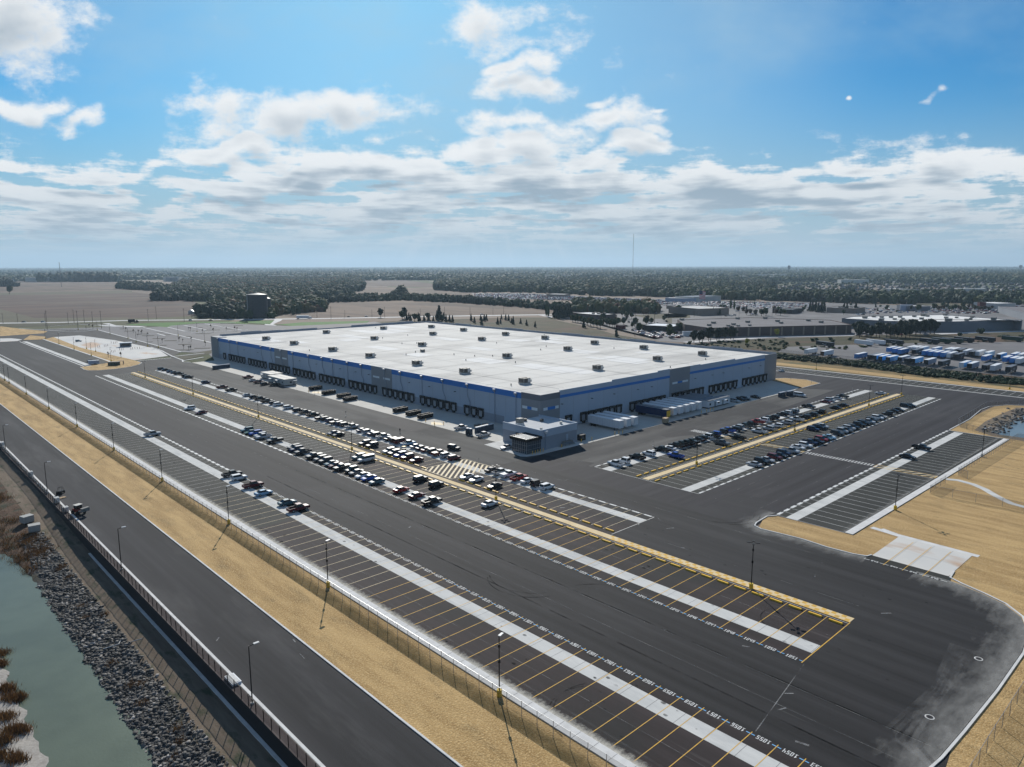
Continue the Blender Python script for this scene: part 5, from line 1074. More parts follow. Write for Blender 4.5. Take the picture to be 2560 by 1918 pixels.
for x,y,h,l in [(*g(600+1828/Q,900+970/Q),2.3,'small dark sign post standing in the dock lane'),(*g(1480+1055/Q,1000+800/Q),2.3,'small dark sign post standing in the front lane'),(*g(1940+1315/Q,940+285/Q),2.3,'small dark sign post at the far end of the right car park'),(*g(1140+395/Q,1060+745/Q),3.1,'grey sign on a post at the edge of the hatched area'),(*g(1940+252/Q,940+95/Q),2,'dark sign on the straw corner, left one'),(*g(1940+605/Q,940+165/Q),2.2,'framed sign on the straw corner, right one'),(*g(600+1290/Q,900+600/Q),3,'white-topped sign on the hatched apron diamond')]: sign(x,y,h,l,rz=.7)
x,y=g(900+760/Q,1040+615/Q); r=empty('patrol_cart',(x,y,.01),0,'yellow and black striped cart among the parked cars','cart'); MB().box(-.5,-.5,.35,.5,.5,1.0).build('body',[M['dump']],r); MB().box(-.55,-.55,1.7,.55,.55,1.8).box(-.5,-.5,1,-.42,-.42,1.7).box(.42,-.5,1,.5,-.42,1.7).box(-.5,.42,1,-.42,.5,1.7).box(.42,.42,1,.5,.5,1.7).build('canopy',[M['ystop']],r); MB().tube((-.3,-.5,.25),(-.3,.5,.25),.25,8).tube((.35,-.5,.25),(.35,.5,.25),.25,8).build('wheels',[M['rubber']],r)
x,y=g(1480+1265/Q,1000+400/Q); r=empty('timber_crate',(x,y,.02),.2,'brown timber crate at the front apron kerb below the navy trailer','crate'); MB().box(-1.3,-.9,.35,1.3,.9,2.1).build('crate_body',[M['wood']],r); MB().box(-1.1,-.7,0,-.9,.7,.35).box(.9,-.7,0,1.1,.7,.35).build('skid',[M['black']],r)
x,y=g(1280+610/K,640+1595/K); r=empty('generator',(x,y+.6,.03),0,'black generator cabinet on the front apron beside the office','generator'); MB().box(-1.3,-.9,.1,1.3,.9,2.2).build('cabinet',[M['dump']],r); MB().box(-1.4,-1,0,1.4,1,.1).build('plinth',[M['kerb']],r); MB().box(-1.0,-.93,.5,.2,-.9,1.9).build('louvre',[M['unitd']],r)
# equipment by the wall near the office
for i,(x,y,a,h) in enumerate([(181,193,1.2,2.6),(179,190,.8,1.6),(176.5,207,2.6,1.1),(179.5,205.6,2.4,1.2)]):
    r=empty('equipment_stack',(x,y,.02),.1,['tall rack of dark equipment against the wall behind the office','low rack of dark equipment in front of the tall rack','flat stack of site materials behind the silver pickup','stack of site materials beside the toilets'][i],'equipment')
    m_=MB(); rr=random.Random(i)
    for k in range(5): m_.box(-a/2+rr.uniform(-.1,.1),-.6,k*h/5+.05,a/2+rr.uniform(-.1,.1),.6,(k+1)*h/5-.03)
    m_.build('stack',[M['unit']],r); MB().box(-a/2-.05,-.65,0,-a/2+.05,-.55,h).box(a/2-.05,-.65,0,a/2+.05,-.55,h).build('frame',[M['black']],r)
# entrance island on the left: enclosure, trailer
x,y=g(100+1280/Q,780+925/Q); r=empty('screened_enclosure',(x,y,.12),-.55,'green slatted enclosure on the straw island at the left junction','enclosure')
MB().box(-3.2,-1.2,0,3.2,1.2,2.2).build('panel_wall',[mat('green_slats',(.05,.065,.05),(.085,.10,.08),.7,(6,6,.1))],r); MB().box(-3.3,-1.3,2.2,3.3,1.3,2.3).build('roof',[M['unit']],r)
x,y=g(100+1400/Q,780+910/Q); r=empty('goods_rack',(x,y,.12),-.5,'open timber goods frame beside the green enclosure','frame'); m_=MB()
for a in(-1.4,1.4):
    for b_ in(-.8,.8): m_.box(a-.1,b_-.1,0,a+.1,b_+.1,2.4)
m_.box(-1.5,-.9,2.3,1.5,.9,2.4).box(1.3,-.8,0,1.4,.8,2.3).build('frame_posts',[M['brickl']],r)
x,y=g(100+930/Q,780+905/Q); r=empty('utility_trailer',(x,y,0),-.15,'white enclosed utility trailer at the end of the left strip','trailer'); MB().box(-3,-1.1,.45,3,1.1,2.5).build('trailer_body',[M['trlav']],r); MB().box(-3.02,-1.12,2.5,3.02,1.12,2.56).build('roof',[M['troof']],r); MB().tube((.3,-1.15,.35),(.3,1.15,.35),.33,10).tube((1.1,-1.15,.35),(1.1,1.15,.35),.33,10).build('wheels',[M['rubber']],r)
x,y=g(100+1480/Q,780+600/Q); r=empty('guard_house',(x,y,.02),-.25,'small guard house with pale roof on the plaza at the left','hut'); MB().box(-4,-2,0,4,2,3).build('wall',[M['gwall']],r); MB().box(-4.6,-2.6,3,4.6,2.6,3.35).build('roof',[M['troof']],r); MB().box(-4.03,-1.4,.9,-4.0,1.4,2.4).box(-3,-2.03,.9,3,-2.0,2.4).build('window',[M['glass']],r)
# red and white gates of the plaza
gi=0
bm_=None
for (px,py) in [(1000,615),(1030,612),(1110,600),(1140,597),(1170,590),(1570,650),(1600,645),(1640,640),(1680,640),(1720,638),(1375,660),(1405,660),(1435,655),(1235,695),(1265,700),(1295,690),(1330,540),(1300,545),(1270,548),(1230,545)]:
    x,y=g(100+px/Q,780+py/Q); gi+=1
    if bm_ is None: bm_=MB().cyl((0,0),.14,0,1.6,6).build('guard_bollard',[M['redwall']]); bm_['category']='bollard'
    place(bm_,None,(x,y,.02),0,'thin dark red bollard on the pale plaza, %s of the scatter'%ordw(gi),'bollards of the plaza lanes')
# raised islands in the staff car park with saplings
isl=[(275,660,490),(380,688,590),(570,737,780),(770,775,980),(1010,838,1230),(680,855,805),(1290,905,1555),(640,640,770),(770,672,880),(450,798,560),(960,935,1270),(1140,700,1220),(990,710,1080),(0,570,120),(80,610,260),(1470,590,1720),(1340,548,1430),(1180,610,1290),(1740,528,1800),(1740,478,1960),(1840,573,1960),(1960,515,2120),(1310,655,1560)]
ib=MB()
for a,y_,b_ in isl:
    p=g(300+a/Q,740+y_/Q); q_=g(300+b_/Q,740+y_/Q-.4); ib.strip([p,q_],2.4,0,h=.16)
ib.build('planted_kerb_islands',[M['darkgrass']],kind='structure')
# ================================================================= PERSON
def person(x,y,rz,label):
    J={'pel':(0,0,.95),'spi':(0,0,1.2),'che':(.02,0,1.42),'nec':(.02,0,1.53),'hea':(.04,0,1.62),'top':(.04,0,1.74),
     'sL':(.02,.19,1.43),'eL':(-.10,.24,1.17),'wL':(.02,.26,.95),'sR':(.02,-.19,1.43),'eR':(-.03,-.24,1.16),'wR':(.16,-.24,.98),
     'hL':(0,.09,.92),'kL':(.16,.10,.52),'aL':(.12,.10,.09),'tL':(.27,.10,.04),'hR':(0,-.09,.92),'kR':(-.06,-.10,.50),'aR':(-.26,-.10,.14),'tR':(-.14,-.10,.04),
     'fL':(.04,.26,.86),'fR':(.20,-.24,.89)}
    R_={'pel':.15,'spi':.14,'che':.15,'nec':.055,'hea':.095,'top':.07,'sL':.065,'eL':.045,'wL':.035,'sR':.065,'eR':.045,'wR':.035,'hL':.09,'kL':.06,'aL':.045,'tL':.04,'hR':.09,'kR':.06,'aR':.045,'tR':.04,'fL':.035,'fR':.035}
    E_=[('pel','spi'),('spi','che'),('che','nec'),('nec','hea'),('hea','top'),('che','sL'),('sL','eL'),('eL','wL'),('wL','fL'),('che','sR'),('sR','eR'),('eR','wR'),('wR','fR'),('pel','hL'),('hL','kL'),('kL','aL'),('aL','tL'),('pel','hR'),('hR','kR'),('kR','aR'),('aR','tR')]
    ks=list(J); me=D.meshes.new('person'); me.from_pydata([J[k] for k in ks],[(ks.index(a),ks.index(b)) for a,b in E_],[])
    o=D.objects.new('person',me); COL.objects.link(o); md=o.modifiers.new('s','SKIN')
    for i,k in enumerate(ks): me.skin_vertices[0].data[i].radius=(R_[k],R_[k]); me.skin_vertices[0].data[i].use_root=(k=='pel')
    o.modifiers.new('d','SUBSURF').levels=1; me.materials.append(M['cloth']); o.location=(x,y,.02); o.rotation_euler=(0,0,rz)
    tag(o,label,'person')
    h=MB(); h.loft([[(.04+.085*math.cos(t)*s_,.08*math.sin(t)*s_,z) for t in [k*math.pi/4 for k in range(8)]] for z,s_ in((1.56,.9),(1.62,1.02),(1.68,1.0),(1.72,.7))]).build('face',[M['skin']],o)
    h=MB(); h.loft([[(.03+.10*math.cos(t)*s_,.098*math.sin(t)*s_,z) for t in [k*math.pi/4 for k in range(8)]] for z,s_ in((1.66,.95),(1.71,1.02),(1.76,.8),(1.78,.4))]).build('hair',[M['black']],o)
x,y=g(900+690/Q,1040+290/Q); person(x,y,-1.9,'person in dark clothes walking along the dock lane')
# ================================================================= DISTANT BUILDINGS
def block(name,corners,h,label,wallm,roofm,cat='building',parapet=.5,units=(),extra=None):
    """corners: ground points (footprint)"""
    cx=sum(c[0] for c in corners)/len(corners); cy=sum(c[1] for c in corners)/len(corners)
    r=empty(name,(cx,cy,0),0,label,cat); loc=[(x-cx,y-cy) for x,y in corners]
    MB().prism(loc,-.1,h).build('wall',[M[wallm]],r)
    ins=[(x*.985,y*.985) for x,y in loc]; MB().prism(ins,h,h+.12).build('roof',[M[roofm]],r)
    pb=MB(); pb.strip(loc+[loc[0]],.5,h-.02,h=h+parapet); pb.build('parapet',[M[wallm]],r)
    um=None
    for (x,y,s_) in units:
        if um is None: o=MB().box(-2,-1.5,.3,2,1.5,1.9,0).box(-1.6,-1.2,0,1.6,1.2,.3,1).build('rooftop_unit',[M['unit'],M['kerb']],r); um=o.data
        else: o=D.objects.new('rooftop_unit',um); COL.objects.link(o); o.parent=r
        o.location=(x-cx,y-cy,h+.12); o.scale=(s_,s_,s_)
    return r,cx,cy
def quad(p0,p1,depth,back=None):
    """front edge p0->p1 (ground), extruded away from the camera"""
    dx,dy=p1[0]-p0[0],p1[1]-p0[1]; L=math.hypot(dx,dy); n=(-dy/L,dx/L)
    if n[0]*p0[0]+n[1]*p0[1]<0: n=(-n[0],-n[1])
    return [p0,p1,(p1[0]+n[0]*depth,p1[1]+n[1]*depth),(p0[0]+n[0]*depth,p0[1]+n[1]*depth)]
def U3(pts,z,ox,oy): return [(*g(ox+a/Q,oy+b/Q,z),s_) for a,b,s_ in pts]
# brown brick superstore
bs=[g(1660+350/Q,640+1330/Q),g(1660+770/Q,640+1400/Q),g(1960+1160/Q,700+925/Q),g(1960+820/Q,700+700/Q,7.6),g(1660+1500/Q,640+1070/Q,7.6),g(1660+230/Q,640+1110/Q,7.6)]
r,cx,cy=block('superstore',bs,7.6,'low brown brick superstore with grey gravel roof beyond the grassy bank','brick','gravelroof',units=U3([(855,1165,1),(1110,1215,.8),(1200,1190,.9),(1445,1150,1),(1280,1215,.7),(1480,1205,.7),(1960,1135,1),(2020,1165,.9),(780,1205,.9),(310,1110,1),(1270,1090,1),(1745,1085,1)],7.8,1660,640)+U3([(420,710,1),(640,740,1)],7.8,1960,700))
for i in range(13):
    t=(i+.5)/13; a,b_=Vector(bs[1]),Vector(bs[2]); p=a.lerp(b_,t)-Vector((cx,cy)); d=(b_-a).normalized(); n=Vector((d.y,-d.x)); 
    if n.dot(-a)<0: n=-n
    q_=[p+d*.8+n*.1,p-d*.8+n*.1,p-d*.8,p+d*.8]
    MB().prism([tuple(v) for v in q_],0,7.4).build('pilaster',[M['brickl']],r)
# white-roofed store
wsx=[g(1960+1790/Q,700+880/Q),g(2240+940/Q,640+1305/Q),g(2240+2165/Q,640+1270/Q),g(2240+2165/Q,640+1125/Q,9),g(2240+800/Q,640+1020/Q,9),g(1960+1180/Q,700+640/Q,9),g(1960+1000/Q,700+670/Q,9)]
block('superstore',wsx,9.0,'large grey block superstore with white roof behind the dark pines','gwall','roofw',units=U3([(70,1065,1),(120,1100,.8),(315,1055,1),(440,1095,1),(475,1040,1.4),(545,1050,.9),(305,1145,1.1),(850,1030,1.2),(865,1080,1),(1045,1075,.8),(1315,1070,1.1),(1220,1122,1.1),(1290,1100,.8),(1685,1105,1.3),(905,1135,1.6)],9.1,2240,640)+U3([(1395,665,1.2),(1550,645,1),(1685,655,1),(1680,705,1.2),(1845,655,1),(1910,690,.9)],9.1,1960,700))
def simple(name,a,b,ox,oy,depth,h,label,wm,rm,cat='building',s=Q,units=0):
    p0=g(ox+a[0]/s,oy+a[1]/s); p1=g(ox+b[0]/s,oy+b[1]/s); q_=quad(p0,p1,depth); u=[]
    rr=random.Random(int(a[0]))
    for k in range(units): t,w_=rr.random()*.8+.1,rr.random()*.6+.2; u.append((q_[0][0]+(q_[1][0]-q_[0][0])*t+(q_[3][0]-q_[0][0])*w_,q_[0][1]+(q_[1][1]-q_[0][1])*t+(q_[3][1]-q_[0][1])*w_,.8))
    return block(name,q_,h,label,wm,rm,cat,units=u)
simple('shop_building',(500,1060),(950,1100),1360,640,26,5,'small brown restaurant with white roof behind a line of round trees','brick','roofw',units=5)
simple('shop_building',(590,1030),(1120,1010),1660,640,60,8,'tan brick store with white-edged roof beyond the superstore','brickl','palewall')
simple('dealer_showroom',(20,790),(520,800),1660,640,30,6,'low blue-white dealer showroom at the left of the car lots','trlav','palewall',units=2)
simple('dealer_showroom',(520,795),(980,770),1660,640,40,8,'white dealer workshop with dark door openings beside the car lots','palewall','troofd')
simple('shop_building',(730,560),(1250,580),1960,700,40,6,'tan flat-roofed shop beside a clump of dark conifers','brickl','lot',units=14)
simple('shop_building',(2000,530),(2209,535),1960,700,25,7,'glass-fronted showroom with pale green walls','trlav','troofd')
simple('shop_building',(200,950),(590,950),2240,640,30,6,'long pale showroom behind the white-roofed store','gwall','palewall')
simple('shop_building',(1330,900),(1720,925),2240,640,35,8,'white-topped showroom with a dark red entrance block','palewall','roofw')
simple('shop_building',(1440,925),(1545,925),2240,640,6,9.5,'dark red entrance block in front of the white-topped showroom','redwall','troofd')
simple('shop_building',(1750,980),(2209,1110),2240,640,120,8,'wide dark grey-roofed store at the right edge of the photo','gwall','gravelroof',units=7)
simple('shop_building',(0,560),(120,570),1960,700,18,5,'dark small shop with blue glass left of the conifers','darktrim','gwall')
simple('shop_building',(1870,985),(2209,1000),1660,640,20,5,'dark glass pavilion shop at the near edge of the car lots','darktrim','gwall')
simple('open_sided_barn',(40,705),(340,712),1360,640,30,5,'pale-roofed open barn at the left end of the car lots','brickl','roofw')
simple('kiosk',(1235,1260),(1375,1265),1360,640,7,3.4,'small dark red kiosk in the superstore car park','redwall','troof')
simple('garden_centre',(1690,1300),(2209,1330),1360,640,30,5.5,'garden centre with a row of white canopies and stacked stock','darktrim','troof')
simple('storage_trailer',(330,1385),(640,1385),1660,640,4,3.6,'long white storage trailer by the brick superstore','trw','troof')
simple('fuel_canopy',(40,910),(560,915),1660,640,16,4.5,'long pale canopy beside the road before the car lots','brickl','troof')
for i,(a,b,d,h,l) in enumerate([((545,300),(820,300),60,9,'long white warehouse far away under the horizon'),((1740,352),(2209,356),50,8,'very long pale warehouse far away near the horizon')]): simple('distant_warehouse',a,b,1660,640,d,h,l,'palewall','roofw')
for i,(a,b,ox,s_,l) in enumerate([((280,265),(350,265),0,Q,'white farm building on the left horizon, first of the group'),((1240,308),(1350,310),0,Q,'white farm sheds below the left horizon'),((985,303),(1045,303),0,Q,'white shed beside the thin tower on the left'),((805,140),(880,141),640,K,'bright long shed far beyond the central fields'),((755,183),(805,184),640,K,'white round-ended shed at the edge of the big wood'),((500,140),(650,142),640,K,'grey-blue long shed near the central horizon'),((450,262),(780,262),440,Q,'long grey warehouse roof above the big wood'),((1700,205),(2170,225),1960,Q,'white school roof among the suburban trees'),((0,630),(240,640),2240,Q,'pale school building among the suburban trees'),((1050,615),(1560,620),2240,Q,'pale low building behind the green trees at the right')]):
    simple('distant_building',a,b,ox,640 if ox!=1960 else 700,35,7,l,'palewall','roofw',s=s_)
# farmhouse group by the silos
def house(x,y,rz,label,w_=12,d=8,h=3.2,rh=2.6,wm='palewall',rm='hroof',group=None,name='house',cat='house'):
    r=empty(name,(x,y,0),rz,label,cat,group)
    MB().box(-w_/2,-d/2,-.1,w_/2,d/2,h).build('wall',[M[wm]],r)
    MB().add([(-w_/2-.4,-d/2-.4,h),(w_/2+.4,-d/2-.4,h),(w_/2+.4,d/2+.4,h),(-w_/2-.4,d/2+.4,h),(-w_/2-.4,0,h+rh),(w_/2+.4,0,h+rh)],[(0,1,5,4),(2,3,4,5),(1,2,5),(3,0,4),(3,2,1,0)]).build('roof',[M[rm]],r); return r
for px,py,l,rm,wm in ((310,1000,'low farm shed left of the dark trees by the highway','troof','palewall'),(870,1000,'white-roofed farmhouse among the dark trees','troof','brick'),(1010,1000,'small white-roofed barn among the dark trees','troof','brick'),(1620,1040,'grey-roofed bungalow right of the silos','hroof','palewall'),(1680,960,'white cottage behind the silos','troof','palewall'),(760,1060,'dark red barn under the trees by the highway','hroof','redwall')):
    x,y=g(440+px/Q,640+py/Q); house(x,y,.6,l,wm=wm,rm=rm)
for (px,py,rad,h,l) in ((1415,1065,12.0,28,'tall dark grain silo standing by the highway'),(1577,1040,5.0,22,'slimmer dark grain silo behind the tall one')):
    x,y=g(440+px/Q,640+py/Q); r=empty('grain_silo',(x,y,0),0,l,'silo'); m_=MB()
    for k in range(9): m_.cyl((0,0),rad,k*h/9,(k+1)*h/9-.25,24); m_.cyl((0,0),rad*1.015,(k+1)*h/9-.25,(k+1)*h/9,24)
    m_.build('silo_body',[M['silo']],r); MB().cyl((0,0),rad*.98,h,h+1.6,24,0,rad*.15).build('cap',[M['silo']],r); MB().box(-rad-.35,-.4,0,-rad,.4,h).build('ladder',[M['metal']],r)
x,y=g(390,704); 
for i,(px,py) in enumerate([(415,704),(428,702),(445,703)]): x,y=g(px,py); simple('distant_building',(px*1.0,py*1.0),(px+14.,py+.3),0,0,25,16,'tall pale block of the group beyond the left fields, %s from the left'%ordw(i+1),'gwall' if i==0 else 'palewall','gravelroof',s=1.0)
# suburb
rr=random.Random(11); n=0
HW=['palewall','brickl','gwall','brick']
hp=[house(0,0,0,None,13,9,3.4,3.4,HW[k],'hroof') for k in range(4)]
for p in hp: p['category']='house'
spots=[]
for row,(py,x0,x1,st_) in enumerate([(735,1925,2225,13),(727,1935,2560,14),(720,1960,2560,15),(714,2000,2560,17),(708,2060,2560,24)]):
    px=x0
    while px<x1: spots.append((row,px+rr.uniform(-3,3),py+rr.uniform(-1.5,1.5))); px+=st_+rr.uniform(-2,4)
cr={}
for row,px,py in spots:
    x,y=g(px,py); cr[row]=cr.get(row,0)+1
    place(hp[rr.randrange(4)],None,(x,y,0),rr.choice([.4,.75,1.97])+rr.uniform(-.1,.1),'suburban house with a grey gabled roof, %s from the left in the %s row'%(ordw(cr[row]),ordw(row+1)),'suburban houses among the trees')
# towers
def wtower(px,py,h,rad,m_,l):
    x,y=g(px,py); r=empty('water_tower',(x,y,0),0,l,'water tower'); MB().cyl((0,0),rad*.55,0,h*.62,16).build('column',[M[m_]],r)
    MB().loft([[(rad*s_*math.cos(t),rad*s_*math.sin(t),z) for t in [k*math.pi/8 for k in range(16)]] for z,s_ in((h*.60,.56),(h*.70,1.0),(h*.93,1.0),(h,.6))]).build('tank',[M[m_]],r)
wtower(2240+1520/Q,640+352/Q,44,11,'teal','teal water tower standing above the trees at the right')
wtower(1920+178/K,640+160/K,62,9,'gwall','dark water tower on the horizon above the suburb'); wtower(1920+258/K,640+150/K,50,6,'trw','small white water tower on the horizon beside the dark one'); wtower(2240+2140/Q,640+290/Q,62,12,'gwall','pale water tower at the right edge of the horizon')
def lattice(px,y_base,y_top,dist,l,rw_=.9):
    d=(_F*F_PX+_R*(px-1280)-_U*(y_base-959)); s_=dist/math.hypot(d.x,d.y); x,y=d.x*s_,d.y*s_; h=CAMH+(667-y_top)/F_PX*dist
    r=empty('radio_mast',(x,y,0),0,l,'mast'); m_=MB()
    for k in range(3): a=k*2*math.pi/3; m_.tube((rw_*math.cos(a),rw_*math.sin(a),0),(rw_*math.cos(a),rw_*math.sin(a),h),rw_*.33,4)
    for k in range(int(h/6)): a=k*2*math.pi/3; m_.tube((rw_*math.cos(a),rw_*math.sin(a),k*6),(rw_*math.cos(a+2.09),rw_*math.sin(a+2.09),k*6+6),rw_*.15,3)
    m_.build('mast_frame',[M['mast']],r)
lattice(1582,676,591,4200,'tall thin radio mast on the horizon right of centre',1.15)
r_=lattice(150,679,658,2600,'thin tower with antennas on the left horizon',.8)
# flag
x,y=g(1660+600/Q,640+900/Q); r=empty('flagpole',(x,y,0),0,'flagpole with a large striped flag among the dealer cars','flagpole'); MB().tube((0,0,0),(0,0,26),.25,6,0,.12).build('pole',[M['metal']],r)
fm=MB()
for k in range(13): fm.add([(0,0,14+k*.9),(9*.72,-9*.69,14+k*.9-1.5),(9*.72,-9*.69,14.9+k*.9-1.5),(0,0,14.9+k*.9)],[(0,1,2,3)],k%2)
fm.add([(0,-.06,20.3),(3.4,-3.3,19.6),(3.4,-3.3,25),(0,-.06,25.7)],[(0,1,2,3)],2); fm.build('flag',[mat('flag_red',(.45,.03,.04)),M['trw'],M['trnavy']],r)
# ================================================================= VEGETATION
GREEN=leafmat('autumn_leaves',[(0.009,0.024,0.011),(0.017,0.042,0.015),(0.032,0.066,0.020),(0.062,0.082,0.022),(0.115,0.092,0.026),(0.15,0.072,0.036)])
PINE=leafmat('pine_needles',[(0.010,0.024,0.014),(0.020,0.036,0.018),(0.030,0.046,0.022)])
YEL=leafmat('yellow_leaves',[(0.20,0.22,0.02),(0.32,0.28,0.03),(0.40,0.30,0.05)])
BROWN=leafmat('brown_leaves',[(0.05,0.035,0.02),(0.10,0.06,0.035),(0.13,0.085,0.05)])
def crown(n,rad,z0,z1,leaf,shape='round',rg=RNG,clumps=14):
    """leaf-clump cloud: random triangles gathered round sub-clumps inside the crown volume"""
    if shape=='cone':
        t=rg.random(clumps)**.7; a=rg.random(clumps)*6.283; rr_=rad*(1-t)*rg.random(clumps)**.4; c=np.stack([rr_*np.cos(a),rr_*np.sin(a),z0+(z1-z0)*t],1); cs=rad*.30*(1.2-t)
    else:
        v=rg.normal(size=(clumps,3)); v/=np.linalg.norm(v,axis=1)[:,None]; v*=(rg.random((clumps,1))**.35)*.78; c=v*np.array([rad,rad,(z1-z0)/2])+np.array([0,0,(z0+z1)/2]); cs=np.full(clumps,rad*.36)
    k=rg.integers(0,clumps,n); d=rg.normal(size=(n,3)); d/=np.linalg.norm(d,axis=1)[:,None]; P_=c[k]+d*cs[k][:,None]*(rg.random((n,1))**.4)
    A_=rg.normal(size=(n,3)); A_/=np.linalg.norm(A_,axis=1)[:,None]; B_=np.cross(A_,rg.normal(size=(n,3))); B_/=np.linalg.norm(B_,axis=1)[:,None]
    s_=leaf*(.6+.8*rg.random((n,1))); v=np.stack([P_+A_*s_,P_-A_*s_*.6+B_*s_*.8,P_-A_*s_*.5-B_*s_*.8],1).reshape(-1,3)
    tone=np.repeat(np.clip(rg.random(clumps)[k]*.5+rg.random(n)*.2,0,1),3)
    return v,np.arange(n*3).reshape(-1,3),tone
def inpoly(x,y,poly):
    c=np.zeros(len(x),bool); n=len(poly)
    for i in range(n):
        x0,y0=poly[i]; x1,y1=poly[(i+1)%n]
        with np.errstate(divide='ignore',invalid='ignore'):
            c^=((y0>y)!=(y1>y))&(x<(x1-x0)*(y-y0)/(y1-y0+1e-12)+x0)
    return c
TREES={}
def tree_proto(kind,name,cat,h,rad,shape,m_,n=420,leaf=.55,v=0,tone=0.0,z0f=.28):
    r=D.objects.new(name,None); COL.objects.link(r); r['category']=cat
    tb=MB(); tb.tube((0,0,-.2),(0,0,h*.55),rad*.07+.06,7,0,rad*.04+.03)
    for k in range(4 if shape=='round' else 0):
        a=k*1.57+.4; tb.tube((0,0,h*(.3+.06*k)),(rad*.55*math.cos(a),rad*.55*math.sin(a),h*(.55+.07*k)),rad*.035+.02,5,0,.02)
    tb.build('trunk',[M['trunk']],r)
    vv,ff,tt=crown(n,rad,h*z0f,h,leaf,shape,np.random.default_rng(v+5))
    ag=np.arange(7)*2*math.pi/7; cone=shape=='cone'; zs=(h*z0f,h*(z0f+.25*(1-z0f)),h*(z0f+.75*(1-z0f)),h*.96); rs=(rad*(.75 if cone else .35),rad*(.66 if cone else .62),rad*(.30 if cone else .55),.02)
    cv=np.concatenate([np.stack([np.cos(ag)*r_*(1+.15*np.sin(ag*3+v)),np.sin(ag)*r_,np.full(7,z_)],1) for z_,r_ in zip(zs,rs)]); cf=np.array([t_ for q_ in range(3) for i in range(7) for t_ in ((q_*7+i,q_*7+(i+1)%7,q_*7+7+(i+1)%7),(q_*7+i,q_*7+7+(i+1)%7,q_*7+7+i))])+len(vv)
    if kind!='sapling': vv=np.concatenate([vv,cv]); ff=np.concatenate([ff,cf]); tt=np.concatenate([tt,np.full(28,.12)])
    mesh_np('crown',vv,ff,m_,np.clip(tt+tone,0,1),r); TREES[kind]=r
for k in range(3): tree_proto('round%d'%k,'broadleaf_tree','tree',8+k,3.2+k*.4,'round',GREEN,460,.6,k,.12*k)
for k in range(3): tree_proto('con%d'%k,'conifer_tree','conifer',6.5+k*.5,2.0,'cone',PINE,420,.42,k+10,0,.05)
for k in range(2): tree_proto('pine%d'%k,'pine_tree','pine',12,3.6,'round',PINE,520,.7,k+20,0,.22)
tree_proto('brown','broadleaf_tree','tree',7,2.6,'round',BROWN,360,.5,31); tree_proto('yellow','broadleaf_tree','tree',8,2.8,'round',YEL,420,.5,32)
tree_proto('sapling','sapling','sapling',4,.9,'round',BROWN,60,.22,33); tree_proto('bush','bush','bush',3,2.2,'round',GREEN,300,.4,34,.1,.02)
tree_proto('poplar','poplar_tree','tree',12,2.0,'round',GREEN,380,.5,35,.25,.1)
def T(kind,px,py,label,s_=1.0,group=None):
    x,y=g(px,py); place(TREES[kind],None,(x,y,-.05),random.random()*6,label,group,scale=s_)
rr=random.Random(21)
hill=[(1280+a/K,640+b/K) for a,b in ((125,600),(200,615),(618,620),(900,698),(10,590),(75,585))]+[(640+a/K,640+b/K) for a,b in ((1856,560),(1885,578),(1938,557),(1947,598),(1970,562),(1988,556),(2085,590),(2110,585),(2118,545),(2155,555),(2180,560),(2205,580),(1697,572),(1572,578))]
hill.sort()
for i,(px,py) in enumerate(hill): T('con%d'%(i%3),px,py,'small dark conifer on the dry hill behind the roof, %s from the left'%ordw(i+1),rr.uniform(.8,1.25),'conifers on the grassy hill')
cl=[(640+a/K,640+b/K) for a,b in ((1262,550),(1300,560),(1335,562),(1370,565),(1410,568),(1450,570),(1490,570),(1530,572),(1600,572),(1640,570),(1670,568),(1320,545),(1400,545),(1480,548),(1560,550),(1620,548))]; cl.sort()
for i,(px,py) in enumerate(cl): T('con%d'%(i%3) if i%4 else 'round0',px,py,'evergreen of the dense group behind the roof, %s from the left'%ordw(i+1),rr.uniform(1.0,1.4),'evergreen group behind the roof')
T('con1',640+1580/K,640+560/K,'tallest pointed spruce rising from the evergreen group behind the roof',2.6)
T('pine0',640+1075/K,640+530/K,'dark flat-crowned tree by the highway, left of the pair',1.0); T('pine1',640+1282/K,640+540/K,'dark tree by the highway, right of the pair',1.2)
T('round1',165/Q,640+660/Q,'lone broadleaf tree in the left fields',2.2)
rowp=[(1360+a/Q,640+b/Q) for a,b in ((180,1075),(222,1080),(265,1090),(310,1080),(345,1070),(380,1065),(420,1060),(460,1055),(495,1140),(545,1150),(585,1150),(640,1160),(690,1180),(750,1200),(805,1215),(860,1225),(915,1245),(970,1255),(1030,1180),(1085,1215),(1135,1225),(1185,1225),(1215,1235),(1275,1200),(1375,1195),(1565,1220),(1430,1080),(1510,1080),(990,1050),(1075,1040),(1350,1050))]
for i,(px,py) in enumerate(rowp): T('con2' if i<8 else 'round%d'%(i%3),px,py,'%s tree from the left in the roadside line before the superstore'%ordw(i+1),(1.9 if i<8 else rr.uniform(.85,1.1)),'trees lining the side road')
T('poplar',1360+40/Q,640+1040/Q,'thin pale tree pair at the road bend behind the hill, left stem',1.3); T('poplar',1360+75/Q,640+1060/Q,'thin pale tree pair at the road bend behind the hill, right stem',1.2)
pn=[(1660+a/Q,640+b/Q) for a,b in ((515,1500),(610,1495),(665,1485),(770,1470),(805,1470),(910,1460),(950,1455),(1050,1450),(1150,1440),(1195,1440))]
for i,(px,py) in enumerate(pn): T('pine%d'%(i%2),px,py,'dark pine in the line before the brick superstore, %s from the left'%ordw(i+1),rr.uniform(.85,1.05),'pines before the brick superstore')
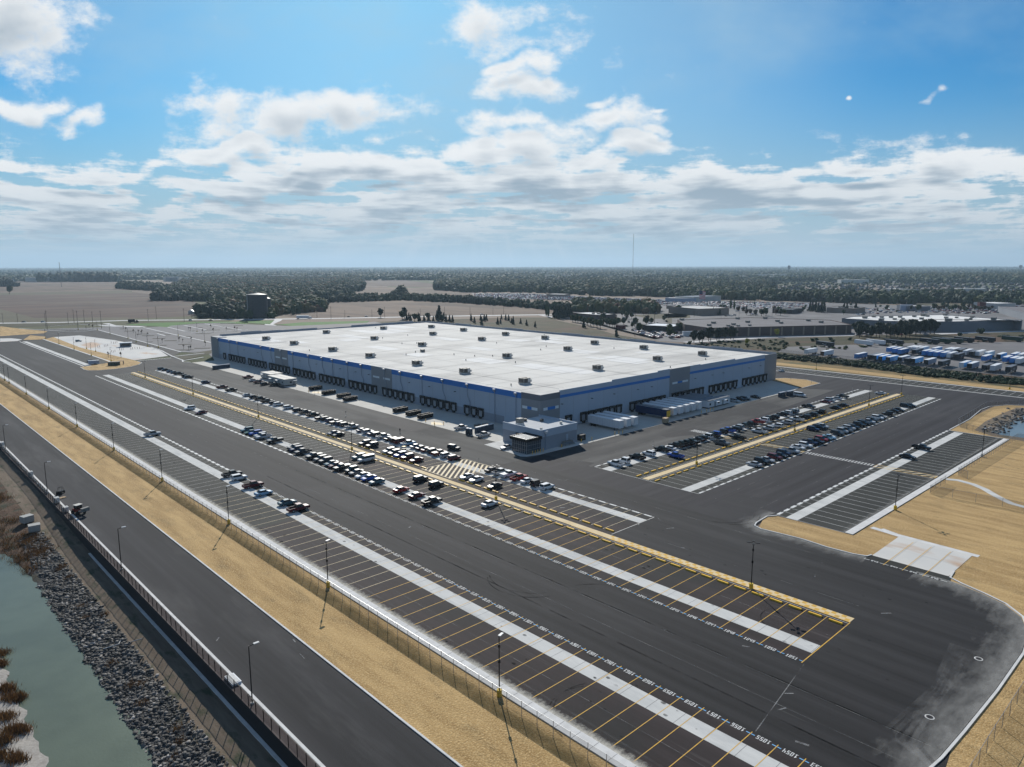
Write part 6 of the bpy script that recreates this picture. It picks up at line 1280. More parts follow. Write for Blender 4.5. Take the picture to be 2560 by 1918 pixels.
pw=[(1960+a/Q,700+b/Q) for a,b in ((1250,960),(1300,1000),(1345,960),(1430,970),(1500,1010),(1590,985),(1650,1000),(1690,960),(1770,990),(1840,1000),(1900,980),(1960,1000),(2030,985),(2100,1000),(2170,990))]+[(2240+a/Q,640+b/Q) for a,b in ((60,1345),(150,1360),(260,1350),(340,1370),(420,1350),(500,1365),(590,1345),(660,1350))]
for i,(px,py) in enumerate(pw): T('pine%d'%(i%2),px,py,'dark pine in line before the white-roofed store, %s from the left'%ordw(i+1),rr.uniform(.95,1.25),'pines before the white-roofed store')
T('yellow',1660+1425/Q,640+1545/Q,'bright yellow-green bush on the dry bank',.75); T('yellow',1660+1950/Q,640+1395/Q,'golden-leaved tree before the brick superstore wall',.95)
for i,(a,b_,s_) in enumerate([(440,1530,1.0),(345,1550,.7),(1655,1560,.8),(1640,1470,.8),(2050,1490,.7),(2110,1520,.6),(1910,1620,.7)]): T('bush',1660+a/Q,640+b_/Q,'low dark bush on the dry bank, %s of the scatter from the left'%ordw([345,440,1640,1655,1910,2050,2110].index(a)+1),s_,'bushes on the dry bank')
for i,(a,b_) in enumerate([(35,1120),(230,1120),(490,1060),(560,1050),(800,1040),(845,1080),(1140,1040)]): T('bush',1960+a/Q,700+b_/Q,'dark shrub in the meadow behind the trailer yard, %s from the left'%ordw(i+1),.9,'shrubs behind the trailer yard')
T('bush',2240+1465/Q,820+95/Q,'large round dark shrub beyond the far trailers',1.7); T('bush',2240+1095/Q,820+135/Q,'small dark shrub beyond the far trailers',1.0)
for i,(a,b_) in enumerate([(445,540),(490,545),(540,540),(590,560),(640,560),(690,555),(1030,560),(1080,570),(1230,565)]): T('con%d'%(i%3),1960+a/Q,700+b_/Q,'dark conifer round the tan flat-roofed shop, %s from the left'%ordw(i+1),1.9,'conifers round the tan shop')
for i,(a,b_,kd) in enumerate([(980,885,'bush'),(1050,890,'bush'),(1150,910,'poplar'),(1210,930,'poplar'),(1280,970,'brown'),(1365,980,'brown'),(1420,1020,'brown'),(1490,1020,'brown'),(1580,1030,'brown'),(1680,1040,'round0'),(1760,1040,'round1'),(1930,1020,'brown'),(2010,1030,'round0'),(250,990,'round2'),(780,1010,'con1'),(850,1015,'con2'),(900,1015,'con0'),(960,1020,'con1')]): T(kd,1660+a/Q,640+b_/Q,'car park tree between brick superstore and car lots, %s listed from the left'%ordw(i+1),1.2 if kd!='bush' else 1.6,'car park trees')
for i in range(22):
    a=640+i*48+rr.uniform(-12,12); b_=930+rr.uniform(-25,40)
    T(rr.choice(['brown','round0','brown','round1']),2240+a/Q,640+b_/Q,'autumn-coloured car park tree beyond the white-roofed store, %s from the left'%ordw(i+1),rr.uniform(.8,1.2),'trees beyond the white-roofed store')
sp=[(300+a/Q,740+b_/Q) for a,b_ in ((320,650),(370,660),(480,690),(1085,800),(1100,920),(1185,930),(1210,930),(1225,930),(730,810),(1020,790),(1230,790),(1475,860),(1215,600),(1185,590),(1610,630),(1570,560),(1425,640),(1835,600),(1985,600),(2020,605),(100,600),(230,640),(60,575))]+[(100+a/Q,780+b_/Q) for a,b_ in ((795,300),(915,295),(850,270),(1760,370),(1690,430),(1400,790),(1180,790))]
sp.sort()
for i,(px,py) in enumerate(sp): T('sapling',px,py,'bare young sapling in the staff car park, %s from the left'%ordw(i+1),rr.uniform(.8,1.3),'saplings in the staff car park')
rr=random.Random(77); rt=[]
RP=[(1400,788),(1560,826),(1650,848),(1740,856),(1920,843),(2135,836),(2540,826),(2540,762),(2290,768),(2060,760),(1870,758),(1660,768),(1560,778)]
BX=[(1705,2150,788,856),(2110,2560,785,832),(1720,1830,765,795)]
while len(rt)<60:
    px,py=rr.uniform(1400,2540),rr.uniform(760,850)
    if inpoly(np.array([px]),np.array([py]),RP)[0] and not any(a<px<b and c<py<d for a,b,c,d in BX): rt.append((px,py))
rt.sort()
for i,(px,py) in enumerate(rt): T(rr.choice(['round0','round1','brown','bush','round2','con1']),px,py,'small tree scattered over the distant shop car parks, %s from the left'%ordw(i+1),rr.uniform(.6,1.15),'trees scattered over the shop car parks')
rt=sorted([(rr.uniform(1460,2540),rr.uniform(762,800)) for _ in range(26)])
for i,(px,py) in enumerate(rt):
    x,y=g(px,py); place(up,None,(x,y,0),0.4,'thin light pole over the distant shop car parks, %s from the left'%ordw(i+1),'light poles of the shop car parks',scale=(.5,.5,.8))
# woods, hedgerows and far belts: one mass each
ICO=None
def lumps(pts,hs,rads,tones,nt=46,rg=RNG,leaf=.22):
    """many trees in one mesh: each a ragged cloud of leaf clumps over a solid core"""
    n=len(pts); V=[];Tn=[]
    d=rg.normal(size=(n,nt,3)); d/=np.linalg.norm(d,axis=2)[...,None]; d[...,2]=np.abs(d[...,2])*1.0-.25*rg.random((n,nt))
    rad=rads[:,None,None]*(.86+.26*rg.random((n,nt,1))); c=d*rad*np.array([1,1,1.0]); c[...,2]=c[...,2]*(hs/rads*.5)[:,None]+(hs*.52)[:,None]
    c[...,0]+=pts[:,0][:,None]; c[...,1]+=pts[:,1][:,None]
    s_=(rads*leaf*1.25)[:,None,None]*(.6+.8*rg.random((n,nt,1)))
    A_=np.cross(d,rg.normal(size=(n,nt,3))); A_/=np.linalg.norm(A_,axis=2)[...,None]; B_=np.cross(d,A_)+.5*rg.normal(size=(n,nt,3)); 
    v=np.stack([c+A_*s_,c-A_*s_*.6+B_*s_*.9,c-A_*s_*.5-B_*s_*.9],2).reshape(-1,3)
    tn=np.repeat(np.clip(tones[:,None]+.10*(rg.random((n,nt))-.5),0,1).ravel(),3)
    tri=np.arange(len(v)).reshape(-1,3)
    # solid domes under the leaf clumps
    k7=7 if nt>12 else 5; ang=np.arange(k7)*2*math.pi/k7; b0=len(v); rings=[]
    for zf,rf_ in ((0.0,.55),(.22,.86),(.50,1.0),(.76,.78),(.94,.36)):
        jr=1+.16*rg.normal(size=(n,k7,1)); rings.append(np.concatenate([pts[:,None,:2]+np.stack([np.cos(ang),np.sin(ang)],1)[None]*rads[:,None,None]*rf_*jr,np.broadcast_to((hs*zf)[:,None,None],(n,k7,1))+rg.normal(size=(n,k7,1))*.03*hs[:,None,None]],2))
    top=np.concatenate([pts[:,None,:2],hs[:,None,None]],2)
    core=np.concatenate(rings+[top],1).reshape(-1,3); m_=5*k7+1; fi=[]
    for q_ in range(4):
        for i in range(k7): j=(i+1)%k7; fi+=[(q_*k7+i,q_*k7+j,q_*k7+k7+j),(q_*k7+i,q_*k7+k7+j,q_*k7+k7+i)]
    for i in range(k7): fi.append((4*k7+i,4*k7+(i+1)%k7,5*k7))
    fi=np.array(fi); ft=(fi[None]+np.arange(n)[:,None,None]*m_+b0).reshape(-1,3)
    return np.concatenate([v,core]),np.concatenate([tri,ft]),np.concatenate([tn,np.repeat(tones,m_)])
def wood(name,label,pxpoly,spacing,h,rad,nt=46,m_=None,tone=(.15,.75),fill=1.0,cat='woodland',seed=1,leaf=.22):
    rg=np.random.default_rng(seed); P_=np.array([g(*p) for p in pxpoly]); lo=P_.min(0); hi=P_.max(0)
    xs=np.arange(lo[0],hi[0],spacing); ys=np.arange(lo[1],hi[1],spacing); X_,Y_=np.meshgrid(xs,ys); X_=X_.ravel()+rg.uniform(-.5,.5,X_.size)*spacing; Y_=Y_.ravel()+rg.uniform(-.5,.5,Y_.size)*spacing
    k=inpoly(X_,Y_,[tuple(p) for p in P_])&(rg.random(X_.size)<fill); pts=np.stack([X_[k],Y_[k]],1); n=len(pts)
    if n==0: return
    hs=h*rg.uniform(.5,1.35,n); rads=rad*(.45+.85*rg.random(n)**1.4)
    big=np.sin(pts[:,0]*.013+seed)*np.cos(pts[:,1]*.017)*.18
    tones=np.clip(rg.beta(1.0,1.5,n)*(tone[1]-tone[0])+tone[0]+big,0,1)
    v,f,t=lumps(pts,hs,rads,tones,nt,rg,leaf); o=mesh_np(name,v,f,m_ or GREEN,t); tag(o,label,cat,kind='stuff'); return n
cnt=0
cnt+=wood('woodland','mixed autumn wood filling the middle distance left of centre',[(425,722),(465,700),(560,690),(700,686),(790,688),(905,700),(912,716),(870,724),(800,728),(760,738),(790,752),(815,772),(780,779),(640,788),(500,793),(492,780),(560,765),(540,755),(470,752)],13,11,7.0,60,tone=(.1,1.0),seed=3) or 0
cnt+=wood('woodland','dark trees round the farm buildings by the highway',[(500,797),(497,785),(560,775),(630,775),(632,797)],9,11,5,60,tone=(0,.5),seed=4) or 0
cnt+=wood('woodland','trees right of the silos running along the highway',[(672,797),(668,775),(760,760),(815,765),(812,779),(740,785),(700,790)],10,11,5.5,60,tone=(.2,.9),seed=5) or 0
cnt+=wood('woodland','dark finger of wood beyond the left field',[(385,752),(395,727),(470,725),(530,735),(530,754)],12,12,7,50,tone=(0,.35),seed=6) or 0
cnt+=wood('woodland','narrow dark wood left of the finger',[(294,722),(300,713),(395,718),(430,728),(385,728)],13,14,8,40,tone=(0,.3),seed=7) or 0
cnt+=wood('woodland','long dark square wood far beyond the left fields',[(98,705),(105,701),(300,700),(296,705)],26,30,15,30,tone=(0,.25),seed=8) or 0
cnt+=wood('woodland','dark wood cut off by the left edge',[(-60,716),(-60,708),(20,708),(40,717)],16,20,10,40,tone=(0,.25),seed=9) or 0
cnt+=wood('hedgerow','dark hedgerow crossing the central fields',[(815,753),(900,745),(1010,745),(1100,748),(1180,752),(1290,762),(1430,775),(1425,779),(1280,767),(1160,758),(1000,751),(820,757)],8,9,4.5,50,tone=(0,.4),seed=10) or 0
cnt+=wood('hedgerow','taller knot of trees on the central hedgerow',[(985,747),(990,741),(1015,741),(1018,747)],9,18,8,60,tone=(0,.4),seed=12) or 0
cnt+=wood('woodland','trees along the upper left side of the central fields',[(740,748),(760,735),(815,728),(880,724),(910,722),(905,728),(830,738),(885,743),(880,748)],12,12,6,40,tone=(0,.5),seed=13) or 0
cnt+=wood('woodland','yellow-green trees hiding the near edge of the car lots',[(1425,780),(1432,762),(1530,766),(1640,772),(1650,785),(1560,783)],10,11,6,60,tone=(.2,1.0),seed=14) or 0
cnt+=wood('woodland','round green wood beyond the central fields',[(1085,725),(1090,708),(1160,702),(1290,705),(1300,730),(1180,732)],15,14,9,46,tone=(.1,.6),seed=15) or 0
cnt+=wood('woodland','broad wood behind the car lots',[(1280,731),(1270,706),(1500,700),(1800,700),(1930,705),(1935,745),(2070,755),(1900,752),(1800,749),(1600,741),(1500,740),(1380,734)],17,13,9.5,46,tone=(.0,.7),seed=16) or 0
cnt+=wood('woodland','dark green trees between the suburb and the shops',[(1925,752),(1920,738),(2100,740),(2250,742),(2560,745),(2640,748),(2640,762),(2450,762),(2330,756),(2290,758),(2280,762),(2060,756)],15,13,8.5,50,tone=(.05,.65),seed=17) or 0
cnt+=wood('woodland','trees scattered among the suburban houses',[(1925,737),(1935,705),(2200,702),(2640,704),(2640,744),(2300,740)],26,6.5,5,30,tone=(.05,.6),fill=.38,seed=18) or 0
cnt+=wood('woodland','rounded wood on the rise under the right horizon',[(2230,705),(2240,696),(2400,692),(2640,686),(2640,706),(2400,707)],26,20,13,34,tone=(.25,.75),seed=19) or 0
# hedge band before the trailer yard
cnt+=wood('hedge','dense dark hedge in front of the trailer yard',[(1930,897),(1933,888),(2100,901),(2350,930),(2640,961),(2640,972),(2330,943),(2100,912)],3.0,1.7,2.0,26,tone=(.05,.45),cat='hedge',seed=20) or 0
cnt+=wood('hedge','rough brown scrub between the superstore road and the yard',[(1720,880),(1760,855),(1940,850),(1990,870),(2140,865),(2560,838),(2560,850),(2150,872),(1990,880),(1925,875)],6,1.3,1.7,22,tone=(.1,.8),m_=GREEN,cat='scrub',fill=.4,seed=22) or 0
# belts out to the horizon
def belts():
    rg=np.random.default_rng(77); PT=[];HS=[];RD=[];TN=[]
    for d in np.geomspace(3000,24000,54):
        nb=int(8+6*rg.random()); 
        for _ in range(nb):
            th=math.radians(rg.uniform(2,86)); L_=rg.uniform(.03,.22)*(1.6 if th>HEAD else 1.0); cx,cy=d*math.sin(th),d*math.cos(th)
            px=F_PX*math.tan(th-HEAD)+1280
            if d<3600 and px<1000 : continue
            nn=int(L_*d/(16+d*.004)); ang=th+math.pi/2+rg.uniform(-.35,.35); t=np.linspace(-.5,.5,max(nn,3))*L_*d
            rows=2 if d<9000 else 1
            for r_ in range(rows):
                x=cx+t*math.sin(ang)+rg.normal(size=t.size)*8+r_*20*math.sin(th); y=cy+t*math.cos(ang)+rg.normal(size=t.size)*8+r_*20*math.cos(th)
                PT.append(np.stack([x,y],1)); HS.append(rg.uniform(11,18,t.size)*(1+d/26000)); RD.append(rg.uniform(9,13,t.size)*(1+d/12000)); TN.append(np.clip(rg.normal(.3,.16,t.size),0,1))
    PT=np.concatenate(PT);HS=np.concatenate(HS);RD=np.concatenate(RD);TN=np.concatenate(TN)
    v,f,t=lumps(PT,HS,RD,TN,7,rg,.34); tag(mesh_np('woodland',v,f,GREEN,t),'tree belts and woods stretching to the horizon','woodland',kind='stuff'); return len(PT)
nb_=belts()
# small far buildings scattered to the horizon
rr=random.Random(5)
fb=MB()
for k in range(420):
    d=rr.uniform(2800,14000)**1.0; th=math.radians(rr.uniform(3,86)); 
    if th<HEAD and rr.random()<.55: continue
    x,y=d*math.sin(th),d*math.cos(th); a=rr.uniform(20,110); b_=rr.uniform(10,25); h=rr.uniform(12,19); fb.prism([(x-a/2,y+a/3),(x+a/2,y-a/3),(x+a/2+b_,y-a/3+b_),(x-a/2+b_,y+a/3+b_)],0,h,0,1)
tag(fb.build('distant_town',[M['palewall'],M['palewall']]),'scatter of tiny buildings under the horizon','town',kind='stuff')
# ================================================================= CARS OF THE SALES LOTS
def carmass(name,label,px,seed,step=(2.9,7.5),rz=.2,fill=.8):
    rg=np.random.default_rng(seed); P_=[g(*p) for p in px]; A0=np.array(P_); lo=A0.min(0); hi=A0.max(0)
    c,s_=math.cos(rz),math.sin(rz); L_=max(hi-lo)*.8; u,v=np.meshgrid(np.arange(-L_,L_,step[0]),np.arange(-L_,L_,step[1])); row=(np.abs(np.round(v/step[1]).astype(int))%3!=2).ravel()
    X_=(u*c-v*s_).ravel()+(lo[0]+hi[0])/2; Y_=(u*s_+v*c).ravel()+(lo[1]+hi[1])/2
    k=inpoly(X_,Y_,P_)&row&(rg.random(X_.size)<fill); pts=np.stack([X_[k],Y_[k]],1); n=len(pts)
    base=np.array([(-.9,-2.2,.3),(.9,-2.2,.3),(.9,2.2,.3),(-.9,2.2,.3),(-.88,-2.1,.95),(.88,-2.1,.95),(.88,2.1,.85),(-.88,2.1,.85),(-.7,-1.4,1.5),(.7,-1.4,1.5),(.7,.6,1.5),(-.7,.6,1.5)])
    R2=np.array([[c,-s_],[s_,c]]); bx=base.copy(); bx[:,:2]=base[:,:2]@R2.T
    fc=np.array([(0,1,5,4),(1,2,6,5),(2,3,7,6),(3,0,4,7),(4,5,9,8),(5,6,10,9),(6,7,11,10),(7,4,8,11),(8,9,10,11)])
    v=(bx[None]+np.concatenate([pts,np.zeros((n,1))],1)[:,None]).reshape(-1,3); f=(fc[None]+np.arange(n)[:,None,None]*12).reshape(-1,4)
    o=mesh_np(name,v,f,CARM,np.repeat(rg.random(n),12)); tag(o,label,'cars',kind='stuff'); return n
CARM=leafmat('sales_car_paint',[(.02,.02,.025),(.03,.04,.09),(.20,.20,.22),(.62,.63,.65),(.70,.70,.72),(.25,.03,.03),(.05,.05,.055)],.25)
nc=0
nc+=carmass('parked_cars','dense rows of vehicles in the far car lot beyond the central fields',[(1190,748),(1185,735),(1310,735),(1420,741),(1520,746),(1700,752),(1660,762),(1560,762),(1430,752),(1300,748)],1,rz=.3)
nc+=carmass('parked_cars','rows of cars in front of the dealer buildings',[(1662,766),(1650,757),(1800,754),(1930,757),(2060,760),(2060,768),(1900,772),(1760,770)],2,rz=.9,fill=.6)
nc+=carmass('parked_cars','cars in the retail car parks beyond the white-roofed store',[(2130,790),(2160,772),(2300,772),(2560,765),(2560,785),(2330,785),(2240,782)],3,rz=.6,fill=.35)
nc+=carmass('parked_cars','cars half hidden behind the pines of the white-roofed store',[(2140,840),(2150,828),(2330,832),(2335,838)],4,rz=.6,fill=.4)
nc+=carmass('parked_cars','stock and vehicles packed beside the garden centre',[(1590,838),(1595,820),(1700,822),(1705,846),(1640,845)],5,step=(2.7,5.0),rz=.9,fill=.85)
rr=random.Random(8)
lots=[('dealer car beside the striped flag',1660,640,[(120,820),(180,825),(330,830),(380,840),(430,850),(480,845),(520,860),(700,860),(760,865),(820,870),(880,870)]),('car in front of the brown restaurant',1360,640,[(1090,975),(1130,970),(1290,970),(1330,965),(1050,1050),(1100,1045),(1200,1050),(1240,1045),(1180,1035)]),('car beyond the superstore parapet',1660,640,[(1060,1040),(1110,1035),(1160,1040),(1210,1030),(1250,960),(1290,950),(1430,920),(1470,930),(1520,1010),(1560,1015),(1600,1020)]),('car near the kiosk',1360,640,[(1460,1150),(1520,1155),(1620,1180),(1820,1175),(1960,1170),(1530,1290),(1600,1300),(1680,1320),(1740,1330),(1800,1340),(1860,1345),(1920,1340),(1980,1370),(2050,1375)]),('car beyond the white store roof',2240,640,[(60,985),(200,975),(1800,915),(1840,905),(2040,930),(2100,935),(1760,860),(1860,850),(2000,860),(2150,900)])]
for l,ox,oy,ps in lots:
    for i,(a,b_) in enumerate(ps):
        x,y=g(ox+a/Q,oy+b_/Q); tc=rr.choice(['sw','sl','sk','ul','uk','uw','sm','pk','sb','ug']); o=place(get_car(*tc),None,(x,y,0),rr.choice([.4,.9,2.4]),'%s %s, %s from the left'%(CN[tc[1]],l,ordw(sorted(ps).index((a,b_))+1)),'cars on the distant retail lots'); o['category']='car'
# ================================================================= STONES, REEDS
def stones():
    rg=np.random.default_rng(9); n=9500; y=rg.uniform(72,200,n); x=rg.uniform(22.6,31.2,n); k=~((y>170)&(x<26)); x,y=x[k],y[k]; n=len(x)
    base=np.array([(-1,-.8,-.6),(1,-.9,-.5),(.9,.8,-.6),(-.8,.9,-.5),(-.7,-.6,.5),(.8,-.5,.6),(.5,.7,.45),(-.6,.5,.65)]); fc=np.array([(0,1,5,4),(1,2,6,5),(2,3,7,6),(3,0,4,7),(4,5,6,7)])
    s_=(.09+.30*rg.random(n)**2.6)[:,None,None]; B_=base[None]*s_*(1+.35*rg.normal(size=(n,8,3))); a=rg.random(n)*6.28; c,s2=np.cos(a),np.sin(a)
    X_=B_[...,0]*c[:,None]-B_[...,1]*s2[:,None]+x[:,None]; Y_=B_[...,0]*s2[:,None]+B_[...,1]*c[:,None]+y[:,None]
    z=np.array([hbank(p,q_) for p,q_ in zip(x,y)]); Z_=B_[...,2]*.8+z[:,None]+.08
    o=mesh_np('riprap_stones',np.stack([X_,Y_,Z_],2).reshape(-1,3),(fc[None]+np.arange(n)[:,None,None]*8).reshape(-1,4),M['stone'],np.repeat(rg.beta(1.4,3,n),8)); tag(o,'grey broken stones lining the pond edge','stones',kind='stuff')
    n=260; yy=rg.uniform(60,78,n); xx=rg.uniform(308,372,n); 
    s_=(.3+.5*rg.random(n))[:,None,None]; B_=base[None]*s_*(1+.3*rg.normal(size=(n,8,3))); V_=B_+np.stack([xx,68+rg.normal(size=n)*2.2+.0*yy,np.zeros(n)],1)[:,None]
    o=mesh_np('basin_stones',V_.reshape(-1,3),(fc[None]+np.arange(n)[:,None,None]*8).reshape(-1,4),M['stone'],np.repeat(rg.beta(1.4,3,n),8)); tag(o,'dark stones along the edge of the small basin at the right','stones',kind='stuff')
stones()
def blades(name,label,centres,n,h,m_,seed,w_=.05):
    rg=np.random.default_rng(seed); C_=np.array(centres); k=rg.integers(0,len(C_),n); p=C_[k][:,:2]+rg.normal(size=(n,2))*C_[k][:,2:3]; z=np.array([hbank(a,b_) if a<36 else 0 for a,b_ in p])
    a=rg.random(n)*6.28; d=np.stack([np.cos(a),np.sin(a)],1); hh=h*(.5+rg.random(n)); lean=rg.normal(size=(n,2))*.35*hh[:,None]
    v=np.stack([np.column_stack([p+d*w_,z]),np.column_stack([p-d*w_,z]),np.column_stack([p+lean,z+hh])],1).reshape(-1,3)
    o=mesh_np(name,v,np.arange(n*3).reshape(-1,3),m_,np.repeat(rg.random(n),3)); tag(o,label,'grass',kind='stuff')
cs_=[]
for (a,b_,r_) in ((60,665,1.0),(30,770,.8),(80,990,1.0),(120,1070,1.2),(190,1060,.8),(60,1260,1.2),(130,1370,1.0),(210,1350,.9),(60,1470,.9),(180,1620,1.0),(30,1620,1.0)): 
    x,y=g(a/K,1438+b_/K,-4.2); cs_.append((x-.3,y,r_*.62))
blades('reeds','brown reed tufts on the gravel bar across the pond','' or cs_,4200,.85,M['reed'],3,.06)
rr=random.Random(2); cs_=[(rr.uniform(24.5,31),rr.uniform(78,200),.5) for _ in range(22)]
blades('weeds','thin brown weeds growing between the stones',cs_,2600,.5,M['reed'],4,.04)
cs_=[(rr.uniform(14,29),rr.uniform(175,260),1.4) for _ in range(60)]
blades('reeds','russet dry weeds on the bank behind the crates',cs_,9000,.7,M['reed'],6,.06)
# meadow tufts on the ochre strip
rg=np.random.default_rng(4)
# ================================================================= AIR, SUN, SKY
hz=MB().box(-26000,-26000,-8,26000,26000,360).build('haze',[D.materials.new('haze_air')],kind='stuff'); hm=hz.data.materials[0]; hm.use_nodes=True; nt=hm.node_tree; nt.nodes.clear()
pv=nt.nodes.new('ShaderNodeVolumePrincipled'); pv.inputs['Color'].default_value=(0.56,0.76,0.94,1); pv.inputs['Density'].default_value=HAZE_D; pv.inputs['Anisotropy'].default_value=0.25
oo=nt.nodes.new('ShaderNodeOutputMaterial'); nt.links.new(pv.outputs[0],oo.inputs['Volume'])
EL=math.radians(29.5); AZ=math.radians(33.8)   # azimuth measured from +Y towards +X
sd=D.lights.new('sun','SUN'); sd.energy=SUN_E; sd.angle=math.radians(0.5); sd.color=(1.0,0.955,0.88); so=D.objects.new('sun',sd); COL.objects.link(so)
sv=Vector((math.sin(AZ)*math.cos(EL),math.cos(AZ)*math.cos(EL),math.sin(EL))); so.rotation_euler=sv.to_track_quat('Z','Y').to_euler(); so.location=(0,0,150)
wd=D.worlds.new('World'); S.world=wd; wd.use_nodes=True; nt=wd.node_tree; N=nt.nodes; L=nt.links; bg=N['Background']
def nd(t,**kw):
    n=N.new(t)
    for k,v in kw.items(): setattr(n,k,v)
    return n
def mth(op,a,b=None,c=None,clamp=False):
    n=nd('ShaderNodeMath',operation=op,use_clamp=clamp)
    for i,v in enumerate((a,b,c)):
        if v is None: continue
        if isinstance(v,(int,float)): n.inputs[i].default_value=v
        else: L.new(v,n.inputs[i])
    return n.outputs[0]
def ss(x,lo,hi):
    n=nd('ShaderNodeMapRange',interpolation_type='SMOOTHSTEP'); n.inputs['From Min'].default_value=lo; n.inputs['From Max'].default_value=hi; L.new(x,n.inputs['Value']); return n.outputs[0]
sky=nd('ShaderNodeTexSky',sky_type='NISHITA'); sky.sun_disc=False; sky.sun_elevation=EL; sky.sun_rotation=AZ; sky.air_density=1.0; sky.dust_density=0.6; sky.ozone_density=1.5
tc=nd('ShaderNodeTexCoord'); gen=tc.outputs['Generated']
def dot(v):
    n=nd('ShaderNodeVectorMath',operation='DOT_PRODUCT'); L.new(gen,n.inputs[0]); n.inputs[1].default_value=v; return n.outputs['Value']
fx,fy=math.sin(HEAD),math.cos(HEAD)
dF=mth('MAXIMUM',dot((fx,fy,0)),0.05); u=mth('DIVIDE',dot((fy,-fx,0)),dF); v=mth('DIVIDE',dot((0,0,1)),dF)      # fixed compass directions of the place
vz=dot((0,0,1))
cp=nd('ShaderNodeCombineXYZ'); L.new(mth('DIVIDE',u,mth('ADD',v,.10)),cp.inputs[0]); L.new(mth('DIVIDE',1.0,mth('ADD',mth('MAXIMUM',v,0),.10)),cp.inputs[1])
def noise(vec,sc,det,rgh=.55,dist=0.0,off=(0,0,0),msc=(1,1,1)):
    mp=nd('ShaderNodeMapping'); mp.inputs['Location'].default_value=off; mp.inputs['Scale'].default_value=msc; L.new(vec,mp.inputs['Vector'])
    n=nd('ShaderNodeTexNoise',noise_dimensions='2D'); n.inputs['Scale'].default_value=sc; n.inputs['Detail'].default_value=det; n.inputs['Roughness'].default_value=rgh; L.new(mp.outputs[0],n.inputs['Vector']); return n.outputs['Fac']
uv=nd('ShaderNodeCombineXYZ'); L.new(u,uv.inputs[0]); L.new(v,uv.inputs[1])
def pu(x): return (x-1280)/1813.
def pv_(y): return math.tan(PITCH*-1+math.atan((959-y)/F_PX))
blobs=[(110,50,210,95,.9),(60,262,85,32,.75),(188,292,60,24,.7),(760,275,260,72,1.0),(640,235,110,50,.5),(1250,20,200,60,.55),(1330,110,110,50,.35),(1310,215,110,50,.6),(1500,290,260,50,.7),(1200,375,170,50,.85),(1570,380,130,45,.85),(1350,330,150,50,.6),(1480,235,110,26,.6),(1290,165,60,22,.6),(1210,310,120,34,.7),(1640,345,70,30,.7),(1050,455,200,30,.75),(700,455,220,22,.7),(1350,450,220,34,.75),(250,460,150,18,.55),(1480,510,260,26,.6),(960,520,260,24,.6),(400,530,320,22,.6),(1950,500,240,24,.6),(100,560,200,22,.5),(2350,530,260,26,.6),(1700,560,240,18,.5),
  (600,378,120,24,.7),(860,410,180,34,.7),(1010,360,50,22,.5),(400,405,130,18,.5),(1720,458,115,32,.75),(2090,420,80,12,.6),(1695,270,55,12,.55),(2315,248,36,18,.6),(2128,228,14,10,.6),(1690,172,36,20,.35),(2280,465,260,30,.75),(2500,425,150,38,.7),(40,408,30,12,.5),(100,490,180,26,.6),(300,330,30,10,.3),(620,430,50,16,.5)]
def vm(op,a,b=None,c=None):
    n=nd('ShaderNodeVectorMath',operation=op)
    for i,x in enumerate((a,b,c)):
        if x is None: continue
        if isinstance(x,tuple): n.inputs[i].default_value=x
        else: L.new(x,n.inputs[i])
    return n.outputs['Value'] if op in('DOT_PRODUCT','LENGTH') else n.outputs['Vector']
def density(du,dv,hi=True):
    c=vm('ADD',uv.outputs[0],(du,dv,0)); sp=nd('ShaderNodeSeparateXYZ'); L.new(c,sp.inputs[0]); uu,vv=sp.outputs[0],sp.outputs[1]
    W1=noise(c,4.5,5 if hi else 3,.64,0,(3,1,0),(1,1.7,1)); wn=nd('ShaderNodeTexNoise',noise_dimensions='2D'); wn.inputs['Scale'].default_value=8; wn.inputs['Detail'].default_value=2; L.new(c,wn.inputs['Vector'])
    cb=vm('MULTIPLY_ADD',vm('SUBTRACT',wn.outputs['Color'],(.5,.5,.5)),(.17,.08,0),c); B_=None
    for (x,y,rx,ry,st) in (blobs if hi else blobs[:34]):
        ku,kv=1813./rx,1813./ry; q_=vm('MULTIPLY_ADD',cb,(ku,kv,0),(-pu(x)*ku,-pv_(y)*kv,0)); e=mth('MULTIPLY',mth('POWER',0.36788,vm('DOT_PRODUCT',q_,q_)),st); B_=e if B_ is None else mth('MAXIMUM',B_,e)
    den=mth('ADD',mth('MAXIMUM',vv,0),.085); cp=nd('ShaderNodeCombineXYZ'); L.new(mth('DIVIDE',uu,den),cp.inputs[0]); L.new(mth('DIVIDE',1.0,den),cp.inputs[1])
    n1=noise(cp.outputs[0],1.7,6 if hi else 3,.62,0,(1.3,2.2,0),(.8,1.0,1)); band=ss(vv,.20,.09)
    d=mth('ADD',mth('MULTIPLY',B_,.72),mth('MULTIPLY',band,.31)); d=mth('MULTIPLY_ADD',mth('SUBTRACT',W1,.5),.95,d)
    if hi: d=mth('MULTIPLY_ADD',mth('SUBTRACT',noise(c,17,5,.70,0,(9,4,0),(1,1.6,1)),.5),mth('MULTIPLY_ADD',band,.20,.52),d); d=mth('SUBTRACT',d,mth('MULTIPLY',ss(vv,.12,.22),.06))
    return mth('MULTIPLY_ADD',mth('SUBTRACT',n1,.5),mth('MULTIPLY_ADD',band,2.1,.15),d)
dens=density(0,0); up_=mth('MULTIPLY_ADD',density(-.006,.018,False),.7,mth('MULTIPLY',dens,.3)); lowfade=ss(v,.006,.06)
cov=mth('MULTIPLY',ss(dens,.14,.46),lowfade)
thick=ss(up_,.30,.86)
veil=mth('MULTIPLY',ss(noise(uv.outputs[0],2.4,5,.6,0,(5,2,0),(1,1.9,1)),.42,.80),.30)
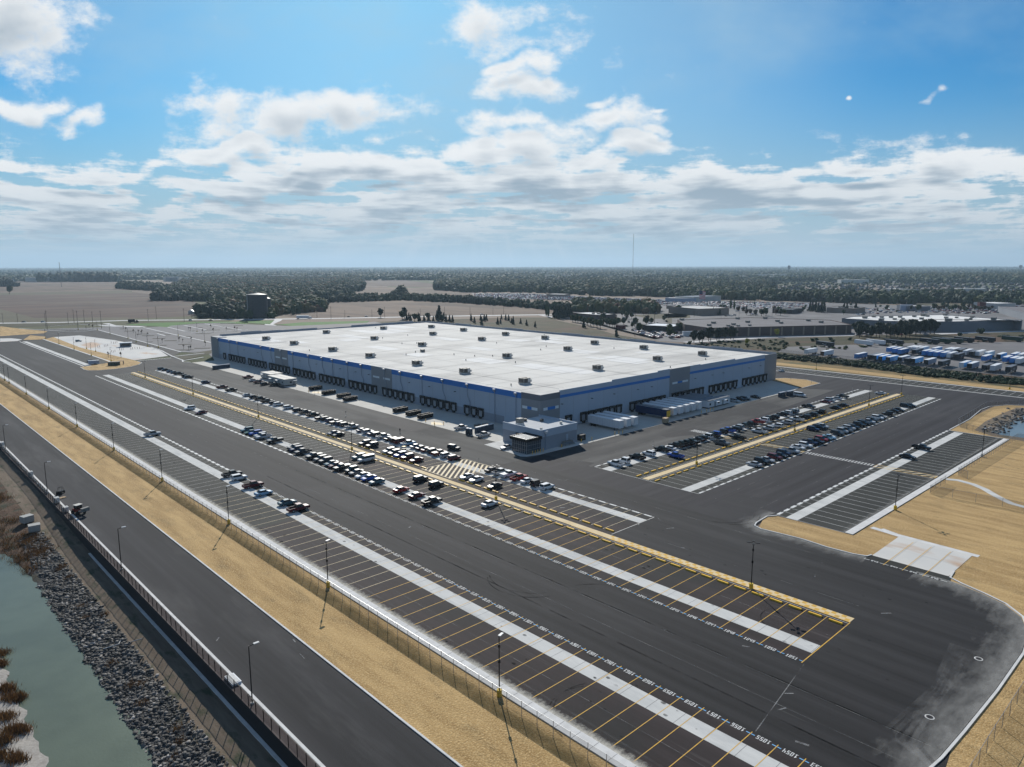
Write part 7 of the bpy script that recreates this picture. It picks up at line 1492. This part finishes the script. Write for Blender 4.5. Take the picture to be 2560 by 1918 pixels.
glow=ss(mth('ADD',mth('MULTIPLY',mth('SUBTRACT',u,pu(1180)),mth('SUBTRACT',u,pu(1180))),mth('MULTIPLY',mth('SUBTRACT',v,.40),mth('SUBTRACT',v,.40))),.36,.0)
def rgb(c): 
    n=nd('ShaderNodeRGB'); n.outputs[0].default_value=(*c,1); return n.outputs[0]
def mixc(f,a,b,mode='MIX'):
    n=nd('ShaderNodeMix',data_type='RGBA',blend_type=mode)
    if isinstance(f,(int,float)): n.inputs[0].default_value=f
    else: L.new(f,n.inputs[0])
    L.new(a,n.inputs[6]); L.new(b,n.inputs[7]); return n.outputs[2]
K_=SKY_K  # brings display-referred sky colours to the sky texture's radiance scale
skyc=mixc(1.0,sky.outputs[0],rgb(SKY_TINT),'MULTIPLY')
skyc=mixc(mth('ADD',mth('MULTIPLY',glow,.46),veil),skyc,rgb((.48*K_,.70*K_,.86*K_)))
hzc=rgb((.43*K_,.60*K_,.72*K_))
skyc=mixc(ss(v,.26,.01),skyc,hzc)
lit=mixc(thick,rgb((1.04*K_,1.07*K_,1.09*K_)),rgb((.36*K_,.47*K_,.58*K_)))
lit=mixc(mth('MULTIPLY',ss(v,.16,.03),.50),lit,rgb((.43*K_,.53*K_,.61*K_)))
fin=mixc(cov,skyc,lit)
backc=mixc(.5,skyc,rgb((.26*K_,.31*K_,.38*K_)))
ra=mth('ARCTAN2',mth('SUBTRACT',v,.20),mth('SUBTRACT',u,pu(1210))); rn=nd('ShaderNodeTexNoise',noise_dimensions='1D'); rn.inputs['Scale'].default_value=9; rn.inputs['Detail'].default_value=3; L.new(ra,rn.inputs['W'])
rayw=mth('MULTIPLY',mth('MULTIPLY',ss(v,.13,.03),mth('SUBTRACT',rn.outputs['Fac'],.42)),1.5)
fin=mixc(mth('MAXIMUM',rayw,0),fin,rgb((.62*K_,.72*K_,.80*K_)))
back=mixc(ss(dot((fx,fy,0)),-.05,.2),backc,fin)
L.new(back,bg.inputs['Color']); wd.cycles.sampling_method='MANUAL'; wd.cycles.sample_map_resolution=512; bg.inputs['Strength'].default_value=SKY_S
# ================================================================= CAMERA
cd=D.cameras.new('camera'); co=D.objects.new('camera',cd); COL.objects.link(co); S.camera=co
cd.sensor_fit='HORIZONTAL'; cd.sensor_width=36; cd.lens=F_PX/2560*36; cd.clip_start=0.5; cd.clip_end=80000
co.matrix_world=Matrix(((_R.x,_U.x,-_F.x,0),(_R.y,_U.y,-_F.y,0),(_R.z,_U.z,-_F.z,CAMH),(0,0,0,1)))
S.view_settings.view_transform='Standard'; S.view_settings.look='None'; S.view_settings.exposure=EXPO; S.view_settings.gamma=1
S.cycles.max_bounces=4; S.cycles.diffuse_bounces=3; S.cycles.glossy_bounces=2; S.cycles.transparent_max_bounces=16; S.cycles.volume_bounces=0; S.cycles.use_denoising=True
# drop unused prototypes, tidy helper flags
for r in list(LPR.values())+list(TREES.values())+list(CARS.values())+hp:
    if not r.get('_u'):
        for c in list(r.children):
            for c2 in list(c.children): D.objects.remove(c2)
            D.objects.remove(c)
        D.objects.remove(r)
for o in D.objects:
    if '_u' in o: del o['_u']
print('cars',ncar,'objects',len(D.objects),'tree clumps',cnt,nb_,nc)
